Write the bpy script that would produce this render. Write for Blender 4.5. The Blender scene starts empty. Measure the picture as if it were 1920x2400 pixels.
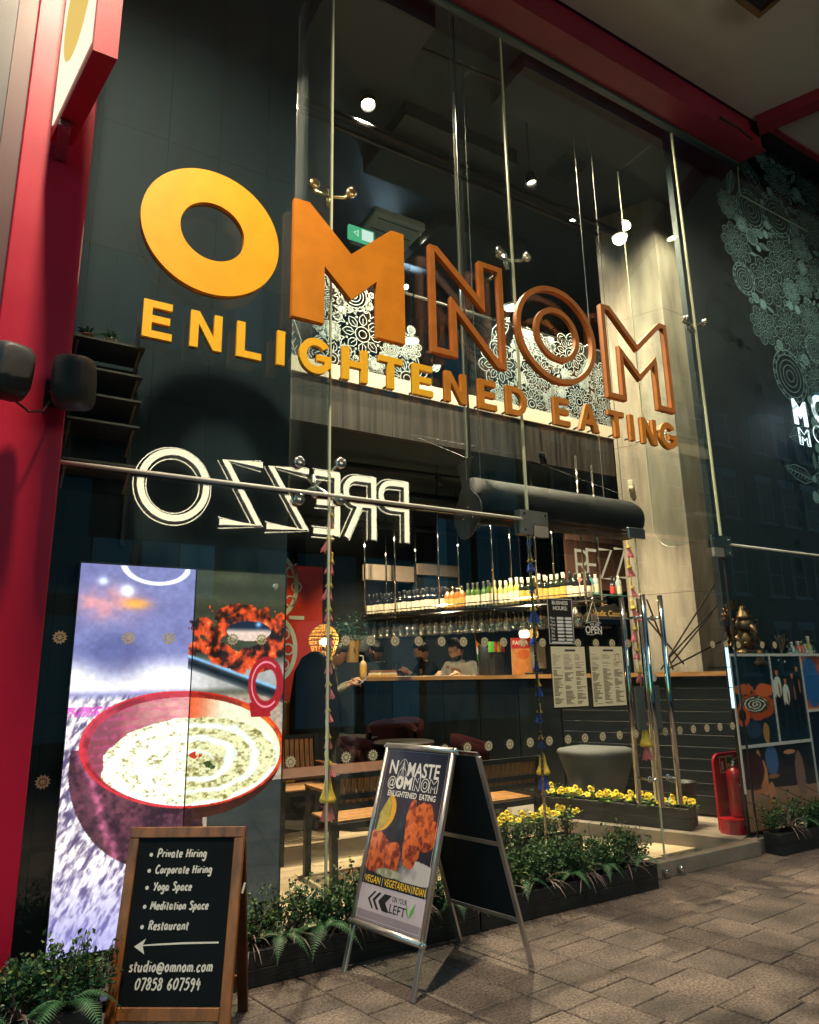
import bpy, bmesh, math, random
import numpy as np
from mathutils import Vector, Matrix, noise
from mathutils.geometry import tessellate_polygon

SC = bpy.context.scene
COL = SC.collection
R = math.radians
rng = random.Random(11)

# ------------------------------------------------------------------ camera
# world: X runs along the shop front, Y goes into the building, Z is up; camera stands at X=Y=0
CAM_H = 1.35
AX = np.array([[0.861, 0.102, 0.498], [-0.508, 0.207, 0.836], [-0.018, -0.973, 0.230]])
_z = np.array([-128., -6928., 1634.]); _z /= np.linalg.norm(_z)
_x = np.array([2827., 333., 1634.]); _x /= np.linalg.norm(_x)
_x = _x - _z * _x.dot(_z); _x /= np.linalg.norm(_x)
_y = np.cross(_z, _x)
if _y[2] < 0: _y = -_y
AX = np.stack([_x, _y, _z])
cam = bpy.data.cameras.new('camera'); cam_o = bpy.data.objects.new('camera', cam); COL.objects.link(cam_o)
cam.sensor_fit = 'HORIZONTAL'; cam.sensor_width = 36; cam.lens = 36 * 1634 / 1920
cam.clip_start = 0.05; cam.clip_end = 400
right, down, fwd = AX[:, 0], AX[:, 1], AX[:, 2]
cam_o.matrix_world = Matrix(((right[0], -down[0], -fwd[0], 0), (right[1], -down[1], -fwd[1], 0), (right[2], -down[2], -fwd[2], CAM_H), (0, 0, 0, 1)))
SC.camera = cam_o

def ray(x, y):
    return AX @ np.array([(x * 1.113 - 960) / 1634., (y * 1.113 - 1200) / 1634., 1.])
def at(x, y, Y):                 # survey mark -> point on the plane Y
    d = ray(x, y); return Vector((d[0] * Y / d[1], Y, CAM_H + d[2] * Y / d[1]))
def atz(x, y, Z):
    d = ray(x, y); k = (Z - CAM_H) / d[2]; return Vector((d[0] * k, d[1] * k, Z))

# ------------------------------------------------------------------ night sky, exposure
w = bpy.data.worlds.new('World'); SC.world = w; w.use_nodes = True
nt = w.node_tree; bg = nt.nodes['Background']
sky = nt.nodes.new('ShaderNodeTexSky'); sky.sky_type = 'NISHITA'; sky.sun_disc = False
sky.sun_elevation = R(-3.0); sky.sun_rotation = R(200)
mx = nt.nodes.new('ShaderNodeMix'); mx.data_type = 'RGBA'; mx.blend_type = 'MULTIPLY'; mx.inputs[0].default_value = 1
mx.inputs[7].default_value = (0.22, 0.80, 1.0, 1)
nt.links.new(sky.outputs[0], mx.inputs[6]); nt.links.new(mx.outputs[2], bg.inputs[0])
bg.inputs[1].default_value = 8.0
vs = SC.view_settings; vs.view_transform = 'Standard'; vs.look = 'None'; vs.exposure = 0.0; vs.gamma = 1.0
cy = SC.cycles
cy.use_denoising = True
cy.max_bounces = 10; cy.diffuse_bounces = 3; cy.glossy_bounces = 4; cy.transmission_bounces = 4; cy.transparent_max_bounces = 40
cy.sample_clamp_indirect = 4.0; cy.caustics_reflective = False; cy.caustics_refractive = False
try: cy.use_light_tree = True
except Exception: pass

# ------------------------------------------------------------------ helpers
def s2l(c):
    return tuple((v / 12.92 if v <= 0.04045 else ((v + 0.055) / 1.055) ** 2.4) for v in c[:3])
def hexl(h):
    return s2l([int(h[i:i + 2], 16) / 255 for i in (0, 2, 4)])

MATS = {}
def mat(name, col, rough=0.5, metal=0.0, var=0.12, scale=6.0, bump=0.0, bscale=60.0, spec=0.5, stretch=(1, 1, 1), emit=None, es=0.0, col2=None, coat=0.0, detail=4.0, lo=.3, hi=.7):
    if name in MATS: return MATS[name]
    m = bpy.data.materials.new(name); m.use_nodes = True; MATS[name] = m
    t = m.node_tree; b = t.nodes['Principled BSDF']
    b.inputs['Roughness'].default_value = rough; b.inputs['Metallic'].default_value = metal
    b.inputs['Specular IOR Level'].default_value = spec; b.inputs['Coat Weight'].default_value = coat
    tc = t.nodes.new('ShaderNodeTexCoord'); mp = t.nodes.new('ShaderNodeMapping'); mp.inputs['Scale'].default_value = stretch
    t.links.new(tc.outputs['Object'], mp.inputs[0])
    if var > 0 or col2:
        n = t.nodes.new('ShaderNodeTexNoise'); n.inputs['Scale'].default_value = scale; n.inputs['Detail'].default_value = detail
        t.links.new(mp.outputs[0], n.inputs['Vector'])
        r = t.nodes.new('ShaderNodeValToRGB'); r.color_ramp.elements[0].position = lo; r.color_ramp.elements[1].position = hi
        c1 = tuple(max(0, v * (1 - var)) for v in col); c2 = col2 or tuple(min(1, v * (1 + var)) for v in col)
        r.color_ramp.elements[0].color = (*c1, 1); r.color_ramp.elements[1].color = (*c2, 1)
        t.links.new(n.outputs[0], r.inputs[0]); t.links.new(r.outputs[0], b.inputs['Base Color'])
        rr = t.nodes.new('ShaderNodeMapRange'); rr.inputs[3].default_value = max(0, rough - .08); rr.inputs[4].default_value = min(1, rough + .08)
        t.links.new(n.outputs[0], rr.inputs[0]); t.links.new(rr.outputs[0], b.inputs['Roughness'])
    else:
        b.inputs['Base Color'].default_value = (*col, 1)
    if bump:
        n2 = t.nodes.new('ShaderNodeTexNoise'); n2.inputs['Scale'].default_value = bscale; n2.inputs['Detail'].default_value = 5
        t.links.new(mp.outputs[0], n2.inputs['Vector'])
        bp = t.nodes.new('ShaderNodeBump'); bp.inputs['Strength'].default_value = bump; bp.inputs['Distance'].default_value = .01
        t.links.new(n2.outputs[0], bp.inputs['Height']); t.links.new(bp.outputs[0], b.inputs['Normal'])
    if emit:
        b.inputs['Emission Color'].default_value = (*emit, 1); b.inputs['Emission Strength'].default_value = es
    return m

def glow(name, col, s):
    if name in MATS: return MATS[name]
    m = bpy.data.materials.new(name); m.use_nodes = True; MATS[name] = m
    t = m.node_tree; t.nodes.clear(); e = t.nodes.new('ShaderNodeEmission'); o = t.nodes.new('ShaderNodeOutputMaterial')
    e.inputs[0].default_value = (*col, 1); e.inputs[1].default_value = s; t.links.new(e.outputs[0], o.inputs[0])
    return m

def glassmat(name, tint=(.95, .98, .97), r0=0.04, sheen_veil=0.0, rough=0.0, edge=None):
    """clear sheet glass: straight-through transmission plus a mirror layer that grows with angle"""
    if name in MATS: return MATS[name]
    m = bpy.data.materials.new(name); m.use_nodes = True; MATS[name] = m
    t = m.node_tree; t.nodes.clear(); N = t.nodes.new; K = t.links.new
    o = N('ShaderNodeOutputMaterial'); tr = N('ShaderNodeBsdfTransparent'); gl = N('ShaderNodeBsdfGlossy'); mixs = N('ShaderNodeMixShader')
    tr.inputs[0].default_value = (*tint, 1); gl.inputs['Roughness'].default_value = rough; gl.inputs[0].default_value = (1, 1, 1, 1)
    lw = N('ShaderNodeLayerWeight'); lw.inputs[0].default_value = .5
    pw = N('ShaderNodeMath'); pw.operation = 'POWER'; pw.inputs[1].default_value = 5; K(lw.outputs['Facing'], pw.inputs[0])
    ma = N('ShaderNodeMath'); ma.operation = 'MULTIPLY_ADD'; ma.inputs[1].default_value = 1 - r0; ma.inputs[2].default_value = r0; K(pw.outputs[0], ma.inputs[0])
    K(ma.outputs[0], mixs.inputs[0]); K(tr.outputs[0], mixs.inputs[1]); K(gl.outputs[0], mixs.inputs[2])
    last = mixs
    if sheen_veil:  # patchy pale diffuse layer imitating light caught by the glass
        tc = N('ShaderNodeTexCoord'); mp = N('ShaderNodeMapping'); mp.inputs['Scale'].default_value = (3, 3, .35); K(tc.outputs['Object'], mp.inputs[0])
        n = N('ShaderNodeTexNoise'); n.inputs['Scale'].default_value = 5; n.inputs['Detail'].default_value = 6; K(mp.outputs[0], n.inputs[0])
        rp = N('ShaderNodeValToRGB'); rp.color_ramp.elements[0].position = .45; rp.color_ramp.elements[1].position = .8
        rp.color_ramp.elements[1].color = (sheen_veil,) * 3 + (1,); K(n.outputs[0], rp.inputs[0])
        df = N('ShaderNodeBsdfDiffuse'); df.inputs[0].default_value = (.6, .6, .55, 1); mx2 = N('ShaderNodeMixShader')
        K(rp.outputs[0], mx2.inputs[0]); K(mixs.outputs[0], mx2.inputs[1]); K(df.outputs[0], mx2.inputs[2]); last = mx2
    K(last.outputs[0], o.inputs[0])
    return m

def attrmat(name, rough=.4, emit=0.0, coat=0.0):
    """flat print / screen: colour comes from the mesh's own colour layer"""
    if name in MATS: return MATS[name]
    m = bpy.data.materials.new(name); m.use_nodes = True; MATS[name] = m
    t = m.node_tree; b = t.nodes['Principled BSDF']; a = t.nodes.new('ShaderNodeAttribute'); a.attribute_name = 'Col'
    b.inputs['Roughness'].default_value = rough; b.inputs['Coat Weight'].default_value = coat
    if emit:
        b.inputs['Base Color'].default_value = (.01, .01, .01, 1)
        t.links.new(a.outputs[0], b.inputs['Emission Color']); m.cycles.emission_sampling = 'NONE'; b.inputs['Emission Strength'].default_value = emit
    else: t.links.new(a.outputs[0], b.inputs['Base Color'])
    return m

class MB:
    def __init__(s, M=None): s.v = []; s.f = []; s.M = M
    def add(s, vs, fs):
        o = len(s.v)
        if s.M is not None: vs = [s.M @ Vector(p) for p in vs]
        s.v += [tuple(p) for p in vs]; s.f += [tuple(i + o for i in f) for f in fs]; return s
    def box(s, x0, x1, y0, y1, z0, z1):
        return s.add([(x0, y0, z0), (x1, y0, z0), (x1, y1, z0), (x0, y1, z0), (x0, y0, z1), (x1, y0, z1), (x1, y1, z1), (x0, y1, z1)],
                     [(0, 3, 2, 1), (4, 5, 6, 7), (0, 1, 5, 4), (1, 2, 6, 5), (2, 3, 7, 6), (3, 0, 4, 7)])
    def bbox(s, x0, x1, y0, y1, z0, z1, b=.004):
        """box with chamfered edges"""
        bm = bmesh.new(); bmesh.ops.create_cube(bm, size=1)
        for v in bm.verts: v.co = Vector(((x0 + x1) / 2 + v.co.x * (x1 - x0), (y0 + y1) / 2 + v.co.y * (y1 - y0), (z0 + z1) / 2 + v.co.z * (z1 - z0)))
        bmesh.ops.bevel(bm, geom=bm.edges[:], offset=b, segments=1, affect='EDGES', profile=.5)
        bm.verts.index_update()
        s.add([v.co.copy() for v in bm.verts], [[v.index for v in f.verts] for f in bm.faces]); bm.free(); return s
    def hexa(s, b4, t4):
        return s.add(list(b4) + list(t4), [(3, 2, 1, 0), (4, 5, 6, 7), (0, 1, 5, 4), (1, 2, 6, 5), (2, 3, 7, 6), (3, 0, 4, 7)])
    def bar(s, p0, p1, w, h, up=(0, 0, 1)):
        p0, p1 = Vector(p0), Vector(p1); d = (p1 - p0).normalized(); up = Vector(up)
        if abs(d.dot(up)) > .98: up = Vector((0, 1, 0))
        a = d.cross(up).normalized() * w / 2; c = a.cross(d).normalized() * h / 2
        return s.hexa([p0 - a - c, p0 + a - c, p0 + a + c, p0 - a + c], [p1 - a - c, p1 + a - c, p1 + a + c, p1 - a + c])
    def tube(s, pts, r, n=8, caps=True):
        pts = [Vector(p) for p in pts]; m = len(pts); rs = r if isinstance(r, (list, tuple)) else [r] * m
        vs = []; prev = None
        for i, p in enumerate(pts):
            d = (pts[min(i + 1, m - 1)] - pts[max(i - 1, 0)]).normalized()
            if prev is None:
                a = d.cross(Vector((0, 0, 1)));
                if a.length < .05: a = d.cross(Vector((0, 1, 0)))
            else: a = prev - d * prev.dot(d)
            a.normalize(); prev = a; b = d.cross(a)
            for k in range(n):
                th = 2 * math.pi * k / n; vs.append(p + (a * math.cos(th) + b * math.sin(th)) * rs[i])
        fs = [(i * n + k, i * n + (k + 1) % n, (i + 1) * n + (k + 1) % n, (i + 1) * n + k) for i in range(m - 1) for k in range(n)]
        if caps: fs += [tuple(range(n - 1, -1, -1)), tuple((m - 1) * n + k for k in range(n))]
        return s.add(vs, fs)
    def lathe(s, prof, c=(0, 0, 0), n=16, axis=None, caps=True):
        """prof: (radius, height) pairs along axis from c"""
        ax = Vector(axis or (0, 0, 1)).normalized(); a = ax.orthogonal().normalized(); b = ax.cross(a); c = Vector(c)
        vs = [c + ax * h + (a * math.cos(2 * math.pi * k / n) + b * math.sin(2 * math.pi * k / n)) * r for r, h in prof for k in range(n)]
        fs = [(i * n + k, i * n + (k + 1) % n, (i + 1) * n + (k + 1) % n, (i + 1) * n + k) for i in range(len(prof) - 1) for k in range(n)]
        if caps: fs += [tuple(range(n - 1, -1, -1)), tuple((len(prof) - 1) * n + k for k in range(n))]
        return s.add(vs, fs)
    def blob(s, c, r, sub=2, fn=None):
        bm = bmesh.new(); bmesh.ops.create_icosphere(bm, subdivisions=sub, radius=1)
        r = (r, r, r) if isinstance(r, (int, float)) else r
        vs = []
        for v in bm.verts:
            p = v.co.copy()
            if fn: p = fn(p)
            vs.append((c[0] + p.x * r[0], c[1] + p.y * r[1], c[2] + p.z * r[2]))
        bm.verts.index_update(); s.add(vs, [[v.index for v in f.verts] for f in bm.faces]); bm.free(); return s
    def prism(s, loops, F, depth):
        """2-D loops (first outer, then holes) in frame F=(origin, ex, ey, ez); slab from 0 to depth along ez"""
        o, ex, ey, ez = [Vector(q) for q in F]
        flat = [p for l in loops for p in l]; n = len(flat)
        tri = tessellate_polygon([[Vector((p[0], p[1], 0)) for p in l] for l in loops])
        vs = [o + ex * p[0] + ey * p[1] for p in flat] + [o + ex * p[0] + ey * p[1] + ez * depth for p in flat]
        fs = []
        for t in tri:
            a, b, c = [flat[i] for i in t]
            ccw = (b[0] - a[0]) * (c[1] - a[1]) - (b[1] - a[1]) * (c[0] - a[0]) > 0
            t = tuple(t) if ccw else tuple(t)[::-1]
            fs.append(tuple(i + n for i in t)); fs.append(t[::-1])
        k = 0
        for li, l in enumerate(loops):
            m = len(l); area = sum(l[i][0] * l[(i + 1) % m][1] - l[(i + 1) % m][0] * l[i][1] for i in range(m))
            flip = (area < 0) != (li > 0)
            for i in range(m):
                a, b = k + i, k + (i + 1) % m
                fs.append((b, a, a + n, b + n) if flip else (a, b, b + n, a + n))
            k += m
        return s.add(vs, fs)
    def ribbon(s, pts, wd, F, closed=False, off=0.0):
        o, ex, ey, ez = [Vector(q) for q in F]; m = len(pts)
        if m < 2: return s
        vs = []
        for i, p in enumerate(pts):
            a = pts[(i - 1) % m] if closed or i > 0 else p; b = pts[(i + 1) % m] if closed or i < m - 1 else p
            dx, dy = b[0] - a[0], b[1] - a[1]; L = math.hypot(dx, dy) or 1e-6
            ww = wd[i] if isinstance(wd, (list, tuple)) else wd
            nx, ny = -dy / L * ww / 2, dx / L * ww / 2
            vs += [o + ex * (p[0] + nx) + ey * (p[1] + ny) + ez * off, o + ex * (p[0] - nx) + ey * (p[1] - ny) + ez * off]
        fs = [(2 * i, 2 * i + 1, 2 * ((i + 1) % m) + 1, 2 * ((i + 1) % m)) for i in range(m if closed else m - 1)]
        return s.add(vs, fs)
    def mesh(s, name, m, smooth=False):
        me = bpy.data.meshes.new(name); me.from_pydata(s.v, [], s.f)
        if m is not None: me.materials.append(m)
        if smooth: me.shade_smooth()
        me.update(); return me
    def build(s, name, m, parent=None, smooth=False, world=True, label=None, cat=None, group=None, kind=None):
        me = s.mesh(name, m, smooth)
        return link(name, me, parent, world, label, cat, group, kind)

def smooth_by_angle(me, ang=40):
    bm = bmesh.new(); bm.from_mesh(me)
    for f in bm.faces: f.smooth = True
    for e in bm.edges:
        e.smooth = len(e.link_faces) == 2 and e.calc_face_angle(0) < R(ang)
    bm.to_mesh(me); bm.free()

def link(name, me, parent=None, world=True, label=None, cat=None, group=None, kind=None):
    o = bpy.data.objects.new(name, me); COL.objects.link(o)
    if parent is not None:
        o.parent = parent
        if world: o.matrix_parent_inverse = WM[parent.name].inverted() if parent.name in WM else Matrix()
    return tag(o, label, cat, group, kind)
def tag(o, label=None, cat=None, group=None, kind=None):
    if label: o['label'] = label
    if cat: o['category'] = cat
    if group: o['group'] = group
    if kind: o['kind'] = kind
    return o
WM = {}
def thing(name, label, cat, loc=(0, 0, 0), rz=0.0, group=None, M=None):
    o = bpy.data.objects.new(name, None); COL.objects.link(o); o.empty_display_size = .1
    o.matrix_world = M if M is not None else Matrix.Translation(Vector(loc)) @ Matrix.Rotation(rz, 4, 'Z')
    WM[o.name] = o.matrix_basis.copy(); return tag(o, label, cat, group)
def dup(o, M, label=None, group=None, parent=None):
    c = o.copy(); COL.objects.link(c)
    if parent is None and M is not None: c.matrix_basis = M; WM[c.name] = M.copy()
    if parent is not None: c.parent = parent
    if label: c['label'] = label
    if group: c['group'] = group
    for ch in o.children: dup(ch, None, parent=c)
    return c
def MT(loc, rz=0.0): return Matrix.Translation(Vector(loc)) @ Matrix.Rotation(rz, 4, 'Z')

FRONT = lambda x, y, z: (Vector((x, y, z)), Vector((1, 0, 0)), Vector((0, 0, 1)), Vector((0, -1, 0)))   # a frame that faces the street
def circ(cx, cy, r, n=32, ry=None, a0=0.0, a1=2 * math.pi):
    ry = r if ry is None else ry
    full = abs(a1 - a0 - 2 * math.pi) < 1e-6; m = n if full else n + 1
    return [(cx + r * math.cos(a0 + (a1 - a0) * i / n), cy + ry * math.sin(a0 + (a1 - a0) * i / n)) for i in range(m)]
def inset(poly, d):
    """miter offset of a closed polygon towards its inside"""
    m = len(poly); ar = sum(poly[i][0] * poly[(i + 1) % m][1] - poly[(i + 1) % m][0] * poly[i][1] for i in range(m))
    sg = 1 if ar > 0 else -1; out = []
    for i in range(m):
        p0, p1, p2 = poly[i - 1], poly[i], poly[(i + 1) % m]
        e1 = Vector((p1[0] - p0[0], p1[1] - p0[1])).normalized(); e2 = Vector((p2[0] - p1[0], p2[1] - p1[1])).normalized()
        n1 = Vector((-e1.y, e1.x)) * sg; n2 = Vector((-e2.y, e2.x)) * sg; b = n1 + n2
        k = 1 + n1.dot(n2); k = max(k, .35); q = b * (d / k); out.append((p1[0] + q.x, p1[1] + q.y))
    return out

_tc = {}
def textmesh(s, size=1.0, bold=0.0, ext=0.0, shear=0.0, align='CENTER', sx=1.0, spacing=1.0):
    """built-in font turned into plain vertices and faces (local x right, y up)"""
    c = bpy.data.curves.new('lettering', 'FONT'); c.body = s; c.size = size; c.offset = bold * size; c.extrude = ext; c.shear = shear
    c.align_x = align; c.align_y = 'CENTER'; c.resolution_u = 3; c.space_character = spacing
    o = bpy.data.objects.new('lettering', c); COL.objects.link(o)
    dg = bpy.context.evaluated_depsgraph_get(); me = o.evaluated_get(dg).to_mesh()
    vs = [(v.co.x * sx, v.co.y, v.co.z) for v in me.vertices]; fs = [tuple(p.vertices) for p in me.polygons]
    o.evaluated_get(dg).to_mesh_clear(); bpy.data.objects.remove(o); bpy.data.curves.remove(c)
    return vs, fs
def addtext(mb, s, F, size, off=0.001, fit=None, **k):
    o, ex, ey, ez = [Vector(q) for q in F]
    vs, fs = textmesh(s, size, **k)
    if fit:
        w_ = max(v[0] for v in vs) - min(v[0] for v in vs); vs = [(a * fit / w_, b, c) for a, b, c in vs]
    return mb.add([o + ex * a + ey * b + ez * (off + c) for a, b, c in vs], fs)

def picture(name, F, wd, ht, nx, ny, fn, m, parent=None, thick=0.0, **k):
    """a flat print: a fine grid coloured vertex by vertex; fn(u, v) -> rgb (display values), u right, v up"""
    o, ex, ey, ez = [np.array(q, float) for q in F]
    u, v = np.meshgrid(np.linspace(0, 1, nx), np.linspace(0, 1, ny))
    P = o + u[..., None] * wd * ex + v[..., None] * ht * ey
    i = np.arange(nx * ny).reshape(ny, nx)
    fs = np.stack([i[:-1, :-1], i[:-1, 1:], i[1:, 1:], i[1:, :-1]], -1).reshape(-1, 4)
    me = bpy.data.meshes.new(name); me.from_pydata(P.reshape(-1, 3).tolist(), [], fs.tolist())
    c = np.clip(fn(u, v), 0, 1); lin = np.where(c <= .04045, c / 12.92, ((c + .055) / 1.055) ** 2.4)
    ca = me.color_attributes.new('Col', 'FLOAT_COLOR', 'POINT')
    ca.data.foreach_set('color', np.concatenate([lin, np.ones((ny, nx, 1))], -1).astype(np.float32).ravel())
    me.materials.append(m); me.update()
    return link(name, me, parent, True, **k)

def lamp(kind, name, loc, power, col=(1, .78, .5), size=.05, spot=80, blend=.5, aim=None, parent=None):
    l = bpy.data.lights.new(name, kind); l.energy = power; l.color = col
    if kind == 'SPOT': l.spot_size = R(spot); l.spot_blend = blend
    l.shadow_soft_size = size
    o = bpy.data.objects.new(name, l); COL.objects.link(o); o.location = loc
    if aim is not None:
        d = Vector(aim) - Vector(loc); o.rotation_euler = d.to_track_quat('-Z', 'Y').to_euler()
    if parent is not None:
        o.parent = parent; o.matrix_parent_inverse = WM[parent.name].inverted()
    return o

# numpy value noise for prints
def _h(ix, iy, s): 
    n = (ix * 374761393 + iy * 668265263 + s * 144269504) & 0xffffffff
    n = ((n ^ (n >> 13)) * 1274126177) & 0xffffffff
    return ((n ^ (n >> 16)) & 0xffff) / 65535.
def vn(x, y, s=0):
    x = np.asarray(x, float) + 1000; y = np.asarray(y, float) + 1000
    ix = np.floor(x).astype(np.int64); iy = np.floor(y).astype(np.int64); fx = x - ix; fy = y - iy
    fx = fx * fx * (3 - 2 * fx); fy = fy * fy * (3 - 2 * fy)
    return (_h(ix, iy, s) * (1 - fx) + _h(ix + 1, iy, s) * fx) * (1 - fy) + (_h(ix, iy + 1, s) * (1 - fx) + _h(ix + 1, iy + 1, s) * fx) * fy
def fbm(x, y, s=0, o=4):
    return sum(vn(x * 2 ** i, y * 2 ** i, s + i) * .5 ** i for i in range(o)) / sum(.5 ** i for i in range(o))
def sst(a, b, x):
    t = np.clip((x - a) / (b - a), 0, 1); return t * t * (3 - 2 * t)
def lerp(a, b, t):
    return np.asarray(a, float) * (1 - t[..., None]) + np.asarray(b, float) * t[..., None]
# ------------------------------------------------------------------ materials
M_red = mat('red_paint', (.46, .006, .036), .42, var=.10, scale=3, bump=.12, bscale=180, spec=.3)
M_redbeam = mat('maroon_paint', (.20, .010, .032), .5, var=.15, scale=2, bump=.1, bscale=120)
M_black = mat('black_satin', (.012, .013, .014), .45, var=.2, bump=.05)
M_blackmetal = mat('black_metal', (.018, .02, .022), .35, metal=.6, var=.2)
M_rail = mat('pale_rail_steel', (.60, .58, .52), .45, metal=.0, var=.06)
M_steel = mat('brushed_steel', (.55, .54, .50), .25, metal=1, var=.08, stretch=(1, 1, 20), scale=12)
M_chrome = mat('polished_steel', (.72, .70, .66), .08, metal=1, var=.03)
M_brass = mat('warm_metal_fitting', (.62, .46, .24), .25, metal=1, var=.1)
M_alu = mat('aluminium', (.56, .52, .49), .34, metal=.85, var=.06, bump=.03, bscale=200)
M_conc = mat('board_concrete', (.27, .24, .19), .85, var=.42, scale=3.2, bump=.5, bscale=26, stretch=(1.8, 1.8, .35), lo=.22, hi=.72, col2=(.46, .41, .325), detail=7)
M_soffit = mat('soffit_render', (.42, .46, .46), .9, var=.08, scale=1.2, bump=.15, bscale=90)
M_wallpanel = mat('dark_wall_panel', (.012, .024, .032), .62, spec=.2, var=.22, scale=2.5, bump=.06, stretch=(3, 3, .4))
M_wood_dark = mat('dark_wood_fascia', (.018, .016, .015), .5, var=.5, scale=3, stretch=(9, 9, .3), bump=.2, bscale=20, lo=.35, hi=.75, col2=(.062, .050, .042))
M_white = mat('white_paint', (.72, .66, .52), .6, var=.05)
M_floor = mat('cream_tile', (.60, .47, .30), .4, var=.10, scale=5, bump=.05)
M_floor2 = mat('stone_tile', (.36, .30, .23), .5, var=.2, scale=6, bump=.1)
M_dark = mat('dark_interior_paint', (.010, .022, .032), .7, var=.2)
M_darkteal = mat('dark_ceiling_paint', (.022, .042, .054), .8, var=.15, scale=1.5)
M_gold = mat('gold_lettering', hexl('f0a612'), .5, metal=.0, var=.06, scale=9, bump=.10, bscale=400, spec=.35)
M_goldside = mat('letter_edge', hexl('7a3d14'), .5, var=.1)
M_copper = mat('copper_lettering', hexl('ad6628'), .6, var=.14, scale=12, bump=.12, bscale=400, spec=.25)
M_smallgold = mat('yellow_lettering', hexl('f4b81c'), .42, var=.05, scale=40, bump=.08, bscale=400, coat=.15)
M_smallcopper = mat('bronze_lettering', hexl('c47c26'), .55, var=.12, scale=12, bump=.08, bscale=400, spec=.3)
M_glass = glassmat('facade_glass', (.92, .97, .975), .045)
M_fin = glassmat('fin_glass', (.90, .96, .97), .07, sheen_veil=.045)  # pale layer stands in for the bright reflections on the fin
M_glassedge = mat('glass_edge', (.55, .58, .40), .25, var=.2, stretch=(1, 1, .4), scale=3)
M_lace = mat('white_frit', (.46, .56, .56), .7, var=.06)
M_frit = mat('pale_frit', (.62, .55, .36), .7, var=.1)
M_brick = mat('yellow_brick', (.40, .26, .11), .9, var=.2, bump=.3, bscale=50)
M_stone = mat('sill_stone', (.20, .175, .145), .55, var=.18, scale=7, bump=.12, bscale=70)
M_wood = mat('warm_wood', (.30, .13, .045), .45, var=.45, scale=5, stretch=(1, 1, 1), bump=.1)

GY = 3.62          # glass line
U = Vector((-.396, .918, 0)); V = Vector((.918, .396, 0))        # the bar, step and column run along U

# ------------------------------------------------------------------ ground
MB().box(-60, 80, -60, 60, -.30, -.055).build('ground', mat('dark_sand_bed', (.03, .028, .026), .95), kind='structure')
pav = MB().box(-2.5, 9, -2.5, 3.56, -.054, -.012).build('pavement', mat('paver_joint', (.066, .054, .048), .95, bump=.4, bscale=200), kind='structure')
pm = []
for k, c in enumerate([(.106, .082, .072), (.120, .093, .081), (.094, .073, .066), (.112, .086, .075), (.132, .103, .089)]):
    m = mat('granite_paver_%d' % k, c, .8, var=.62, scale=85, bump=.6, bscale=120, detail=8, lo=.34, hi=.66)
    pm.append(m)
    t = m.node_tree; b = t.nodes['Principled BSDF']                          # large stains over the speckle
    n = t.nodes.new('ShaderNodeTexNoise'); n.inputs['Scale'].default_value = 3.2; n.inputs['Detail'].default_value = 5
    g = t.nodes.new('ShaderNodeNewGeometry'); t.links.new(g.outputs['Position'], n.inputs[0])
    rp = t.nodes.new('ShaderNodeValToRGB'); rp.color_ramp.elements[0].position = .35; rp.color_ramp.elements[1].position = .62
    rp.color_ramp.elements[0].color = (.45, .46, .48, 1); rp.color_ramp.elements[1].color = (1.15, 1.15, 1.12, 1); t.links.new(n.outputs[0], rp.inputs[0])
    mm = t.nodes.new('ShaderNodeMix'); mm.data_type = 'RGBA'; mm.blend_type = 'MULTIPLY'; mm.inputs[0].default_value = 1
    vo = t.nodes.new('ShaderNodeTexVoronoi'); vo.inputs['Scale'].default_value = 5.5; t.links.new(g.outputs['Position'], vo.inputs['Vector'])      # trodden gum and drips
    rv = t.nodes.new('ShaderNodeValToRGB'); rv.color_ramp.elements[0].position = .055; rv.color_ramp.elements[1].position = .075; rv.color_ramp.elements[0].color = (.45, .45, .47, 1); t.links.new(vo.outputs['Distance'], rv.inputs[0])
    m3 = t.nodes.new('ShaderNodeMix'); m3.data_type = 'RGBA'; m3.blend_type = 'MULTIPLY'; m3.inputs[0].default_value = 1; t.links.new(rp.outputs[0], m3.inputs[6]); t.links.new(rv.outputs[0], m3.inputs[7])
    src = b.inputs['Base Color'].links[0].from_socket
    t.links.new(src, mm.inputs[6]); t.links.new(m3.outputs[2], mm.inputs[7]); t.links.new(mm.outputs[2], b.inputs['Base Color'])
ea = Vector((math.cos(R(-78)), math.sin(R(-78)), 0)); eb = Vector((math.cos(R(5)), math.sin(R(5)), 0))
def paver(mb, a0, a1, b0, b1, dz, o=Vector((0, 0, 0))):
    g = .0028; ch = .0035
    P = lambda a, b, z: o + ea * a + eb * b + Vector((0, 0, z))
    a0 += g; a1 -= g; b0 += g; b1 -= g
    vs = [P(a0, b0, -.011), P(a1, b0, -.011), P(a1, b1, -.011), P(a0, b1, -.011), P(a0, b0, dz - ch), P(a1, b0, dz - ch), P(a1, b1, dz - ch), P(a0, b1, dz - ch),
          P(a0 + ch, b0 + ch, dz), P(a1 - ch, b0 + ch, dz), P(a1 - ch, b1 - ch, dz), P(a0 + ch, b1 - ch, dz)]
    mb.add(vs, [(0, 1, 5, 4), (1, 2, 6, 5), (2, 3, 7, 6), (3, 0, 4, 7), (4, 5, 9, 8), (5, 6, 10, 9), (6, 7, 11, 10), (7, 4, 8, 11), (8, 9, 10, 11)])
rest = [MB() for _ in pm]
b0 = -1.6; col_i = 0; npv = 0
fr_xy = lambda p: (AX.T @ (np.array(p) - np.array([0, 0, CAM_H])))
pr = random.Random(5)
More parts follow.
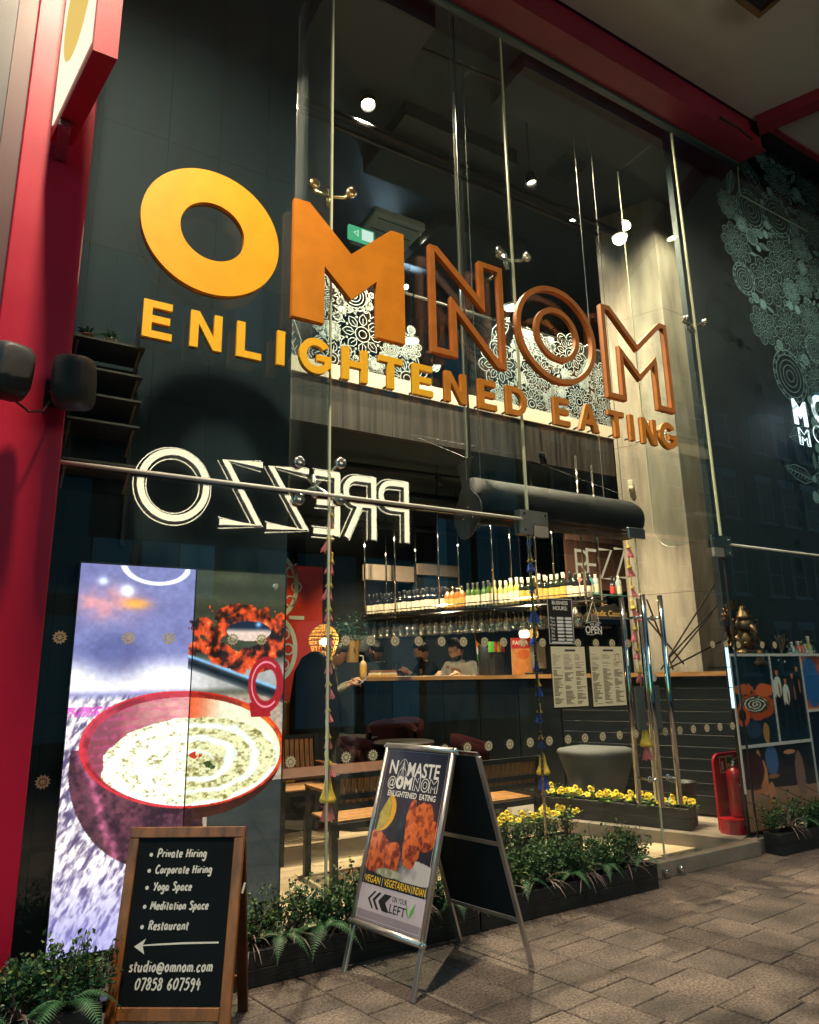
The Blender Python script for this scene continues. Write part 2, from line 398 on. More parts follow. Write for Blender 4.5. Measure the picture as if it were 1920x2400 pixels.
while b0 < 9.5:
    wd = [.30, .22, .26, .30][col_i % 4]; col_i += 1
    a = -1.2 + pr.uniform(-.3, 0)
    while a < 4.2:
        ln = pr.choice([.15, .20, .20, .25, .30])
        c = ea * (a + ln / 2) + eb * (b0 + wd / 2) + Vector((0, 3.52, 0))
        if c.y < 3.60 and c.y > -2:
            q = fr_xy(c); vis = q[2] > .3 and -1050 < q[0] / q[2] * 1634 < 1080 and q[1] / q[2] * 1634 < 1400
            dz = pr.uniform(-.0015, .001); k = pr.randrange(len(pm))
            if vis and npv < 300:
                mb = MB(); paver(mb, a, a + ln, b0, b0 + wd, dz, Vector((0, 3.52, 0))); mb.build('paver', pm[k], pav); npv += 1
            elif c.y > -1.2: paver(rest[k], a, a + ln, b0, b0 + wd, dz, Vector((0, 3.52, 0)))
        a += ln
    b0 += wd
for k, mb in enumerate(rest):
    if mb.v: mb.build('paver_field', pm[k], pav, kind='stuff')

# ------------------------------------------------------------------ interior shell
fl = MB().box(-3, 10, 3.66, 14, -.02, -.004).build('interior_floor', mat('tile_joint', (.10, .08, .055), .9), kind='structure')
tm = [MB().box(0, .895, 0, .295, 0, .008).mesh('tile', m) for m in (M_floor, mat('cream_tile_b', (.54, .42, .27), .4, var=.1, scale=5))]
for j in range(9):
    for i in range(7):
        x = .9 + i * .9 + (j % 2) * .42; y = 3.67 + j * .3
        if x - .1 < 5.05 - (y - 3.64) * .43 - .92 and x > .6:
            o = link('tile', tm[(i * 7 + j * 3) % 2], fl, False); o.location = (x, y, -.004)
# raised platform beside the door, edge along U
E0 = Vector((5.07, 3.64, 0)); E1 = E0 + U * 7.0
pl = MB().hexa([(E0.x + .02, E0.y, 0), (9.5, 3.66, 0), (9.5, 12, 0), (E1.x + .02, E1.y, 0)], [(E0.x + .02, E0.y, .08), (9.5, 3.66, .08), (9.5, 12, .08), (E1.x + .02, E1.y, .08)])
pl = pl.build('raised_floor', M_floor2, kind='structure')
for k in range(9):                                          # edge stones, each a slab with its own riser
    a = E0 + U * (k * .62); b = E0 + U * (k * .62 + .614)
    if a.y < 3.66: a = a + U * .02
    MB().hexa([a - V * .012, a + V * .55, b + V * .55, b - V * .012], [p + Vector((0, 0, .098)) for p in (a - V * .012, a + V * .55, b + V * .55, b - V * .012)]).build('edge_stone', M_stone if k % 2 else mat('sill_stone_b', (.24, .20, .16), .5, var=.15, scale=7, bump=.1), pl)
# back and side walls, ceilings
MB().box(-3, 10, 12.5, 12.7, 0, 7.6).build('back_wall', M_dark, kind='structure')
MB().box(9.6, 9.8, 3.7, 12.5, 0, 7.6).build('side_wall_right', M_dark, kind='structure')
MB().box(-3.2, -3, 3.7, 12.5, 0, 7.6).build('side_wall_left', M_dark, kind='structure')
ceil = MB().box(-3, 10, 3.7, 12.5, 7.30, 7.5).build('high_ceiling', M_darkteal, kind='structure')
for (x0, x1, y0, y1, z0) in [(1.9, 2.9, 4.25, 5.0, 7.05), (3.2, 4.7, 5.3, 6.3, 7.12), (3.9, 6.4, 4.2, 4.75, 7.1), (1.0, 1.75, 5.4, 7.2, 7.1), (4.5, 5.9, 6.6, 7.6, 7.08)]:
    MB().box(x0, x1, y0, y1, z0, 7.298).build('ceiling_raft', mat('ceiling_raft_grey', (.040, .058, .066), .8, var=.15) if x0 != 1.9 else M_black, ceil)
MB().tube([(1.6, 5.55, 7.0), (7, 5.55, 7.0)], .05, 10).tube([(1.6, 5.75, 7.05), (7, 5.75, 7.05)], .03, 8).build('ceiling_pipe', M_blackmetal, ceil)
MB().tube([(2.6, 4.6, 7.15), (5.2, 4.4, 7.15)], .02, 8).build('cable_tray', M_blackmetal, ceil)

# left wall behind the screen, of separate panels
lw = MB().box(-2.9, 1.575, 4.21, 4.42, 0, 7.29).build('panelled_wall', M_black, label='tall dark panelled wall behind the video screen', cat='wall')
zs = [.02, 1.2, 2.40, 3.02, 3.95, 4.85, 5.75, 6.6, 7.28]; xs = [-1.5, -.9, -.3, .27, .68, 1.02, 1.36, 1.573]
wp = [M_wallpanel, mat('dark_wall_panel_b', (.013, .025, .033), .61, spec=.2, var=.2, scale=2.5, bump=.06, stretch=(3, 3, .4)), mat('dark_wall_panel_c', (.0115, .023, .031), .63, spec=.2, var=.2, scale=2.5, bump=.06, stretch=(3, 3, .4))]
for i in range(len(xs) - 1):
    for j in range(len(zs) - 1):
        MB().box(xs[i] + .0007, xs[i + 1] - .0007, 4.188, 4.208, zs[j] + .0007, zs[j + 1] - .0007).build('panel', wp[(i * 5 + j * 3 + i * j) % 3], lw)

# mezzanine
mz = MB().box(1.6, 9.5, 5.86, 12.4, 3.70, 4.30).build('mezzanine_floor', M_darkteal, kind='structure')
for k in range(9):
    x0 = 1.62 + k * .55
    MB().box(x0 + .002, min(x0 + .548, 6.42), 5.80, 5.858, 3.70, 4.178).build('fascia_board', M_wood_dark, mz)
MB().box(1.6, 6.43, 5.775, 5.86, 4.18, 4.335).build('white_edge', M_white, mz)
MB().box(2.0, 9.5, 9.2, 9.35, 4.30, 7.29).build('upper_wall', mat('upper_wall_paint', (.03, .035, .04), .8), kind='structure')
# rear of the ground-floor ceiling: pipes and ducts under the slab
for (a, b, r_) in [((2.0, 7.2, 3.45), (7.5, 6.9, 3.45), .10), ((2.2, 8.2, 3.35), (7.6, 8.0, 3.35), .05), ((3.0, 6.5, 3.58), (7.0, 6.3, 3.58), .03)]:
    MB().tube([a, b], r_, 12).build('duct', M_blackmetal, mz, smooth=True)

# concrete column with skewed faces
c0 = Vector((6.72, 5.09, 0)); ca = c0 + U * .757; cb = c0 + Vector((1.0, 0, 0)); cc = cb + U * .757
col = thing('concrete_column', 'tall board-marked concrete column behind the bar', 'column', c0)
for k, (z0, z1) in enumerate([(.1, 2.22), (2.225, 4.05), (4.055, 5.72), (5.725, 7.28)]):
    up = Vector((0, 0, 1)); MB().hexa([p + up * z0 for p in (c0, cb, cc, ca)], [p + up * z1 for p in (c0, cb, cc, ca)]).build('concrete_lift', M_conc, col)
MB().hexa([p + up * 2.2 + (p - (c0 + cc) / 2) * -.006 for p in (c0, cb, cc, ca)], [p + up * 7.2 + (p - (c0 + cc) / 2) * -.006 for p in (c0, cb, cc, ca)]).build('joint_core', mat('joint_shadow', (.08, .065, .05), .9), col)
# dark screen wall behind the glass right of the door
MB().box(5.55, 9.5, 3.92, 3.98, 1.36, 7.25).build('dark_backing_wall', mat('navy_backing', (.010, .017, .024), .6), label='dark navy lining behind the right-hand glass', cat='wall')

# ------------------------------------------------------------------ the canopy: soffit, red beams, pillar
MB().box(-6, 14, -1.6, 3.355, 6.83, 7.1).build('soffit', M_soffit, kind='structure')
MB().box(-6, 14, 3.63, 14, 7.52, 7.8).build('roof_slab', M_dark, kind='structure')
bm_ = thing('red_beam', 'long maroon steel beam over the shop front', 'beam', (2, 3.5, 6.53))
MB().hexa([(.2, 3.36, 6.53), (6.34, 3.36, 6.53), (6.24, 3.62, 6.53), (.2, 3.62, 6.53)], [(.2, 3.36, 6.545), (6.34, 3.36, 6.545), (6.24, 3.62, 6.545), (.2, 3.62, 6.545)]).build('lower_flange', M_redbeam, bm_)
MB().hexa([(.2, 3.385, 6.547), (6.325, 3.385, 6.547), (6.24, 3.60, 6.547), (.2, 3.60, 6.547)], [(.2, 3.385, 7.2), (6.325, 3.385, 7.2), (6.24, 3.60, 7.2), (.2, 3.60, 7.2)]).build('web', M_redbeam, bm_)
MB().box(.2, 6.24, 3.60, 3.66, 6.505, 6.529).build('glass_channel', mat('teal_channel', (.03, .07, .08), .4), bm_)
MB().tube([(5.6, 3.352, 6.60), (5.85, 3.34, 6.585), (6.1, 3.352, 6.56)], .012, 6).build('cable', M_black, bm_)
p0 = Vector((6.14, 3.30, 0)); p1 = p0 - U * 2.6
cbm = MB().hexa([p0 + up * 6.70, p0 + V * .16 + up * 6.70, p1 + V * .16 + up * 6.70, p1 + up * 6.70], [p0 + up * 6.828, p0 + V * .16 + up * 6.828, p1 + V * .16 + up * 6.828, p1 + up * 6.828])
cbm.build('cross_beam', M_redbeam, label='short maroon cross beam under the soffit at upper right', cat='beam')
MB().box(6.26, 14, 3.356, 3.70, 7.02, 7.30).build('sky_gap_cover', M_dark, kind='structure')  # added to close the slot so no sky shows in the pane
MB().box(6.36, 13, 3.30, 3.352, 6.80, 6.86).build('soffit_trim', M_redbeam, label='thin red trim along the soffit edge at far right', cat='trim')
hx = thing('soffit_hatch', 'square bronze framed fixture in the soffit at the top edge', 'fixture', (5.0, 2.5, 6.8))
hm = MB()
for s_ in (0, 1): hm.box(4.80 + s_ * .28, 4.84 + s_ * .28, 2.28, 2.60, 6.775, 6.828).box(4.842, 5.078, 2.28 + s_ * .28, 2.32 + s_ * .28, 6.775, 6.828)
hm.build('frame', mat('bronze_frame', (.12, .075, .035), .5), hx); MB().box(4.842, 5.078, 2.322, 2.558, 6.80, 6.829).build('inner_plate', M_black, hx)

plr = thing('red_pillar', 'bright red steel pillar at the left end of the shop front', 'pillar', (0, 3.4, 0))
MB().bbox(-.115, .182, 3.30, 3.60, 0, 6.83, .006).build('shaft', M_red, plr)
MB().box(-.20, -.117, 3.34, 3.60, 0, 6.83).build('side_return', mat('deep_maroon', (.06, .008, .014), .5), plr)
MB().box(-.36, -.202, 3.36, 3.60, 0, 6.83).build('dark_reveal', mat('blue_black_reveal', (.010, .014, .02), .5), plr)
bw = thing('brick_wall', 'yellow brick wall at the far left edge', 'wall', (-1, 3.3, 0))
MB().box(-2.4, -.42, 3.345, 3.60, 0, 6.82).build('mortar', mat('mortar', (.30, .25, .18), .95), bw)
MB().box(-.418, -.362, 3.31, 3.60, 0, 6.82).build('steel_trim', M_steel, bw)
bme = MB().bbox(0, .215, -.012, .10, 0, .065, .004).mesh('brick', M_brick)
for j in range(40):
    for i in range(2):
        z = 3.7 + j * .077; x = -.64 - i * .227 + (j % 2) * .0
        if z < 6.75:
            o = link('brick', bme, bw, False); o.matrix_parent_inverse = WM[bw.name].inverted(); o.location = (x, 3.335 + rng.uniform(-.002, .002), z)
            if j % 2: o.scale = (.98 if i else .6, 1, 1); o.location.x = x + (0 if not i else .05)
            
# ------------------------------------------------------------------ glass front
def pane(x0, x1, z0, z1, label, y=GY, name='glazing_sheet', m=None):
    return MB().box(x0, x1, y - .006, y + .006, z0, z1).build(name, m or M_glass, label=label, cat='window')
P_l1 = pane(.186, 1.604, .02, 2.366, 'lower glass pane in front of the video screen')
P_u1 = pane(.186, 1.604, 2.390, 6.50, 'upper glass pane carrying the big solid letter O')
P_l2 = pane(1.618, 3.094, .02, 2.366, 'lower glass pane behind the aluminium poster stand')
P_u2 = pane(1.618, 3.094, 2.390, 6.50, 'upper glass pane behind the solid M and outlined N')
P_u3 = pane(3.112, 5.190, 2.400, 6.50, 'wide upper glass pane above the entrance doors')
P_r1 = pane(5.212, 8.2, .10, 2.366, 'lower glass pane over the photo boards at right')
P_r2 = pane(5.212, 8.2, 2.390, 7.01, 'upper dark glass pane with white lace pattern at right')
M_door = glassmat('door_glass', (.93, .97, .975), .045)
dA = pane(3.112, 4.146, .105, 2.372, 'left glass door leaf with menus and open sign', name='glass_door', m=M_door); dA['category'] = 'door'
dB = pane(4.158, 5.190, .105, 2.372, 'right glass door leaf beside the concrete column', name='glass_door', m=M_door); dB['category'] = 'door'
# pale glass edges where panes meet
ej = MB().box(1.606, 1.616, GY - .008, GY + .008, .02, 6.50).build('glazing_joint', M_glassedge, label='pale vertical glazing joint behind the solid letter M', cat='joint')
ej = MB().box(3.096, 3.110, GY - .008, GY + .008, 2.40, 6.45).build('glazing_joint', M_glassedge, label='pale vertical glazing joint between outlined N and O', cat='joint')
ej = MB().box(3.098, 3.108, GY - .007, GY + .007, .10, 2.37).build('glazing_joint', M_steel, label='slim steel edge at the hinge side of the left door', cat='joint')
MB().box(5.196, 5.206, GY - .007, GY + .007, .10, 2.33).build('glazing_joint', M_black, label='slim dark edge between right door and photo boards', cat='joint')
ej = MB().box(5.193, 5.209, GY - .008, GY + .008, 2.40, 6.45).build('glazing_joint', M_glassedge, label='pale vertical glazing joint right of the last letters', cat='joint')
MB().box(4.1475, 4.1565, GY - .006, GY + .006, .105, 2.37).build('edge_strip', M_glassedge, dA)
# fins behind the joints
for x, z0, lb in [(1.611, 2.44, 'glass support fin behind the solid letter M'), (3.103, 2.44, 'glass support fin over the left door hinge'), (5.201, 2.44, 'glass support fin with rounded foot by the concrete column')]:
    y0, y1 = 3.640, 4.30; rr = .22
    poly = [(y0, z0), (y1 - rr, z0)] + [(y1 - rr + rr * math.sin(a), z0 + rr - rr * math.cos(a)) for a in [R(d) for d in range(10, 91, 10)]] + [(y1, 6.5), (y0, 6.5)]
    F = (Vector((x - .0075, 0, 0)), Vector((0, 1, 0)), Vector((0, 0, 1)), Vector((1, 0, 0)))
    f_ = thing('glass_fin', lb, 'glass fin', (x, 3.64, z0))
    MB().prism([poly], F, .015).build('fin_sheet', M_fin if x < 2 else glassmat('fin_glass_clear', (.93, .97, .97), .05), f_)
    MB().tube([(x, p[0] + .003, p[1]) for p in poly[1:-1]], .005, 6).build('polished_edge', M_glassedge, f_)

# stone base under the glass with two steel buttons
sl = thing('stone_step', 'low grey stone base under the door glass', 'plinth', (4.5, 3.6, 0))
for x0, x1 in [(3.10, 3.96), (3.965, 4.11), (4.115, 5.12)]:
    MB().bbox(x0, x1, 3.548, 3.66, 0, .10, .003).build('stone', M_stone, sl)
for x in (4.05, 4.20): MB().lathe([(.020, 0), (.022, .012), (.022, .03), (.017, .036)], (x, 3.547, .045), 16, (0, -1, 0)).build('steel_button', M_chrome, sl, smooth=True)
MB().box(5.125, 8.2, 3.60, 3.66, .0, .095).build('stone_plinth', M_stone, label='low dark plinth under the photo boards', cat='plinth')
MB().box(.18, 3.098, 3.60, 3.66, .0, .018).build('floor_track', M_blackmetal, label='thin metal track along the foot of the glass', cat='track')

# rails, door patch fittings
rl = MB().tube([(.18, 3.585, 2.378), (3.02, 3.585, 2.378)], .011, 10).build('steel_rail', M_rail, smooth=True, label='slim horizontal steel rail from red pillar to door', cat='rail')
rl = MB().tube([(5.28, 3.585, 2.378), (8.2, 3.585, 2.378)], .011, 10).build('steel_rail', M_rail, smooth=True, label='slim horizontal steel rail right of the doors', cat='rail')
M_patch = mat('stainless_patch', (.34, .33, .30), .32, metal=1, var=.1)
def patch(x, s, lb):
    t = thing('patch_fitting', lb, 'door fitting', (x, GY, 2.36))
    F = FRONT(x, GY - .008, 2.378)
    poly = [(-.09 * s, -.10), (.02 * s, -.10), (.02 * s, -.028), (.16 * s, -.028), (.16 * s, .07), (-.09 * s, .07)]
    if s < 0: poly = poly[::-1]
    MB().prism([poly], F, .022).build('plate', M_patch, t)
    MB().prism([[(.03 * s, -.11), (.155 * s, -.11), (.155 * s, -.034), (.03 * s, -.034)][::1 if s > 0 else -1]], F, .026).build('pivot_block', mat('pale_block', (.45, .42, .36), .4, metal=.8), t)
    for (a, b) in [(-.055, -.07), (-.055, .04), (.13, .04)]:
        MB().lathe([(.012, 0), (.012, .005), (.008, .008)], (x + a * s, GY - .031, 2.378 + b), 12, (0, -1, 0)).build('bolt', M_chrome, t)
    MB().prism([poly], FRONT(x, GY + .03, 2.378), .02).build('inner_plate', M_patch, t)
patch(3.10, 1, 'square stainless patch fitting above the left door hinge')
patch(5.20, -1, 'square stainless patch fitting above the right door hinge')
t = thing('patch_fitting', 'small steel patch block at the top of the door meeting line', 'door fitting', (4.15, GY, 2.38))
MB().bbox(4.06, 4.24, GY - .03, GY - .009, 2.34, 2.42, .004).build('plate', M_patch, t)

# pull handles: a bar in front and a bar behind each leaf, tied by two standoffs
for x, lb in [(4.06, 'long chrome pull handle on the left door leaf'), (4.245, 'long chrome pull handle on the right door leaf')]:
    t = thing('pull_handle', lb, 'door handle', (x, GY, .45))
    for y, nm in ((GY - .10, 'outer_bar'), (GY + .10, 'inner_bar')):
        MB().tube([(x, y, .45), (x, y, .453), (x, y, 1.90), (x, y, 1.903)], [.015, .019, .019, .015], 14).build(nm, M_chrome, t, smooth=True)
    for z in (.62, 1.74): MB().tube([(x, GY - .10, z), (x, GY + .10, z)], .010, 10).lathe([(.02, 0), (.02, .012)], (x, GY - .019, z), 12, (0, 1, 0)).build('standoff', M_chrome, t, smooth=True)

# spider fittings holding the panes
def spider(x, z, lb, m, s=1.0, rot=0):
    t = thing('spider_fitting', lb, 'glass fitting', (x, GY, z))
    a = MB()
    for dx in (-.13 * s, .13 * s):
        for dz in ((0,) if rot == 0 else (-.11, .11)):
            c = (x + dx, GY - .012, z + dz + dx * .12)
            MB().lathe([(.010, -.02), (.032 * s, -.006), (.034 * s, .004), (.034 * s, .016), (.028 * s, .022)], c, 18, (0, -1, 0)).build('disc', m, t, smooth=True)
            a.tube([(x + dx, GY + .01, z + dz + dx * .12), (x + dx * .85, GY + .045, z + dz * .8 + dx * .1), (x, GY + .055, z - .01)], [.010, .010, .011], 8)
    a.tube([(x, GY + .06, z - .08), (x, GY + .09, z + .06)], .018, 10); a.build('arm', m, t, smooth=True)
spider(1.61, 4.44, 'bronze spider fitting just above the solid M', M_brass)
spider(3.10, 4.44, 'steel spider fitting between outlined N and O', M_steel)
spider(5.20, 4.44, 'steel spider fitting right of the outlined M', M_steel)
spider(1.545, 2.46, 'four-armed spider fitting at the left rail joint', M_steel, rot=1)

# ------------------------------------------------------------------ raised letters on the glass
LW = dict(M=(.775, [(0, 0), (0, .79), (.1, .795), (.385, .525), (.675, .795), (.77, .795), (.77, 0), (.565, 0), (.565, .385), (.385, .21), (.205, .385), (.205, 0)]),
          N=(.62, [(0, 0), (0, .795), (.065, .795), (.41, .50), (.41, .795), (.62, .795), (.62, 0), (.545, 0), (.205, .345), (.205, 0)]))
FD = 3.55
def letter(name, loops, x, z, label, m, me=None, dep=.030):
    t = thing(name, label, 'letter', (x, FD, z))
    F = FRONT(x, FD, z)
    MB().prism(loops, F, dep).build('face', m, t)
    e = MB().prism([inset(l, .004 if k == 0 else .004) for k, l in enumerate(loops)] if False else loops, (F[0] + Vector((0, .012, 0)), F[1], F[2], F[3]), .0115); e.build('edge_backing', me or M_goldside, t)
    pts = loops[0]
    for k in (0, len(pts) // 2):
        q = pts[k]; cx = x + q[0] * .9 + .02; cz = z + q[1] * .9 + .03
        MB().tube([(cx, FD + .012, cz), (cx, GY - .006, cz)], .008, 8).build('standoff', M_steel, t)
    return t
letter('large_letter', [circ(0, 0, .387, 72), circ(0, 0, .180, 48)], .842, 3.808, 'big solid golden letter O, first of the upper row', M_gold)
letter('large_letter', [LW['M'][1]], 1.319, 3.418, 'big solid golden-brown letter M beside the golden O', mat('gold_lettering_b', hexl('c87a16'), .55, var=.10, scale=9, bump=.12, bscale=400, spec=.3))
nn = LW['N'][1]; ni = [(.041, .041), (.041, .751), (.451, .4), (.451, .754), (.579, .754), (.579, .034), (.164, .446), (.164, .041)]
letter('large_letter', [nn, ni], 2.291, 3.418, 'big outlined copper letter N in the upper row', M_copper)
t = letter('large_letter', [circ(0, 0, .392, 72), circ(0, 0, .352, 64)], 3.412, 3.815, 'big letter O of two copper rings', M_copper)
MB().prism([circ(0, 0, .218, 56), circ(0, 0, .178, 48)], FRONT(3.412, FD, 3.815), .03).build('inner_ring', M_copper, t)
MB().tube([(3.62, FD + .001, 3.815), (3.62, GY, 3.815)], .008, 8).build('standoff', M_steel, t)
mm = LW['M'][1]; letter('large_letter', [mm, inset(mm, .041)], 3.895, 3.418, 'big outlined copper letter M at the end of the upper row', M_copper)

# strapline letters (own block alphabet, cap height 1)
def Gshape():
    o = [(.5 + .5 * math.cos(a) * 1.0, .5 + .53 * math.sin(a)) for a in [R(d) for d in range(38, 331, 12)]]
    i = [(.5 + .285 * math.cos(a), .5 + .31 * math.sin(a)) for a in [R(d) for d in range(320, 37, -12)]]
    return [[(.5 + .5 * math.cos(R(38)), .5 + .53 * math.sin(R(38)))] + o[1:] + [(.97, .17), (.97, .55), (.53, .55), (.53, .37), (.76, .37), (.76, .28)] + i[1:]]
def Dshape():
    a = [(.40 + .46 * math.cos(R(d)), .5 + .5 * math.sin(R(d))) for d in range(-90, 91, 12)]
    b = [(.38 + .26 * math.cos(R(d)), .5 + .31 * math.sin(R(d))) for d in range(-90, 91, 15)]
    return [[(0, 0)] + a + [(0, 1)], [(.22, .19)] + b + [(.22, .81)]]
GL = dict(E=[[(0, 0), (.72, 0), (.72, .19), (.22, .19), (.22, .41), (.66, .41), (.66, .60), (.22, .60), (.22, .81), (.70, .81), (.70, 1), (0, 1)]],
          N=[[(0, 0), (.21, 0), (.21, .66), (.60, 0), (.82, 0), (.82, 1), (.61, 1), (.61, .35), (.22, 1), (0, 1)]],
          L=[[(0, 0), (.68, 0), (.68, .19), (.22, .19), (.22, 1), (0, 1)]], I=[[(0, 0), (.22, 0), (.22, 1), (0, 1)]],
          H=[[(0, 0), (.22, 0), (.22, .41), (.60, .41), (.60, 0), (.82, 0), (.82, 1), (.60, 1), (.60, .60), (.22, .60), (.22, 1), (0, 1)]],
          T=[[(.30, 0), (.52, 0), (.52, .81), (.82, .81), (.82, 1), (0, 1), (0, .81), (.30, .81)]],
          A=[[(0, 0), (.23, 0), (.32, .24), (.66, .24), (.75, 0), (.98, 0), (.60, 1), (.38, 1)], [(.385, .41), (.49, .74), (.595, .41)]],
          G=Gshape(), D=Dshape())
ords = ['first', 'second', 'third', 'fourth', 'fifth', 'sixth', 'seventh', 'eighth', 'ninth', 'tenth', 'eleventh']
xsl = dict()
row = [('E', 302), ('N', 402), ('L', 500), ('I', 585), ('G', 632), ('H', 723), ('T', 800), ('E', 872), ('N', 940), ('E', 1011), ('D', 1070), ('E', 1170), ('A', 1222), ('T', 1285), ('I', 1330), ('N', 1355), ('G', 1393)]
ys_ = [660, 685, 712, 735, 750, 765, 778, 800, 820, 838, 850, 868, 885, 893, 905, 912, 920]
hgt = .213
for k, (ch, px) in enumerate(row):
    p = at(px, ys_[k], FD - .03); lp = [[(a * hgt * .98, b * hgt) for a, b in l] for l in GL[ch]]
    wn, on = ('first', k) if k < 11 else ('second', k - 11)
    m = M_smallgold if k < 8 else M_smallcopper
    letter('small_letter', lp, p.x, 3.092 + .012 * k / 16, 'small %s block letter %s, %s letter of the lower row\'s %s word' % ('yellow' if k < 8 else 'bronze', ch, ords[on], wn), m, dep=.022)
# ------------------------------------------------------------------ lamps of the place
WARM = (1, .78, .50)
M_bulb = glow('lamp_lens', (1, .80, .52), 45)
M_bulb2 = glow('lamp_lens_soft', (1, .86, .66), 14)
def spotlight(loc, aim, power, lb, size=.05, cone=110, col=WARM, blend=.6, can=.06, name='spotlight', lens=None, drop=.10, grp=None):
    t = thing(name, lb, 'lamp', loc, group=grp)
    loc = Vector(loc); d = (Vector(aim) - loc).normalized()
    MB().lathe([(can * .5, -.10), (can, -.08), (can * 1.05, .03), (can * .92, .034), (can * .88, .01)], loc, 16, d, caps=False).build('housing', M_blackmetal, t, smooth=True)
    MB().lathe([(can * .80, .0), (can * .5, .012), (.001, .016)], loc, 14, d, caps=False).build('lens', lens or M_bulb, t)
    MB().tube([loc - d * .08, loc - d * .08 + Vector((0, 0, drop + .02))], .006, 6).build('stem', M_blackmetal, t)
    lamp('SPOT', 'light', loc + d * .05, power, col, size, cone, blend, aim=aim, parent=t)
    return t
spotlight((2.835, 5.458, 7.21), (2.3, 3.6, 0), 3500, 'brightest ceiling spotlight above the solid M', .05, 84, can=.085, drop=.0)
spotlight((4.49, 4.86, 6.50), (5.2, 4.5, 1), 1150, 'ceiling spotlight above the outlined N', .05, 172, can=.06, drop=.70)
spotlight((6.07, 5.83, 7.21), (6.5, 5.3, 1.5), 60, 'ceiling spotlight left of the concrete column', .06, 80, can=.06, drop=.0)
spotlight((4.01, 7.35, 7.21), (3.2, 5.2, 4.3), 520, 'ceiling spotlight beside the air conditioning unit', .06, 150, col=(.62, .86, 1), can=.055, drop=.0)
spotlight((4.96, 8.32, 7.21), (4.6, 5.6, 4.3), 420, 'small ceiling spotlight right of the air conditioning unit', .06, 150, col=(.62, .86, 1), can=.05, drop=.0)
spotlight((6.50, 4.15, 7.20), (7.0, 5.05, 2.5), 480, 'recessed ceiling spotlight washing the right face of the column', .06, 120, can=.05, drop=.0)  # unseen spot, added to brighten the column's right face
# mirrored in the glass: downlights set in the street canopy
for x, pw, lb in [(.10, 2100, 'canopy downlight over the red pillar'), (6.45, 760, 'canopy downlight over the photo boards')]:
    t = thing('canopy_downlight', lb, 'lamp', (x, 1.83, 6.83))
    MB().lathe([(.12, 0), (.12, -.012), (.10, -.014), (.095, .0)], (x, 1.83, 6.829), 24, caps=False).build('trim_ring', M_white, t, smooth=True)
    MB().lathe([(.094, 0), (.001, -.003)], (x, 1.83, 6.826), 20, caps=False).build('lens', M_bulb2, t)
    lamp('SPOT', 'light', (x, 1.83, 6.80), pw, (1, .80, .56), (.16 if x < 1 else .08), 120, .9, aim=(x + .5, 3.2, 0), parent=t)

# ------------------------------------------------------------------ shop sign across the street, mirrored in the panes
M_neon = glow('neon_white', (1, .87, .56), 14)
sg = thing('illuminated_sign', 'glowing cream shop sign across the street, seen mirrored in the glass', 'sign', (4.5, -5, 4.6))
def neon_letter(strokes, x0, x1, z0=4.03, z1=5.33):
    wdt = x1 - x0; h = z1 - z0
    F = (Vector((x1, -5.0, z0)), Vector((-1, 0, 0)), Vector((0, 0, 1)), Vector((0, 1, 0)))
    a = MB(); b = MB(); c = MB()
    for pts, cl in strokes:
        q = [(p[0] * wdt, p[1] * h) for p in pts]
        a.ribbon(q, .115, F, cl, .08); c.ribbon(q, .185, F, cl, .0)
        for d_ in (-.105, .105):
            m_ = len(q); oq = []
            for i in range(m_):
                a0, b0_ = (q[i - 1], q[(i + 1) % m_]) if cl else (q[max(i - 1, 0)], q[min(i + 1, m_ - 1)]); tx_, ty_ = b0_[0] - a0[0], b0_[1] - a0[1]; L_ = math.hypot(tx_, ty_) or 1
                oq.append((q[i][0] - ty_ / L_ * d_, q[i][1] + tx_ / L_ * d_))
            b.ribbon(oq, .016, F, cl, -.02)
    return a, b, c
arcP = [(.60 + .36 * math.cos(R(d)), .74 + .205 * math.sin(R(d))) for d in range(90, -91, -15)]
SP = dict(P=[([(.1, 0), (.1, 1)], 0), ([(.02, .945), (.60, .945)] + arcP[1:] + [(.05, .535)], 0)],
          R=[([(.1, 0), (.1, 1)], 0), ([(.02, .945), (.60, .945)] + arcP[1:] + [(.05, .535)], 0), ([(.5, .53), (.93, 0)], 0)],
          E=[([(.1, 0), (.1, 1)], 0), ([(.1, .945), (.95, .945)], 0), ([(.1, .5), (.85, .5)], 0), ([(.1, .055), (.95, .055)], 0)],
          Z=[([(.02, .945), (.93, .945), (.07, .055), (1, .055)], 0)], O=[(circ(.5, .5, .46, 48), 1)])
for ch, a, b in [('P', 796, 858), ('R', 722, 790), ('E', 655, 712), ('Z', 560, 648), ('Z', 462, 550), ('O', 285, 437)]:
    x0 = at(a, 1050, 12.24).x; x1 = at(b, 1050, 12.24).x
    f_, o_, k_ = neon_letter(SP[ch], x0, x1)
    l_ = f_.build('lit_letter', M_neon, sg); o_.build('rim_line', M_neon, l_); k_.build('letter_back', M_black, l_)
MB().box(1.2, 8.0, -5.2, -5.06, 3.7, 5.7).build('sign_board', mat('sign_board_dark', (.012, .014, .014), .6), sg)
for (x0, x1, y0, z1, lb) in [(-4, 11, -6.6, 9.5, 'dark shop building across the street'), ]:
    b_ = thing('shop_building', lb, 'building', (x0, y0, 0))
    MB().box(x0, x1, y0 - 3, y0 + 1.35, 0, z1).build('wall', mat('dark_brick_facade', (.03, .028, .026), .9, var=.3, scale=5), b_)
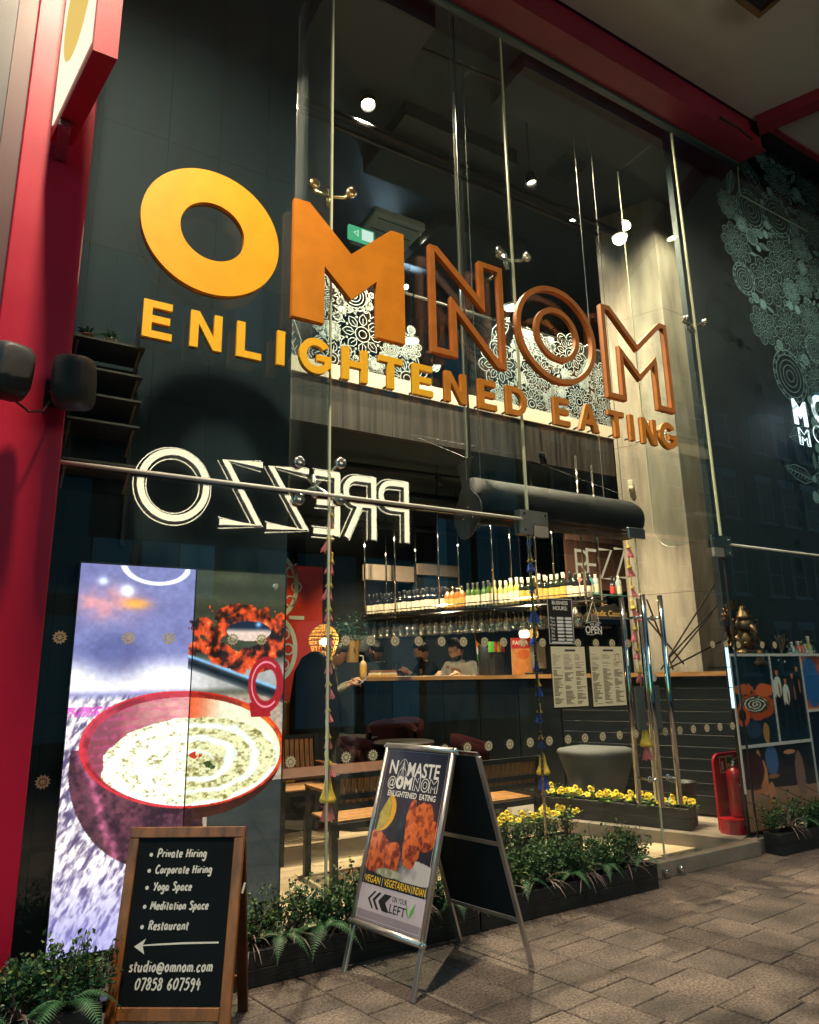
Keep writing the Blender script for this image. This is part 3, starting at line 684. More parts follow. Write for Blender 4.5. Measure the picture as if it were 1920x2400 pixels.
# added glowing panes in that building: cool fill and reflections, pane by pane
M_fillpane = [glow('cool_fill_pane_%d' % k, (.10, .42, .62), s_) for k, s_ in enumerate((.10, .22, .42, .16))]
wr_ = random.Random(21)
for i in range(10):
    for j in range(4):
        x0_, z0_ = -3.6 + i * 1.42, .45 + j * 2.3
        if z0_ > 3 and z0_ < 5.6 and 0.4 < x0_ < 8.0: continue
        w_ = MB().box(x0_ - .05, x0_ + 1.29, -5.25, -5.20, z0_ - .06, z0_ - .001).box(x0_ - .05, x0_ + 1.29, -5.25, -5.20, z0_ + 1.951, z0_ + 2.01).build('window', M_black, b_)
        for q in range(2): MB().box(x0_ + q * .63, x0_ + q * .63 + .60, -5.25, -5.235, z0_, z0_ + 1.95).build('pane', wr_.choice(M_fillpane), w_)
# terrace of houses further along, mirrored in the dark glass at right
for k in range(4):
    x0 = 16 + k * 6.2
    h_ = thing('terrace_house', 'dark brick terrace house across the street, number %s from the shop' % ['one', 'two', 'three', 'four'][k], 'building', (x0, -11, 0))
    MB().box(x0, x1 + 0 if False else x0 + 6.1, -14, -11, 0, 15).build('wall', mat('night_brick', (.05, .042, .04), .9, var=.3, scale=4), h_)
    for i in range(3):
        for j in range(4):
            xx = x0 + .8 + i * 1.8; zz = 1.2 + j * 3.3
            f_ = MB()
            for q in (0, .9): f_.box(xx + q, xx + q + .08, -11, -10.93, zz, zz + 1.9)
            for q in (0, .9, 1.84): f_.box(xx + .08, xx + .9, -11, -10.94, zz + q, zz + q + .06)
            f_.box(xx - .15, xx + 1.13, -11, -10.85, zz - .12, zz - .003).box(xx - .15, xx + 1.13, -11, -10.95, zz + 1.9, zz + 2.2)
            w_ = f_.build('window', mat('pale_window_frame', (.35, .36, .36), .6), h_)
            MB().box(xx + .08, xx + .9, -11.0, -10.97, zz + .06, zz + 1.84).build('pane', mat('dark_window_glass', (.01, .012, .015), .1), w_)

# ------------------------------------------------------------------ video screen
def screen_fn(u0):
    def fn(uu, vv):
        u = u0[0] + uu * (u0[1] - u0[0])
        y = 2010 - vv * 825.; xl = 170 - 65 * (y - 1185) / 825; x = xl + u * (605 - xl)
        left = u < .53
        n1 = fbm(x / 26., y / 26., 3); n2 = fbm(x / 9., y / 9., 7); n3 = fbm(x / 60., y / 40., 12)
        c = lerp((.47, .47, .66), (.36, .36, .55), n3)                                 # blurred backdrop
        c = np.where((~left)[..., None], lerp((.20, .21, .15), (.30, .31, .22), (np.sin(y / 9.) * .5 + .5) * n3), c)
        band = sst(1385, 1440, y) * (1 - sst(1468, 1490, y)); c = lerp(c, (.98, .93, .93), band * (.95 - .3 * sst(380, 480, x)))
        d_ = sst(.1, .9, np.exp(-((x - 235) / 70.) ** 2 - ((y - 1395) / 60.) ** 2)); c = lerp(c, (.25, .25, .44), d_ * .7)
        # blurred food at upper left, glowing spots
        b1 = np.exp(-((x - 215) / 62.) ** 2 - ((y - 1275) / 38.) ** 2)
        c = lerp(c, (.86, .55, .55), np.clip(b1 * 1.2 * n1 * 1.4, 0, .9)); c = lerp(c, (1, .62, .25), np.clip(np.exp(-((x - 275) / 26.) ** 2 - ((y - 1275) / 12.) ** 2) * 1.2, 0, 1))
        c = lerp(c, (1, 1, 1), np.clip(np.exp(-((x - 258) / 12.) ** 2 - ((y - 1245) / 12.) ** 2) * 1.4, 0, 1)); c = lerp(c, (.9, .95, 1), np.clip(np.exp(-((x - 212) / 9.) ** 2 - ((y - 1225) / 9.) ** 2), 0, 1))
        # table boards, lower part
        table = sst(1478, 1500, y)
        st = fbm(x / 11. + y / 20., y / 30. - x / 60., 21); st2 = fbm(x / 5. + y / 9., y / 14. - x / 30., 25)
        tb = lerp((.30, .23, .36), (1, .93, .89), sst(.30, .62, st * .55 + st2 * .45)); tb = lerp(tb, (.46, .44, .74), sst(1800, 2010, y) * .6)
        mag = (np.sin(y / 7.5) > .1) * sst(1560, 1500, y + (n2 - .5) * 40) * (n2 > .4); tb = lerp(tb, (.80, .10, .62), np.clip(mag, 0, 1) * .85)
        tb = np.where((~left)[..., None], lerp((.62, .52, .46), (.85, .74, .64), n2), tb)
        c = lerp(c, tb, table)
        # tandoori pieces, upper right
        px = (x - 505) / 112.; py = (y - 1352) / 78.; rr = np.sqrt(px ** 2 + py ** 2); fl = (rr < 1.02 + (n1 - .5) * .9) & (rr > .42 + (n1 - .5) * .5) & (x > 385)
        lump = fbm(x / 17., y / 24., 61, 3); tc = lerp((.10, .02, .02), (.93, .30, .10), sst(.30, .60, lump * .75 + n2 * .25)); tc = lerp(tc, (1, .70, .38), sst(.58, .78, lump * .6 + fbm(x / 6., y / 9., 65) * .4))
        c = np.where(fl[..., None], tc, c)
        bowl = (((x - 520) / 52.) ** 2 + ((y - 1335) / 25.) ** 2) < 1; c = np.where(bowl[..., None], lerp((.06, .10, .20), (.93, .80, .72), sst(-4, 12, y - 1328 + 0 * x)), c)
        c = lerp(c, (.55, .8, 1), np.exp(-((x - 542) / 7.) ** 2 - ((y - 1318) / 7.) ** 2))
        ly = 1398 + (x - 395) * .40; tray = np.clip(1 - np.abs(y - ly - 3) / 6., 0, 1) * (x > 385) * (x < 592); c = lerp(c, (.02, .06, .10), (np.clip(1 - np.abs(y - ly - 18) / 17., 0, 1) * (x > 385)) ** .5); c = lerp(c, (.55, .80, 1.), tray)
        # the pot: outer body, rim, inside
        ex, ey = 388., 1612.
        body = (((x - 335) / 190.) ** 2 + ((y - 1650) / 215.) ** 2 < 1) & (y > 1600) & (x < 420)
        pb = lerp((.13, .05, .08), (.36, .16, .20), sst(.3, .7, n1 * .6 + n2 * .4)); pb = lerp(pb, (.85, .36, .50), np.exp(-((x - (172 + (y - 1620) * .30 + (n1 - .5) * 14)) / 9.) ** 2) * .75 * (n2 + .3))
        c = np.where(body[..., None], pb, c)
        bodyr = (((x - 400) / 205.) ** 2 + ((y - 1640) / 130.) ** 2 < 1) & (x >= 400) & (y > 1640); c = np.where(bodyr[..., None], lerp((.30, .10, .06), (.16, .06, .05), n1), c)
        low = (y > 1700) & (x > 418 + (1990 - y) * .05) & ((((x - 400) / 205.) ** 2 + ((y - 1640) / 130.) ** 2) >= 1); c = np.where(low[..., None], lerp((.14, .16, .16), (.22, .24, .23), n3), c)
        A = -.10; dx = (x - ex) * math.cos(A) - (y - ey) * math.sin(A); dy = (x - ex) * math.sin(A) + (y - ey) * math.cos(A)
        r = np.sqrt((dx / 224.) ** 2 + (dy / 132.) ** 2)
        rim = (r < 1.0); rc = lerp((.62, .05, .05), (.98, .45, .10), sst(-.4, 1, dx / 224.)); rc = np.where(left[..., None], lerp(rc, (.78, .24, .34), .5 + 0 * x), rc)
        rc = lerp(rc, (.30, .02, .04), sst(.45, .7, n1) * .5); c = np.where(rim[..., None], rc, c)
        ir = np.sqrt(((dx - 4) / 210.) ** 2 + ((dy - 5) / 122.) ** 2); ins = ir < 1
        wall = lerp((.50, .20, .24), (.92, .62, .56), sst(-.9, .1, dx / 210. + (n1 - .5) * .5)); wall = lerp(wall, (.80, .20, .45), (np.sin(y / 3.1 + n2 * 3) > .55) * .35 * (n2 > .42)); wall = np.where(((~left))[..., None], lerp((.95, .40, .22), (1, .95, .80), sst(-.05, .35, dx / 210.)), wall)
        c = np.where(ins[..., None], wall, c)
        # curry surface with cream swirls
        cx, cyy = 402., 1644.; kx = (x - cx) / 194.; ky = (y - cyy) / 103.; cr = np.sqrt(kx ** 2 + ky ** 2); ang = np.arctan2(ky, kx)
        cur = cr < 1 + (n1 - .5) * .08
        n5 = fbm(x / 7., y / 5., 71, 5); cc_ = lerp((.52, .45, .20), (.97, .93, .72), sst(.24, .56, n5 * .75 + n1 * .25)); cc_ = lerp(cc_, (1, .99, .88), (left * .62) * sst(.25, .5, n5))
        sw = np.abs(((cr * 3.4 + ang / (2 * math.pi) + (n3 - .5) * .5 + (n1 - .5) * .45) % 1.) - .5) + (n5 - .5) * .06; cc_ = lerp(cc_, (1, 1, .95), sst(.25, .11, sw) * .95 * (cr > .20))
        cc_ = lerp(cc_, (.75, .12, .05), (np.exp(-((x - 402) / 16.) ** 2 - ((y - 1628) / 9.) ** 2) > .45) * .9 * (n2 > .4)); cc_ = lerp(cc_, (.16, .24, .10), (np.exp(-((x - 430) / 18.) ** 2 - ((y - 1655) / 12.) ** 2) > .4) * (n2 > .52) * .9)
        c = np.where((cur & ins)[..., None], cc_, c)
        edge = np.clip(1 - np.abs(r - .985) / .02, 0, 1); c = lerp(c, np.array((.95, .12, .10)), edge * .8)
        # loop handle
        hr = np.sqrt(((x - 563) / 41.) ** 2 + ((y - 1468) / 66.) ** 2); hd = np.clip(1 - np.abs(hr - .84) / .26, 0, 1); stub = (np.abs(x - 548 - (y - 1520) * .15) < 24) & (y > 1512) & (y < 1548); c = np.where(stub[..., None], np.array((.66, .08, .10)), c); c = lerp(c, (.66, .07, .11), sst(0, .35, hd)); c = lerp(c, (1, .62, .66), sst(.75, 1, hd) * (x < 585))
        # white script stroke at the top edge
        sq = np.abs(np.sqrt(((x - 318) / 74.) ** 2 + ((y - 1180) / 50.) ** 2) - .9); c = lerp(c, (1, 1, .96), sst(.12, .05, sq) * (y > 1186) * (x < 388)); 
        wash = np.where(left, .10, 0.) ; c = lerp(c, (.86, .80, .96), wash)
        c = c * (.90 + .20 * n2[..., None]); moire = 1 - .09 * (np.sin(x * 2.1) * np.sin(y * 2.0 + x * .15)) * left; c = c * moire[..., None]
        return c
    return fn
SX0, SX1, SZ0, SZ1, SY = .375, 1.535, .06, 1.978, 4.10
vsn = thing('video_screen', 'tall bright video screen showing a red pot of creamy curry', 'screen', (.95, SY, 0))
MB().box(SX0 - .006, SX1 + .012, SY + .006, SY + .085, SZ0 - .02, SZ1 + .012).build('housing', M_black, vsn)
M_led = attrmat('led_picture', .35, emit=1.75)
sw_ = SX1 - SX0; us = .530
picture('screen_panel', FRONT(SX0, SY, SZ0), sw_ * us - .004, SZ1 - SZ0, 190, 560, screen_fn((0, us)), M_led, vsn)
picture('screen_panel', FRONT(SX0 + sw_ * us + .003, SY, SZ0), sw_ * (1 - us) - .003, SZ1 - SZ0, 170, 560, screen_fn((us, 1)), attrmat('led_picture_b', .35, emit=1.35), vsn)
MB().box(SX0 + sw_ * us - .0035, SX0 + sw_ * us + .0025, SY - .002, SY + .006, SZ0, SZ1).build('cabinet_seam', M_black, vsn)
MB().lathe([(.022, 0), (.022, .008), (.015, .012)], (1.47, SY - .001, 1.90), 14, (0, -1, 0)).build('sensor_button', M_steel, vsn)
# ------------------------------------------------------------------ handwriting and prints
HW = {'P': (1.0, [[(.1, 0), (.2, 1.7)], [(.05, 1.5), (.4, 1.8), (.9, 1.5), (.7, .95), (.2, .8)]]), 'r': (.65, [[(.1, 1), (.1, 0)], [(.1, .6), (.3, .95), (.6, .95)]]),
      'i': (.3, [[(.1, 1), (.1, 0)], [(.1, 1.42), (.12, 1.52)]]), 'v': (.7, [[(0, 1), (.3, 0)], [(.3, 0), (.6, 1)]]), 'a': (.9, [[(.65, .9), (.3, 1), (.05, .5), (.25, .02), (.6, .4), (.66, .95)], [(.66, .95), (.66, .2), (.8, 0)]]),
      't': (.6, [[(.25, 1.5), (.22, .2), (.45, 0)], [(0, 1.02), (.55, 1.05)]]), 'e': (.75, [[(.08, .5), (.6, .6), (.5, .98), (.15, .85), (.05, .4), (.25, 0), (.65, .15)]]),
      'H': (1.1, [[(.1, 0), (.15, 1.7)], [(.8, 0), (.85, 1.7)], [(.1, .85), (.85, .9)]]), 'n': (.8, [[(.08, 1), (.08, 0)], [(.08, .6), (.3, 1), (.6, .85), (.62, 0)]]),
      'g': (.8, [[(.62, .9), (.3, 1), (.05, .5), (.25, .1), (.6, .4)], [(.65, .98), (.6, -.4), (.3, -.7), (0, -.5)]]), 'C': (1.05, [[(.85, 1.5), (.5, 1.75), (.1, 1), (.2, .2), (.6, 0), (.95, .25)]]),
      'o': (.8, [[(.35, 1), (.05, .55), (.3, 0), (.65, .4), (.5, .95), (.3, 1)]]), 'p': (.8, [[(.1, 1), (.05, -.7)], [(.08, .7), (.35, 1), (.65, .6), (.4, .02), (.08, .15)]]),
      'Y': (.9, [[(0, 1.7), (.4, .9)], [(.85, 1.75), (.25, -.1)]]), 'S': (.85, [[(.75, 1.5), (.4, 1.75), (.1, 1.4), (.6, .8), (.65, .25), (.3, 0), (0, .2)]]), 'c': (.7, [[(.6, .85), (.3, 1), (.05, .5), (.25, 0), (.6, .15)]]),
      'M': (1.3, [[(.05, 0), (.2, 1.7)], [(.2, 1.7), (.6, .5)], [(.6, .5), (1.0, 1.7)], [(1.0, 1.7), (1.15, 0)]]), 'd': (.9, [[(.62, .85), (.3, 1), (.05, .5), (.25, .02), (.6, .35)], [(.68, 1.75), (.64, .15), (.78, 0)]]),
      'R': (1.0, [[(.1, 0), (.15, 1.7)], [(.05, 1.55), (.45, 1.75), (.8, 1.4), (.5, .95), (.15, .9)], [(.35, .9), (.85, 0)]]), 's': (.65, [[(.5, .9), (.25, 1), (.08, .75), (.45, .4), (.35, .02), (0, .1)]]),
      'u': (.9, [[(.08, 1), (.1, .2), (.35, 0), (.6, .4)], [(.62, 1), (.64, .15), (.78, 0)]]), '@': (1.35, [[(.75, .55), (.5, .85), (.3, .5), (.45, .2), (.7, .4), (.78, .8), (.85, .2), (1.1, .3), (1.15, .9), (.7, 1.35), (.15, 1), (.1, .1), (.6, -.3), (1.05, -.15)]]),
      'm': (1.1, [[(.08, 1), (.08, 0)], [(.08, .6), (.28, 1), (.48, .8), (.5, 0)], [(.5, .6), (.72, 1), (.92, .8), (.94, 0)]]), '.': (.35, [[(.1, .02), (.16, .1)]]), ' ': (.55, []),
      '0': (.85, [[(.45, 1.6), (.1, .9), (.25, .05), (.65, .3), (.75, 1.2), (.45, 1.6)]]), '7': (.8, [[(0, 1.55), (.75, 1.6)], [(.75, 1.6), (.3, -.2)]]), '8': (.8, [[(.6, 1.4), (.35, 1.65), (.12, 1.3), (.6, .7), (.55, .1), (.2, .05), (.1, .5), (.6, 1.1), (.6, 1.4)]]),
      '5': (.8, [[(.7, 1.6), (.2, 1.6)], [(.2, 1.6), (.15, .95)], [(.15, .95), (.55, 1.0), (.7, .5), (.4, 0), (0, .1)]]), '6': (.8, [[(.6, 1.6), (.2, 1.0), (.1, .35), (.4, 0), (.65, .4), (.4, .8), (.12, .5)]]),
      '9': (.8, [[(.65, 1.2), (.35, 1.55), (.08, 1.15), (.3, .8), (.6, 1.05)], [(.65, 1.3), (.55, .3), (.3, -.3)]]), '4': (.85, [[(.35, 1.6), (.05, .7)], [(.05, .7), (.75, .75)], [(.55, 1.2), (.45, -.1)]])}
def crom(p, n=5):
    if len(p) < 3: return list(p)
    q = [p[0]] + list(p) + [p[-1]]; out = []
    for i in range(1, len(q) - 2):
        for k in range(n):
            t = k / n; a, b, c, d = q[i - 1], q[i], q[i + 1], q[i + 2]
            out.append(tuple(.5 * (2 * b[j] + (c[j] - a[j]) * t + (2 * a[j] - 5 * b[j] + 4 * c[j] - d[j]) * t * t + (3 * b[j] - a[j] - 3 * c[j] + d[j]) * t ** 3) for j in (0, 1)))
    return out + [p[-1]]
def handwrite(mb, s, F, x, y, width, pen, off=.0015):
    adv = sum(HW[c][0] + .18 for c in s); k = width / adv; cx = x; r_ = random.Random(len(s))
    for c in s:
        wd, st = HW[c]; jy = r_.uniform(-.05, .05)
        for p in st:
            q = crom([(cx + (a + b * .10) * k, y + (b + jy) * k) for a, b in p], 4); mb.ribbon(q, pen, F, False, off)
        cx += (wd + .18) * k

M_chalk = mat('chalk_white', (.74, .70, .62), .9, var=.1, scale=60)
M_board = mat('chalkboard_black', (.004, .006, .008), .7, var=.3, scale=4, spec=.15)
M_frame = mat('oiled_wood_frame', (.25, .085, .022), .42, var=.5, scale=7, stretch=(3, 3, .8), bump=.12, bscale=30, coat=.1)

def lineframe(a, b, c):
    """frame from bottom-left, bottom-right, top-left points"""
    a, b, c = Vector(a), Vector(b), Vector(c); ex = (b - a).normalized(); ey = (c - a); ey = (ey - ex * ey.dot(ex)).normalized(); return a, ex, ey, ex.cross(ey)

# wooden chalkboard
FL, FR_ = Vector((.52, 3.25, 0)), Vector((.93, 2.98, 0)); nb = Vector((.54, .84, 0)).normalized()
TL = FL + nb * .14 + Vector((0, 0, .745)); TR = FR_ + nb * .14 + Vector((0, 0, .745))
cb_ = thing('chalkboard_sign', 'wooden framed chalkboard with handwritten hire list and arrow', 'chalkboard', (FL + FR_) / 2 + nb * .14)
F = lineframe(FL, FR_, TL); Wd = (FR_ - FL).length; Hh = (TL - FL).length
def onF(F, x, y, z=0): return F[0] + F[1] * x + F[2] * y + F[3] * z
def fbar(F, x0, x1, y0, y1, z0, z1, b=.003):
    m = Matrix(((F[1].x, F[2].x, F[3].x, F[0].x), (F[1].y, F[2].y, F[3].y, F[0].y), (F[1].z, F[2].z, F[3].z, F[0].z), (0, 0, 0, 1)))
    return MB(m).bbox(x0, x1, y0, y1, z0, z1, b)
st = .042
def mitre(F, x0, x1, y0, y1, w, z0, z1, parts='LRTB'):
    out = []
    for k in parts:
        q = dict(L=[(x0, y0), (x0 + w, y0 + w), (x0 + w, y1 - w), (x0, y1)], R=[(x1, y0), (x1, y1), (x1 - w, y1 - w), (x1 - w, y0 + w)], T=[(x0, y1), (x0 + w, y1 - w), (x1 - w, y1 - w), (x1, y1)], B=[(x0, y0), (x1, y0), (x1 - w, y0 + w), (x0 + w, y0 + w)])[k]
        if k == 'T': q = q[::-1]
        if k == 'L': q = q
        out.append([onF(F, a, b, z) for z in (z0, z1) for a, b in q])
    return out
ybot = .075
for x0 in (0, Wd - st): fbar(F, x0, x0 + st, 0, Hh - st - .001, -.012, .012).build('stile', M_frame, cb_)
fbar(F, .0, Wd, Hh - st, Hh, -.0125, .0125).build('top_rail', M_frame, cb_)
fbar(F, st + .001, Wd - st - .001, ybot, ybot + .045, -.011, .011).build('bottom_rail', M_frame, cb_)
bd = fbar(F, st - .004, Wd - st + .004, ybot + .04, Hh - st + .004, -.005, .003, .001).build('writing_panel', M_board, cb_)
FB = lineframe(FL + nb * .27, FR_ + nb * .27, TL + nb * .004)
for x0 in (0, Wd - st): fbar(FB, x0, x0 + st, 0, Hh - .015, -.022, -.001).build('rear_leg', mat('oiled_wood_dark', (.09, .03, .012), .5, var=.4, stretch=(3, 3, .8)), cb_)
fbar(FB, st, Wd - st, .10, .14, -.02, -.004).build('rear_rail', M_frame, cb_)
iw = Wd - 2 * st; ih = Hh - st - ybot - .045; ox = st; oy = ybot + .045
cw = MB()
for tx, u0, u1, v in [('Private Hiring', .21, .73, .105), ('Corporate Hiring', .21, .80, .205), ('Yoga Space', .21, .61, .31), ('Meditation Space', .205, .80, .425), ('Restaurant', .21, .62, .545), ('studio@omnom.com', .07, .90, .785), ('07858 607594', .145, .80, .885)]:
    handwrite(cw, tx, F, ox + u0 * iw, oy + (1 - v - .018) * ih, (u1 - u0) * iw, .0062, .0045)
for v in (.105, .205, .31, .425, .545):
    cw.prism([circ(ox + .145 * iw, oy + (1 - v - .003) * ih, .0075, 12)], (F[0] + F[3] * .0035, F[1], F[2], F[3]), .001)
ay = oy + (1 - .655) * ih
cw.ribbon([(ox + .17 * iw, ay), (ox + .3 * iw, ay + .003), (ox + .6 * iw, ay + .008), (ox + .93 * iw, ay + .010)], [.004, .006, .007, .006], F, False, .0045)
cw.add([onF(F, ox + .09 * iw, ay - .004, .0046), onF(F, ox + .20 * iw, ay - .030, .0046), onF(F, ox + .175 * iw, ay, .0046), onF(F, ox + .20 * iw, ay + .024, .0046)], [(0, 1, 2), (0, 2, 3)])
cw.build('chalk_writing', M_chalk, bd, kind='stuff')
MB().bar(onF(F, Wd + .008, Hh * .67, 0), onF(F, Wd + .016, Hh * .72, 0), .010, .004).build('price_tag', M_chalk, cb_)

# aluminium poster stand
A0, B0 = Vector((1.58, 3.36, 0)), Vector((1.70, 2.89, 0)); TA, TB = Vector((1.905, 3.372, .995)), Vector((2.03, 2.900, .995)); A2, B2 = Vector((2.26, 3.385, 0)), Vector((2.37, 2.905, 0))
ps = thing('poster_stand', 'aluminium A-frame poster stand with a fried food poster', 'pavement sign', (1.97, 3.13, 0))
F = lineframe(A0, B0, TA); Wd = (B0 - A0).length; Hh = (TA - A0).length
for x in (.013, Wd - .013): fbar(F, x - .013, x + .013, 0, Hh - .02, -.010, .006, .002).build('leg', M_alu, ps)
y0 = Hh * .205
for (xa, ya, xb, yb) in [(0, y0, Wd, y0), (0, Hh - .008, Wd, Hh - .008), (.010, y0, .010, Hh - .01), (Wd - .010, y0, Wd - .010, Hh - .01)]:
    MB().tube([onF(F, xa, ya, .008), onF(F, xb, yb, .008)], .0155 if xa != xb else .012, 12).build('snap_rail', M_alu, ps, smooth=True)
for xa, ya in [(0, Hh - .008), (Wd, Hh - .008), (0, y0), (Wd, y0)]: MB().blob(onF(F, xa, ya, .008), .0175, 2).build('corner_cap', M_chrome, ps, smooth=True)
bk = fbar(F, .02, Wd - .02, y0 + .01, Hh - .01, -.003, .008, .001).build('poster_panel', M_black, ps)
PWd, PHt = Wd - .046, Hh - y0 - .034; PO = onF(F, .023, y0 + .017, .0090)
def poster_fn(u, v):
    x = u * 100; y = (1 - v) * 150.
    n1 = fbm(u * 9, v * 13, 31); n2 = fbm(u * 26, v * 40, 37); n3 = fbm(u * 4, v * 5, 41)
    c = lerp((.10, .10, .13), (.22, .16, .20), n3 * sst(0, 70, y)); c = lerp(c, (.42, .22, .24), np.exp(-((x - 80) / 16.) ** 2 - ((y - 58) / 16.) ** 2) * .7)
    plate = ((x - 50) / 66.) ** 2 + ((y - 104) / 11.) ** 2 < 1; c = np.where(plate[..., None], lerp((.10, .12, .14), (.72, .70, .70), sst(.40, .75, n1 * .4 + (x + y * .5 - 70) / 110.)), c)
    cup = (x > 18) & (x < 46) & (y > 62 + 3 * ((x - 32) / 14.) ** 2) & (y < 80); c = np.where(cup[..., None], lerp((.05, .06, .09), (.16, .18, .22), n2), c)
    def piece(cx, cy_, rx, ry, s):
        nonlocal c
        w_ = ((x - cx) / rx) ** 2 + ((y - cy_) / ry) ** 2 + (fbm(x / 7., y / 7., s) - .5) * 1.0
        hi = np.clip(.5 - ((x - cx) / rx + (y - cy_) / ry) * .28, 0, 1)
        col_ = lerp((.32, .07, .02), (.90, .44, .18), np.clip(sst(.25, .62, fbm(x / 4., y / 4., s + 3, 5)) * .65 + hi * .45, 0, 1)); col_ = lerp(col_, (1, .66, .42), sst(.66, .88, fbm(x / 2.4, y / 2.4, s + 9)) * hi)
        c = np.where((w_ < 1)[..., None], col_, c)
    piece(74, 62, 18, 17, 51); piece(86, 72, 15, 14, 52); piece(58, 62, 7, 20, 57); piece(66, 82, 14, 19, 53)
    piece(6, 84, 9, 9, 58); piece(36, 96, 17, 13, 55); piece(14, 94, 19, 16, 54)
    leaf = ((x - 40) / 20.) ** 2 + ((y - 109) / 3.6) ** 2 + (n2 - .5) * 1.6 < 1; c = np.where(leaf[..., None], lerp((.35, .36, .25), (.86, .86, .78), n2), c)
    lx = x - 6 - (74 - y) * .10; lem = (lx > 0) & (lx < 22 * np.sqrt(np.clip(1 - ((y - 58) / 18.) ** 2, 0, 1)) + 2) & (y > 40) & (y < 76) & (lx > (60 - y) * .55); lc = lerp((.62, .52, .14), (.82, .72, .30), n2); rimm = lx > 17 * np.sqrt(np.clip(1 - ((y - 58) / 18.) ** 2, 0, 1)); lc = np.where(rimm[..., None], np.array((.92, .66, .10)), lc); c = np.where(lem[..., None], lc, c)
    c = np.where((y > 120)[..., None], lerp((.66, .61, .65), (.80, .75, .79), n3), c)
    c = np.where((y > 141.5)[..., None], lerp((.52, .47, .51), (.60, .55, .59), n1), c)
    return c
# strip sits level with the printed text
picture('poster', (PO, F[1], F[2], F[3]), PWd, PHt, 150, 225, poster_fn, attrmat('poster_print', .30, coat=.35), bk)
PF = lambda u, v: (PO + F[1] * (u * PWd) + F[2] * (v * PHt), F[1], F[2], F[3])
M_printw = mat('print_white', (.80, .77, .72), .5, var=.03); M_printy = mat('print_yellow', (.80, .50, .04), .5, var=.03); M_printk = mat('print_black', (.008, .009, .01), .5, var=.05); M_printg = mat('print_green', (.08, .36, .06), .5, var=.1)
w1 = MB(); sz = PWd * .215
addtext(w1, 'N', PF(.15, .878), sz, bold=.022, fit=PWd * .13); addtext(w1, 'MASTE', PF(.63, .872), sz, bold=.022, fit=PWd * .50)
addtext(w1, '@', PF(.16, .79), sz * .72, bold=.0, fit=PWd * .13)
LFO = lambda ch, u, v, s: (PF(u, v), s)
def plogo(mb, ch, u, v, s, solid):
    Fp = PF(u, v); Fp = (Fp[0] + Fp[3] * .001, *Fp[1:])
    if ch == 'O':
        if solid: mb.prism([circ(.33 * s, .4 * s, .36 * s, 28, .42 * s), circ(.33 * s, .4 * s, .15 * s, 20, .2 * s)], Fp, .0004)
        else: mb.ribbon(circ(.33 * s, .4 * s, .34 * s, 28, .40 * s), .06 * s, Fp, True); mb.ribbon(circ(.33 * s, .4 * s, .17 * s, 20, .21 * s), .05 * s, Fp, True)
    else:
        q = [(a * s * .92, b * s) for a, b in LW[ch][1]]
        if solid: mb.prism([q], Fp, .0004)
        else: mb.ribbon(q, .055 * s, Fp, True)
ls = .076
for ch, u, so in [('O', .235, 1), ('M', .365, 1), ('N', .515, 0), ('O', .64, 0), ('M', .765, 0)]: plogo(w1, ch, u, .755, ls, so)
addtext(w1, 'ENLIGHTENED  EATING', PF(.51, .722), PWd * .085, bold=.02, fit=PWd * .76)
hand = [[(.30, .93), (.285, .90), (.25, .86), (.235, .82)], [(.31, .95), (.30, .88), (.275, .83)], [(.32, .93), (.335, .90), (.375, .86), (.39, .82)], [(.31, .95), (.32, .88), (.345, .83)], [(.31, .945), (.312, .84)], [(.25, .86), (.31, .80), (.375, .86)], [(.235, .91), (.27, .94), (.31, .955), (.35, .94), (.39, .91)], [(.27, .88), (.31, .90), (.35, .88)]]
for p in hand: w1.ribbon(crom([((a - .005) * PWd, (b * .95 + .03) * PHt) for a, b in p]), .0022, PF(0, 0), False, .001)
for a, b in [((.02, .015), (.98, .015)), ((.98, .015), (.98, .985)), ((.98, .985), (.02, .985)), ((.02, .985), (.02, .015))]: w1.ribbon([(a[0] * PWd, a[1] * PHt), (b[0] * PWd, b[1] * PHt)], .0012, PF(0, 0), False, .001)
w1.build('white_lettering', M_printw, bk)
w2 = MB()
for tx_, c_, f_ in [('VEGAN', .165, .25), ('VEGETARIAN', .555, .40), ('INDIAN', .885, .18)]: addtext(MB(), 'X', PF(0, 0), .1) if False else addtext(w2.__class__(), tx_, PF(c_, .222), PWd * .10, bold=.010, fit=PWd * f_, off=.0016).build('yellow_word', M_printy, bk)
for c_ in (.322, .775): MB().ribbon([(c_ * PWd, .20 * PHt), (c_ * PWd, .245 * PHt)], .0022, PF(0, 0), False, .0016).build('divider', M_printw, bk)
MB().add([onF(PF(0, 0), a * PWd, b * PHt, .0009) for a, b in [(0, .195), (1, .195), (1, .25), (0, .25)]], [(0, 1, 2, 3)]).build('black_strip', M_printk, bk)
for k, (a, wq) in enumerate([(.15, .030), (.225, .040), (.315, .11)]):
    MB().add([onF(PF(0, 0), (a + q) * PWd, r_ * PHt, .0010) for q, r_ in [(.08, .165), (.08 + wq, .165), (wq, .120), (.08 + wq, .075), (.08, .075), (0, .120)]], [(0, 5, 2, 1), (5, 4, 3, 2)]).build('arrow_chevron', M_printk, bk)
w3 = MB(); addtext(w3, 'ON YOUR', PF(.63, .150), PWd * .075, bold=.004, fit=PWd * .22, off=.0012); addtext(w3, 'LEFT', PF(.62, .098), PWd * .12, bold=.008, fit=PWd * .24, off=.0012)
w3.build('black_lettering', M_printk, bk)
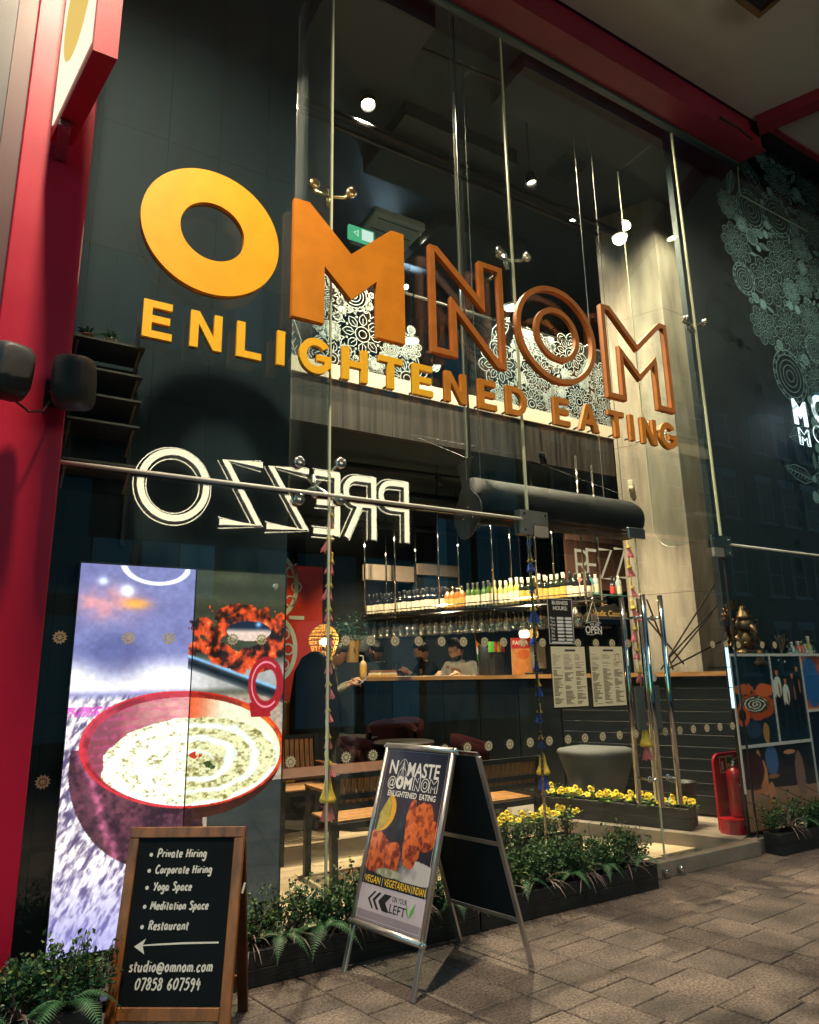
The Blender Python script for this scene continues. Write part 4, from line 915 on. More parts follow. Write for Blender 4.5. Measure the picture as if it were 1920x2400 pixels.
for lf in ([(.79, .078), (.765, .12), (.735, .155), (.745, .11)], [(.795, .078), (.81, .12), (.87, .165), (.85, .11)]): MB().add([onF(PF(0, 0), a * PWd, b * PHt, .0013) for a, b in lf], [(0, 3, 2, 1) if lf[0][0] > .792 else (0, 1, 2, 3)]).build('leaf_mark', M_printg, bk)
FB = lineframe(B2, A2, TB)
for x in (.013, Wd - .013): fbar(FB, x - .013, x + .013, 0, Hh - .02, -.010, .006, .002).build('leg', M_alu, ps)
fbar(FB, .022, Wd - .022, Hh * .215, Hh - .02, -.004, .003, .001).build('rear_panel', mat('grey_black_board', (.010, .014, .018), .7, spec=.2), ps)
for q in (.205, .56): fbar(FB, .027, Wd - .027, Hh * q, Hh * q + .022, -.007, .005, .001).build('rear_rail', M_alu, ps)
# inside face of the front board's struts
MB().tube([onF(F, Wd - .013, Hh - .012, 0), onF(FB, .013, Hh - .012, 0)], .012, 8).build('hinge', M_chrome, ps); MB().tube([onF(F, .013, Hh - .012, 0), onF(FB, Wd - .013, Hh - .012, 0)], .012, 8).build('hinge', M_chrome, ps)

# ------------------------------------------------------------------ blade sign and loudspeakers on the pillar
bs = thing('blade_sign', 'red boxed blade sign with glowing white face on the pillar', 'sign', (.1, 3.0, 3.82))
q0, q1 = Vector((0, 3.21, 0)), Vector((.11, 2.6, 0)); wv = Vector((.092, 0, 0)); zb, zt = 3.82, 5.1
MB().hexa([q0 + up * zb, q1 + up * zb, q1 + wv + up * zb, q0 + wv + up * zb], [q0 + up * zt, q1 + up * zt, q1 + wv + up * zt, q0 + wv + up * zt]).build('red_case', M_red, bs)
Fb = lineframe(q0 + up * (zb + .05), q1 + up * (zb + .05), q0 + up * zt); Fb = (Fb[0] - Fb[1].cross(Fb[2]) * 0 + Fb[3] * .003, *Fb[1:]); Ls = (q1 - q0).length
MB().prism([[(.03, 0), (Ls - .015, 0), (Ls - .015, 1.2), (.03, 1.2)]], Fb, .004).build('white_face', glow('sign_face', (1, .90, .68), 1.15), bs)
MB().prism([circ(Ls * .5, .48, .22, 40, .30)], (Fb[0] + Fb[3] * .0045, *Fb[1:]), .001).build('yellow_emblem', glow('sign_emblem', (.95, .66, .18), .9), bs)
MB().bar((.05, 3.29, 3.80), (.05, 3.05, 3.80), .05, .03).build('bracket', M_steel, bs)
MB().bar((.05, 3.29, 5.0), (.05, 3.22, 5.0), .05, .03).build('bracket', M_steel, bs)
def rbox(c, r, p=4.0, sub=3, taper=0):
    def fn(q):
        k = (abs(q.x) ** p + abs(q.y) ** p + abs(q.z) ** p) ** (1 / p); q = q / k
        return Vector((q.x * (1 + taper * q.y), q.y, q.z * (1 + taper * .6 * q.y)))
    return MB().blob(c, r, sub, fn)
for cx, lb, rz in [(.185, 'black wall loudspeaker on the right edge of the red pillar', -.25), (-.045, 'black wall loudspeaker cut off by the left picture edge', .35)]:
    z = 2.60; t = thing('loudspeaker', lb, 'speaker', (cx, 3.12, z)); m_ = Matrix.Translation((cx, 3.10, z)) @ Matrix.Rotation(rz, 4, 'Z') @ Matrix.Rotation(R(10), 4, 'X')
    b = rbox((0, 0, 0), (.082, .085, .115), 4.5, 3, .18); b.v = [tuple(m_ @ Vector(q)) for q in b.v]; b.build('cabinet', mat('charcoal_plastic', (.010, .013, .018), .55, var=.1, bump=.05, bscale=300), t, smooth=True)
    g = rbox((0, -.012, 0), (.070, .083, .100), 4.5, 3, .1); g.v = [tuple(m_ @ Vector(q)) for q in g.v]; g.build('grille', mat('speaker_mesh', (.012, .013, .015), .7, bump=.6, bscale=900), t, smooth=True)
    l_ = MB(); 
    MB().box(cx - .095, cx - .045, 3.285, 3.299, z - .06, z + .06).build('wall_plate', M_blackmetal, t); MB().tube([(cx - .07, 3.29, z), (cx - .05, 3.22, z - .01), (cx, 3.17, z)], .016, 8).build('bracket', M_blackmetal, t)
MB().tube([(-.02, 3.17, 2.50), (.04, 3.20, 2.47), (.09, 3.25, 2.50), (.115, 3.27, 2.56)], .005, 6).build('speaker_cable', M_black, label='thin black cable linking the two loudspeakers', cat='cable')

# ------------------------------------------------------------------ planters and greenery
M_pbox = mat('black_stained_timber', (.008, .011, .013), .55, var=.5, scale=4, stretch=(1, 3, 9), bump=.25, bscale=14)
M_soil = mat('soil', (.02, .014, .01), .95, bump=.5)
def planter(a, b, w, z0, h, lb, name='planter_box'):
    """box from a to b (outer front bottom line), w deep"""
    a, b = Vector(a), Vector(b); e = (b - a).normalized(); n = Vector((-e.y, e.x, 0)); L = (b - a).length
    t = thing(name, lb, 'planter', a.lerp(b, .5) + Vector((0, 0, z0)))
    Fp = (a + Vector((0, 0, z0)), e, Vector((0, 0, 1)), -n)
    for k in range(2):
        fbar(Fp, 0, L, k * h / 2 + .001, (k + 1) * h / 2 - .001, -.018, 0, .002).build('front_board', M_pbox, t); fbar(Fp, 0, L, k * h / 2 + .001, (k + 1) * h / 2 - .001, -w, -w + .018, .002).build('rear_board', M_pbox, t)
        for x in (0, L - .018): fbar(Fp, x, x + .018, k * h / 2 + .001, (k + 1) * h / 2 - .001, -w + .0185, -.0185, .002).build('end_board', M_pbox, t)
    fbar(Fp, .019, L - .019, h * .5, h - .02, -w + .019, -.019, .001).build('soil_fill', M_soil, t)
    return Fp, L
leaf_g = [mat('boxwood_leaf_%d' % k, c, .45, var=.45, scale=30, spec=.4) for k, c in enumerate([(.022, .070, .034), (.055, .13, .04), (.14, .21, .045)])]
M_fern = mat('fern_leaf', (.030, .105, .040), .5, var=.35, scale=20); M_bronze = mat('bronze_grass_leaf', (.13, .095, .09), .5, var=.4, scale=25); M_stem = mat('plant_stem', (.06, .05, .025), .8)
def boxwood(seed, rad=.085, h=.19, n=420, ls=.019):
    r_ = random.Random(seed); t = thing('boxwood_plant', 'x', 'plant', (0, 0, 0)); mbs = [MB(), MB(), MB()]; stm = MB()
    tips = []
    for k in range(13):
        a = r_.uniform(0, 6.28); q = r_.uniform(.1, 1) ** .6; tip = Vector((math.cos(a) * rad * q, math.sin(a) * rad * q, h * r_.uniform(.55, 1.08) * (1.1 - .35 * q))); tips.append(tip)
        stm.tube([(tip.x * .15, tip.y * .15, -.02), (tip.x * .6, tip.y * .6, tip.z * .55), tip], [.003, .002, .001], 4, False)
    for k in range(n):
        tip = r_.choice(tips); s = r_.uniform(.25, 1.05); p = Vector((tip.x * (.3 + .7 * s), tip.y * (.3 + .7 * s), tip.z * s)) + Vector((r_.gauss(0, .014), r_.gauss(0, .014), r_.gauss(0, .012)))
        d = Vector((r_.gauss(0, 1) + tip.x * 8, r_.gauss(0, 1) + tip.y * 8, r_.uniform(-.1, 1.2))).normalized(); sd = d.orthogonal().normalized(); sd.rotate(Matrix.Rotation(r_.uniform(0, 6.28), 3, d)); L = ls * r_.uniform(.7, 1.3); nn_ = d.cross(sd)
        mbs[min(2, max(0, int(r_.gauss(.7 + s * .5, .6))))].add([p, p + d * L * .5 + sd * L * .32 + nn_ * L * .08, p + d * L, p + d * L * .5 - sd * L * .32 + nn_ * L * .08], [(0, 1, 2), (0, 2, 3)])
    for k, mb in enumerate(mbs): 
        if mb.v: mb.build('foliage', leaf_g[k], t)
    stm.build('stems', M_stem, t); return t
def fern(seed, L0=.22, nf=7, flat=False):
    r_ = random.Random(seed); t = thing('fern_plant', 'x', 'plant', (0, 0, 0))
    for k in range(nf):
        a = 6.28 * k / nf + r_.uniform(-.3, .3); L = L0 * r_.uniform(.8, 1.15); mb = MB(); pts = []
        for i in range(13):
            s = i / 12; rr = L * (s * .85); z = L * (.75 * s - 1.05 * s * s) + .01; pts.append(Vector((math.cos(a) * rr, math.sin(a) * rr, z)))
        mb.tube(pts, [.0018] * 13, 4, False)
        for i in range(1, 13):
            for q in (0, .5):
                s = (i - 1 + q) / 12.; p = pts[i - 1].lerp(pts[i], q) if i < 13 else pts[i]; d = (pts[min(i, 12)] - pts[i - 1]).normalized(); sd = d.cross(Vector((0, 0, 1))).normalized(); ll = L * .20 * math.sin(math.pi * min(.97, s * .9 + .12)) 
                for sg_ in (-1, 1):
                    e = p + sd * sg_ * ll + d * ll * .35 - Vector((0, 0, ll * .15)); mb.add([p - d * .003, p + d * .005, e], [(0, 1, 2) if sg_ > 0 else (0, 2, 1)])
        mb.build('frond', M_fern, t)
    return t
def bronze(seed, n=38, L0=.17):
    r_ = random.Random(seed); t = thing('bronze_grass', 'x', 'plant', (0, 0, 0)); mb = MB()
    for k in range(n):
        a = r_.uniform(0, 6.28); el = r_.uniform(.35, 1.35); L = L0 * r_.uniform(.7, 1.25); pts = []; wq = r_.uniform(.004, .007)
        for i in range(6):
            s = i / 5; rr = math.cos(el) * L * s + .02 * s * s; z = math.sin(el) * L * s - .10 * s * s * s * math.cos(el) * 1.2; pts.append((math.cos(a) * rr, math.sin(a) * rr, z))
        sd = Vector((-math.sin(a), math.cos(a), .2)); vs = []
        for i, p in enumerate(pts): w_ = wq * (1 - (i / 5) ** 2 * .95); vs += [Vector(p) + sd * w_, Vector(p) - sd * w_]
        mb.add(vs, [(2 * i, 2 * i + 1, 2 * i + 3, 2 * i + 2) for i in range(5)])
    mb.build('blades', M_bronze, t); return t
def pansy(seed, nf=6, rad=.10):
    r_ = random.Random(seed); t = thing('pansy_plant', 'x', 'plant', (0, 0, 0)); lv = MB(); pt = MB(); ey_ = MB()
    for k in range(26):
        a = r_.uniform(0, 6.28); q = rad * r_.uniform(.2, 1.1); p = Vector((math.cos(a) * q, math.sin(a) * q, r_.uniform(.0, .05))); d = Vector((math.cos(a), math.sin(a), r_.uniform(-.2, .7))).normalized(); sd = d.cross(Vector((0, 0, 1))).normalized(); L = r_.uniform(.03, .05)
        lv.add([p, p + d * L * .35 + sd * L * .33, p + d * L * .8 + sd * L * .26, p + d * L, p + d * L * .8 - sd * L * .26, p + d * L * .35 - sd * L * .33], [(0, 1, 2, 3, 4, 5)])
    for k in range(nf):
        a = r_.uniform(0, 6.28); q = rad * r_.uniform(.1, .95); c = Vector((math.cos(a) * q, math.sin(a) * q, r_.uniform(.05, .10))); nz = Vector((r_.uniform(-.9, -.2), r_.uniform(-1.1, -.4), r_.uniform(.2, .9))).normalized(); ex = nz.orthogonal().normalized(); ey = nz.cross(ex); S = r_.uniform(.018, .025)
        for i in range(5):
            th = i * 1.2566 + .3; cc_ = c + (ex * math.cos(th) + ey * math.sin(th)) * S * .55 + nz * (.002 * (i % 2))
            pt.add([cc_ + (ex * math.cos(b) + ey * math.sin(b)) * S * .62 + nz * .004 * math.sin(b * 2 + i) for b in [R(x) for x in range(0, 360, 45)]], [tuple(range(8))])
        ey_.add([c + nz * .006 + (ex * math.cos(b) + ey * math.sin(b)) * S * .28 for b in [R(x) for x in range(0, 360, 60)]], [tuple(range(6))])
    lv.build('leaves', mat('pansy_leaf', (.09, .20, .03), .5, var=.35), t); pt.build('petals', mat('yellow_petal', (.85, .60, .02), .55, var=.12, scale=80), t); ey_.build('flower_eyes', mat('petal_eye', (.10, .03, .01), .6), t)
    return t
used = {}
def place(proto, loc, rz, lb, grp, s=1.0):
    M = MT(loc, rz) @ Matrix.Scale(s, 4)
    if proto.name not in used:
        used[proto.name] = 1; proto.matrix_basis = M; proto['label'] = lb; proto['group'] = grp; return proto
    return dup(proto, M, lb, grp)
bxs = [boxwood(3), boxwood(4, .10, .16, 480), boxwood(8, .075, .22, 400)]; fns = [fern(5), fern(6, .26, 6)]; brs = [bronze(7), bronze(9, 30, .20)]; pns = [pansy(2), pansy(12, 7), pansy(13, 5)]
# the protos sit at the origin until first placed: children were built in world space around it
gr = random.Random(77)
def fill(x0, x1, y, z, where, plan, yj=.035):
    n = len(plan)
    for k, ch in enumerate(plan):
        x = x0 + (x1 - x0) * (k + .5) / n + gr.uniform(-.02, .02); yy = y + gr.uniform(-yj, yj)
        if ch == 'b': place(gr.choice(bxs), (x, yy + .02, z - .01), gr.uniform(0, 6.28), 'leafy boxwood in the %s' % where, 'boxwood in the %s' % where, gr.uniform(1.0, 1.35))
        elif ch == 'f': place(gr.choice(fns), (x, yy - .05, z + .03), gr.uniform(0, 6.28), 'arching green fern in the %s' % where, 'ferns in the %s' % where, gr.uniform(.62, .85))
        elif ch == 'g': place(gr.choice(brs), (x, yy - .04, z + .01), gr.uniform(0, 6.28), 'spiky bronze grass in the %s' % where, 'bronze grass in the %s' % where, gr.uniform(.85, 1.15))
planter((1.07, 3.415, 0), (2.43, 3.415, 0), .165, 0, .148, 'dark timber planter box behind the chalkboard and poster stand')
planter((2.44, 3.415, 0), (3.84, 3.415, 0), .165, 0, .148, 'dark timber planter box right of the poster stand')
planter((-.12, 3.10, 0), (.49, 3.10, 0), .17, 0, .19, 'dark timber planter box at the foot of the red pillar')
planter((5.22, 3.44, 0), (6.6, 3.44, 0), .145, 0, .15, 'dark timber planter box under the photo boards')
w1n = 'planter behind the chalkboard'; fill(1.10, 1.75, 3.50, .14, w1n, 'bgbfbgbfbbgb'); fill(1.75, 2.42, 3.50, .14, w1n, 'bfbbgbbfb')
fill(2.46, 3.83, 3.50, .14, 'planter right of the poster stand', 'gbgbbfbgbbfbgbbfbbgbfb'); fill(2.5, 3.8, 3.54, .15, 'planter right of the poster stand', 'bbbbbbb')
fill(-.10, .48, 3.18, .18, 'planter at the red pillar', 'gbfbgbbfb'); fill(-.05, .46, 3.22, .18, 'planter at the red pillar', 'bbb')
fill(5.25, 6.6, 3.52, .15, 'planter under the photo boards', 'bgbfbbgbfbbb')
# planters with yellow pansies behind the glass
a_ = Vector((4.985, 4.06, 0)); b_ = a_ + U * 1.35
Fp, L = planter(b_, a_, .17, .10, .165, 'dark timber planter of yellow pansies on the raised floor')
for k in range(11):
    p = a_ + U * (.07 + k * .122) + V * .085; place(pns[k % 3], (p.x, p.y, .25), gr.uniform(-.5, .5), 'yellow pansies in the raised-floor planter', 'pansies on the raised floor', gr.uniform(.9, 1.15))
    if k % 3 == 0: place(bxs[k % 3], (p.x + .05, p.y + .05, .24), k, 'small leafy boxwood among pansies on the raised floor', 'boxwood on the raised floor', .62)
planter((2.75, 4.10, 0), (3.86, 4.10, 0), .19, 0, .20, 'dark timber planter of pansies behind the bench')
for k in range(9):
    x = 2.82 + k * .122; place(bxs[k % 3], (x, 4.20, .19), k * 1.3, 'leafy boxwood in the planter by the bench', 'boxwood by the bench', .95)
    place(pns[k % 3], (x, 4.18 + .03 * (k % 2), .315), gr.uniform(-.5, .5), 'yellow pansies in the planter by the bench', 'pansies by the bench', .9)
# ------------------------------------------------------------------ lace prints on glass
def inpoly(p, poly):
    x, y = p; c = False; j = len(poly) - 1
    for i in range(len(poly)):
        if (poly[i][1] > y) != (poly[j][1] > y) and x < (poly[j][0] - poly[i][0]) * (y - poly[i][1]) / (poly[j][1] - poly[i][1]) + poly[i][0]: c = not c
        j = i
    return c
def flower(c, r, r_, wl):
    out = []; n = r_.choice([8, 10, 12]); a0 = r_.uniform(0, 6.28)
    pol = lambda q, a: (c[0] + q * math.cos(a), c[1] + q * math.sin(a))
    out += [(circ(*c, r * .14, 12), wl, 1), (circ(*c, r * .27, 18), wl, 1)]
    for k in range(n):
        a = a0 + 2 * math.pi * k / n; h = math.pi / n
        out.append(([pol(r * .30, a), pol(r * .45, a - h * .75), pol(r * .60, a - h * .55), pol(r * .74, a), pol(r * .60, a + h * .55), pol(r * .45, a + h * .75)], wl, 1))
        out.append(([pol(r * .34, a), pol(r * .58, a)], wl * .8, 0))
        out.append(([pol(r * .70, a - h), pol(r * .84, a - h * .8), pol(r * .97, a - h * .35), pol(r, a), pol(r * .97, a + h * .35), pol(r * .84, a + h * .8), pol(r * .70, a + h)], wl, 0))
        out.append(([pol(r * .80, a - h * .4), pol(r * .88, a), pol(r * .80, a + h * .4)], wl * .8, 0)); out.append((circ(*pol(r * .62, a + h), r * .03, 6), wl, 1))
    return out
def spray(c, L, a, wl):
    d = (math.cos(a), math.sin(a)); s = (-d[1], d[0]); P = lambda u, v: (c[0] + d[0] * u + s[0] * v, c[1] + d[1] * u + s[1] * v); out = []
    out.append(([P(-L, 0), P(-L * .4, L * .33), P(L * .3, L * .3), P(L, 0), P(L * .3, -L * .3), P(-L * .4, -L * .33)], wl, 1)); out.append(([P(-L, 0), P(L * .9, 0)], wl, 0))
    for k in range(7):
        u = -L * .7 + k * L * .23; out += [([P(u, 0), P(u + L * .16, L * .22 * (1 - abs(u) / L * .5))], wl * .8, 0), ([P(u, 0), P(u + L * .16, -L * .22 * (1 - abs(u) / L * .5))], wl * .8, 0)]
    return out
def curl(c, r, a, wl):
    return [([(c[0] + r * (1 - i / 16) * math.cos(a + i * .55), c[1] + r * (1 - i / 16) * math.sin(a + i * .55)) for i in range(15)], wl, 0)]
def lace(poly, sizes, seed, wl, ov=.97):
    r_ = random.Random(seed); placed = []; out = []
    x0, x1 = min(p[0] for p in poly), max(p[0] for p in poly); y0, y1 = min(p[1] for p in poly), max(p[1] for p in poly)
    for r, tries in sizes:
        for _ in range(tries):
            c = (r_.uniform(x0, x1), r_.uniform(y0, y1)); rr = r * r_.uniform(.8, 1.1)
            if not inpoly(c, poly) or any(math.hypot(c[0] - q[0], c[1] - q[1]) < (rr + q[2]) * ov for q in placed): continue
            placed.append((c[0], c[1], rr))
            k = r_.random()
            if rr < .035: out += curl(c, rr, r_.uniform(0, 6.28), wl) + [(circ(*c, rr * 1.0, 12), wl, 1)]
            elif k < .62: out += flower(c, rr, r_, wl)
            elif k < .85: out += spray(c, rr * 1.0, r_.uniform(0, 6.28), wl)
            else:
                for q in (1, .82, .62, .42, .22): out.append((circ(*c, rr * q, 22), wl, 1))
                for i in range(14): out.append((circ(c[0] + rr * .91 * math.cos(i * .449), c[1] + rr * .91 * math.sin(i * .449), rr * .07, 6), wl, 1))
    return out
def lacemesh(polys, F):
    mb = MB()
    for p, w_, cl in polys: mb.ribbon(p, w_, F, bool(cl))
    return mb
FM = (Vector((0, GY + .0085, 0)), Vector((1, 0, 0)), Vector((0, 0, 1)), Vector((0, -1, 0)))
poly = [(p.x, p.z) for p in [at(x, y, GY) for x, y in [(1562, 318), (1640, 322), (1700, 352), (1722, 500), (1745, 800), (1760, 1060), (1706, 1045), (1680, 1000), (1672, 860), (1640, 740), (1575, 620), (1548, 500), (1532, 430), (1540, 360)]]]
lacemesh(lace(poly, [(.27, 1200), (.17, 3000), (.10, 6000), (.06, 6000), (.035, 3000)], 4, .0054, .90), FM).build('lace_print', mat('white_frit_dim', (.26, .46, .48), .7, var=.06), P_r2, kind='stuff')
Fm = (Vector((0, 3.70, 0)), Vector((1, 0, 0)), Vector((0, 0, 1)), Vector((0, -1, 0)))
t = thing('lit_window_sign', 'glowing white window sign of stacked letters at right edge', 'sign', (7, 3.7, 3.3)); M_wg = glow('white_sign_glow', (.86, .96, 1.0), 2.2)
p = at(1674, 892, 3.70); q = [(a * .30, b * .34) for a, b in LW['M'][1]]; MB().prism([q], (p, *Fm[1:]), .01).build('letter', M_wg, t)
p = at(1713, 888, 3.70) + Vector((.17, 0, .16)); MB().ribbon(circ(0, 0, .13, 28), .07, (p, *Fm[1:]), True).build('letter', M_wg, t)
p = at(1686, 935, 3.70); q = [(a * .24, b * .22) for a, b in LW['M'][1]]; MB().ribbon(q, .016, (p, *Fm[1:]), True).ribbon([(a * .8 + .02, b * .8 + .02) for a, b in q], .010, (p, *Fm[1:]), True).build('letter', M_wg, t)
p = at(1713, 930, 3.70) + Vector((.12, 0, .10)); MB().ribbon(circ(0, 0, .09, 24), .016, (p, *Fm[1:]), True).build('letter', M_wg, t)
p0_ = at(1703, 345, 3.66); MB().box(p0_.x - .02, p0_.x + .03, 3.60, 3.66, 2.5, 7.1).build('mullion', M_steel, P_r2)
p0_ = at(1556, 350, GY); p1_ = at(1560, 408, GY); p2_ = at(1703, 486, GY); MB().tube([p0_ + Vector((0, .012, 0)), p1_ + Vector((0, .012, 0)), p2_ + Vector((0, .012, 0))], .006, 6).build('reflection_line', M_glassedge, P_r2)  # pale tube drawn in place of a reflected line on the glass

# balustrade of the mezzanine
for k, (x0, x1) in enumerate([(1.62, 3.55), (3.57, 4.62), (4.64, 6.42)]):
    b_ = MB().box(x0, x1, 5.81, 5.825, 4.34, 5.36).build('glass_balustrade', glassmat('balustrade_glass', (.93, .97, .97), .05), label=['left glass balustrade behind the solid M', 'middle glass balustrade behind the outlined N', 'right glass balustrade behind the ringed O'][k], cat='balustrade')
    if k != 1:
        pl_ = [(x0, 4.345), (x1, 4.345), (x1, 4.95 if k == 0 else 5.0), (x1 - .4, 5.2), (x0 + .9, 5.34), (x0, 5.36)]
        lacemesh(lace(pl_, [(.30, 300), (.17, 700), (.09, 1800), (.05, 3000), (.03, 3500)], 14 + k, .0085, .82), (Vector((0, 5.807, 0)), *FM[1:])).build('lace_print', M_lace, b_, kind='stuff')
    MB().tube([(x0, 5.817, 5.37), (x1, 5.817, 5.37)], .014, 8).build('handrail', M_steel, b_)

# ------------------------------------------------------------------ stickers on the glass
sk = MB(); Fz = (Vector((0, 0, 0)), Vector((1, 0, 0)), Vector((0, 0, 1)), Vector((0, -1, 0)))
sk.ribbon(circ(0, 0, .0265, 24), .009, Fz, True); sk.prism([circ(0, 0, .0115, 14)], Fz, .0004)
for k in range(10):
    a = 2 * math.pi * k / 10; sk.ribbon([(.010 * math.cos(a), .010 * math.sin(a)), (.024 * math.cos(a), .024 * math.sin(a))], .0045, Fz)
for k in range(12):
    a = 2 * math.pi * k / 12; sk.add([Vector((.030 * math.cos(a + b), 0, .030 * math.sin(a + b))) if j != 1 else Vector((.041 * math.cos(a), 0, .041 * math.sin(a))) for j, b in enumerate((-.2, 0, .2))], [(0, 2, 1)])
sk_me = sk.mesh('sticker', M_frit)
zu, zl = at(929, 1351, GY).z, at(1070, 1567, GY).z
def stick(x, z):
    par = P_l1 if x < 1.61 else P_l2 if x < 3.1 else dA if x < 4.15 else dB if x < 5.2 else P_r1
    o = link('sticker', sk_me, par, False); o.location = (x, GY - .0075, z); o.scale = (.80, 1, .80); o.rotation_euler = (0, x * 7, 0)
for xs_, yy, zz in [([139, 300, 395, 545, 612, 809, 868, 925, 980, 1034, 1085, 1135, 1179, 1224, 1270, 1353, 1395, 1433, 1470, 1668, 1699, 1728, 1784, 1813], 1351, zu), ([108, 240, 460, 560, 681, 810, 873, 931, 986, 1041, 1094, 1144, 1194, 1242, 1287, 1331, 1371, 1413, 1453, 1491, 1561, 1596, 1628, 1660, 1691, 1721], 1570, zl)]:
    for x in xs_:
        if xs_ and zz == zl and x in (240, 460, 560): continue
        stick(at(x / 1.113, yy, GY).x, zz)

# ------------------------------------------------------------------ door notices
def papers(name, lb, cat, x0, y0, x1, y1, Y=GY - .010, fn=None, nx=60, ny=90, back=None):
    a = at(x0, y1, Y); b = at(x1, y0, Y); wd, ht = b.x - a.x, b.z - a.z
    t = thing(name, lb, cat, (a.x + wd / 2, Y, a.z))
    if back: MB().bbox(a.x - back, b.x + back, Y - .002, Y + .003, a.z - back * 1.6, b.z + back, .001).build('clear_holder', glassmat('acrylic_holder', (.80, .82, .80), .06), t)
    else: MB().box(a.x, b.x, Y - .001, Y + .002, a.z, b.z).build('sheet', M_black, t)
    pic = picture('print', FRONT(a.x, Y - .0035, a.z), wd, ht, nx, ny, fn, attrmat('paper_print', .6), t)
    return t, FRONT(a.x, Y - .0042, a.z), wd, ht
def hours_fn(u, v):
    c = np.zeros(u.shape + (3,)) + .035
    r_ = (1 - v - .40) / .54 * 7; k = (r_ > 0) & (r_ < 7) & (r_ % 1 > .2) & (r_ % 1 < .85) & (((u > .34) & (u < .60)) | ((u > .68) & (u < .94))); c[k] = .86
    c[(v < .055) & (v > .015) & (u > .1) & (u < .9)] = .8; c[(u < .03) | (u > .97) | (v < .012) | (v > .985)] = .75
    return c
t, Fh, wd, ht = papers('hours_notice', 'black and white business hours notice on the left door', 'notice', 1157, 1262, 1203, 1356, fn=hours_fn)
tx = MB(); addtext(tx, 'BUSINESS', (Fh[0] + Fh[1] * wd * .5 + Fh[2] * ht * .90, *Fh[1:]), wd * .155, bold=.02); addtext(tx, 'HOURS:', (Fh[0] + Fh[1] * wd * .5 + Fh[2] * ht * .78, *Fh[1:]), wd * .165, bold=.02)
for k, d in enumerate(['Mon.', 'Tue.', 'Wed.', 'Thu.', 'Fri.', 'Sat.', 'Sun.']):
    addtext(tx, d, (Fh[0] + Fh[1] * wd * .17 + Fh[2] * ht * (.60 - .53 * (k + .5) / 7), *Fh[1:]), wd * .105, bold=.01); addtext(tx, 'to', (Fh[0] + Fh[1] * wd * .64 + Fh[2] * ht * (.60 - .53 * (k + .5) / 7), *Fh[1:]), wd * .08)
tx.build('lettering', M_printw, t)
def menu_fn(seed):
    def fn(u, v):
        c = np.zeros(u.shape + (3,)) + np.array((.86, .82, .70)); row_ = np.floor((1 - v) * 46); colm = np.floor(u * 3); hsh = _h(row_.astype(np.int64), colm.astype(np.int64), seed); uf = (u * 3) % 1
        ink = (((1 - v) * 46) % 1 < .55) & (uf > .06) & (uf < .25 + hsh * .65) & (v < .88) & (v > .04) & (hsh > .18) & (u > .03) & (u < .97); c[ink] = np.array((.42, .38, .30)); c[(v > .92) & (v < .955) & (u > .40) & (u < .72)] = .25
        return c
    return fn
t, F1, w1_, h1_ = papers('menu_sheet', 'cream menu sheet in clear holder under the hours notice', 'menu', 1167, 1362, 1230, 1490, fn=menu_fn(3), back=.007, nx=70, ny=140)
t, F2, w2_, h2_ = papers('menu_sheet', 'cream menu sheet in clear holder under the open sign', 'menu', 1250, 1362, 1309, 1488, fn=menu_fn(8), back=.007, nx=70, ny=140)
MB().ribbon(circ(w2_ * .82, h2_ * .80, w2_ * .065, 14, w2_ * .10), .004, F2, True).build('red_ring_mark', mat('print_red', (.5, .05, .03), .6), t)
# hanging OPEN board
pc = at(1249, 1322, GY - .012); S_ = .085
t = thing('open_sign', 'small shaped black OPEN board hanging on the left door', 'sign', pc - Vector((0, 0, .06))); Fo = FRONT(pc.x, pc.y, pc.z)
sh = [(-1, .42), (-.55, .40), (0, .55), (.55, .40), (1, .42), (.92, 0), (1, -.52), (.55, -.62), (0, -.48), (-.5, -.70), (-1, -.55), (-.92, 0)]; sh = [(a * S_, b * S_ * 1.05) for a, b in sh]
bo = MB().prism([crom(sh + [sh[0]], 4)[:-1]], Fo, .006).build('board', M_board, t)
tx = MB(); addtext(tx, 'OPEN', (Fo[0] + Fo[3] * .006 - Vector((0, 0, .018)), *Fo[1:]), .072, bold=.018, sx=.86); addtext(tx, 'WE ARE', (Fo[0] + Fo[3] * .006 + Vector((.012, 0, .022)), *Fo[1:]), .026, bold=.01)
tx.ribbon(crom([(-.075, -.045), (-.02, -.050), (.03, -.038), (.075, -.045)]), .003, Fo, False, .0068); tx.ribbon(crom([(-.075, .030), (-.05, .034), (.0, .042), (.075, .034)]), .003, Fo, False, .0068); tx.build('lettering', M_printw, bo)
top = at(1249, 1262, GY - .012); MB().tube([pc + Vector((-.06, -.003, .04)), top, pc + Vector((.06, -.003, .04))], .0018, 5).build('cord', M_white, t); MB().lathe([(.014, 0), (.010, -.008), (.004, -.012)], top + Vector((0, .004, 0)), 12, (0, 1, 0)).build('suction_cup', M_steel, t)
MB().box(4.03, 4.11, GY - .004 + .012, GY + .03, .95, 1.25).build('lock_plate', mat('grey_plate', (.16, .16, .15), .5), dA)
MB().box(4.19, 4.27, GY + .008, GY + .03, .95, 1.25).build('lock_plate', mat('grey_plate', (.16, .16, .15), .5), dB)
MB().lathe([(.028, 0), (.028, .003)], at(1377, 1427, GY - .008), 20, (0, -1, 0)).build('push_disc', M_lace, dB)

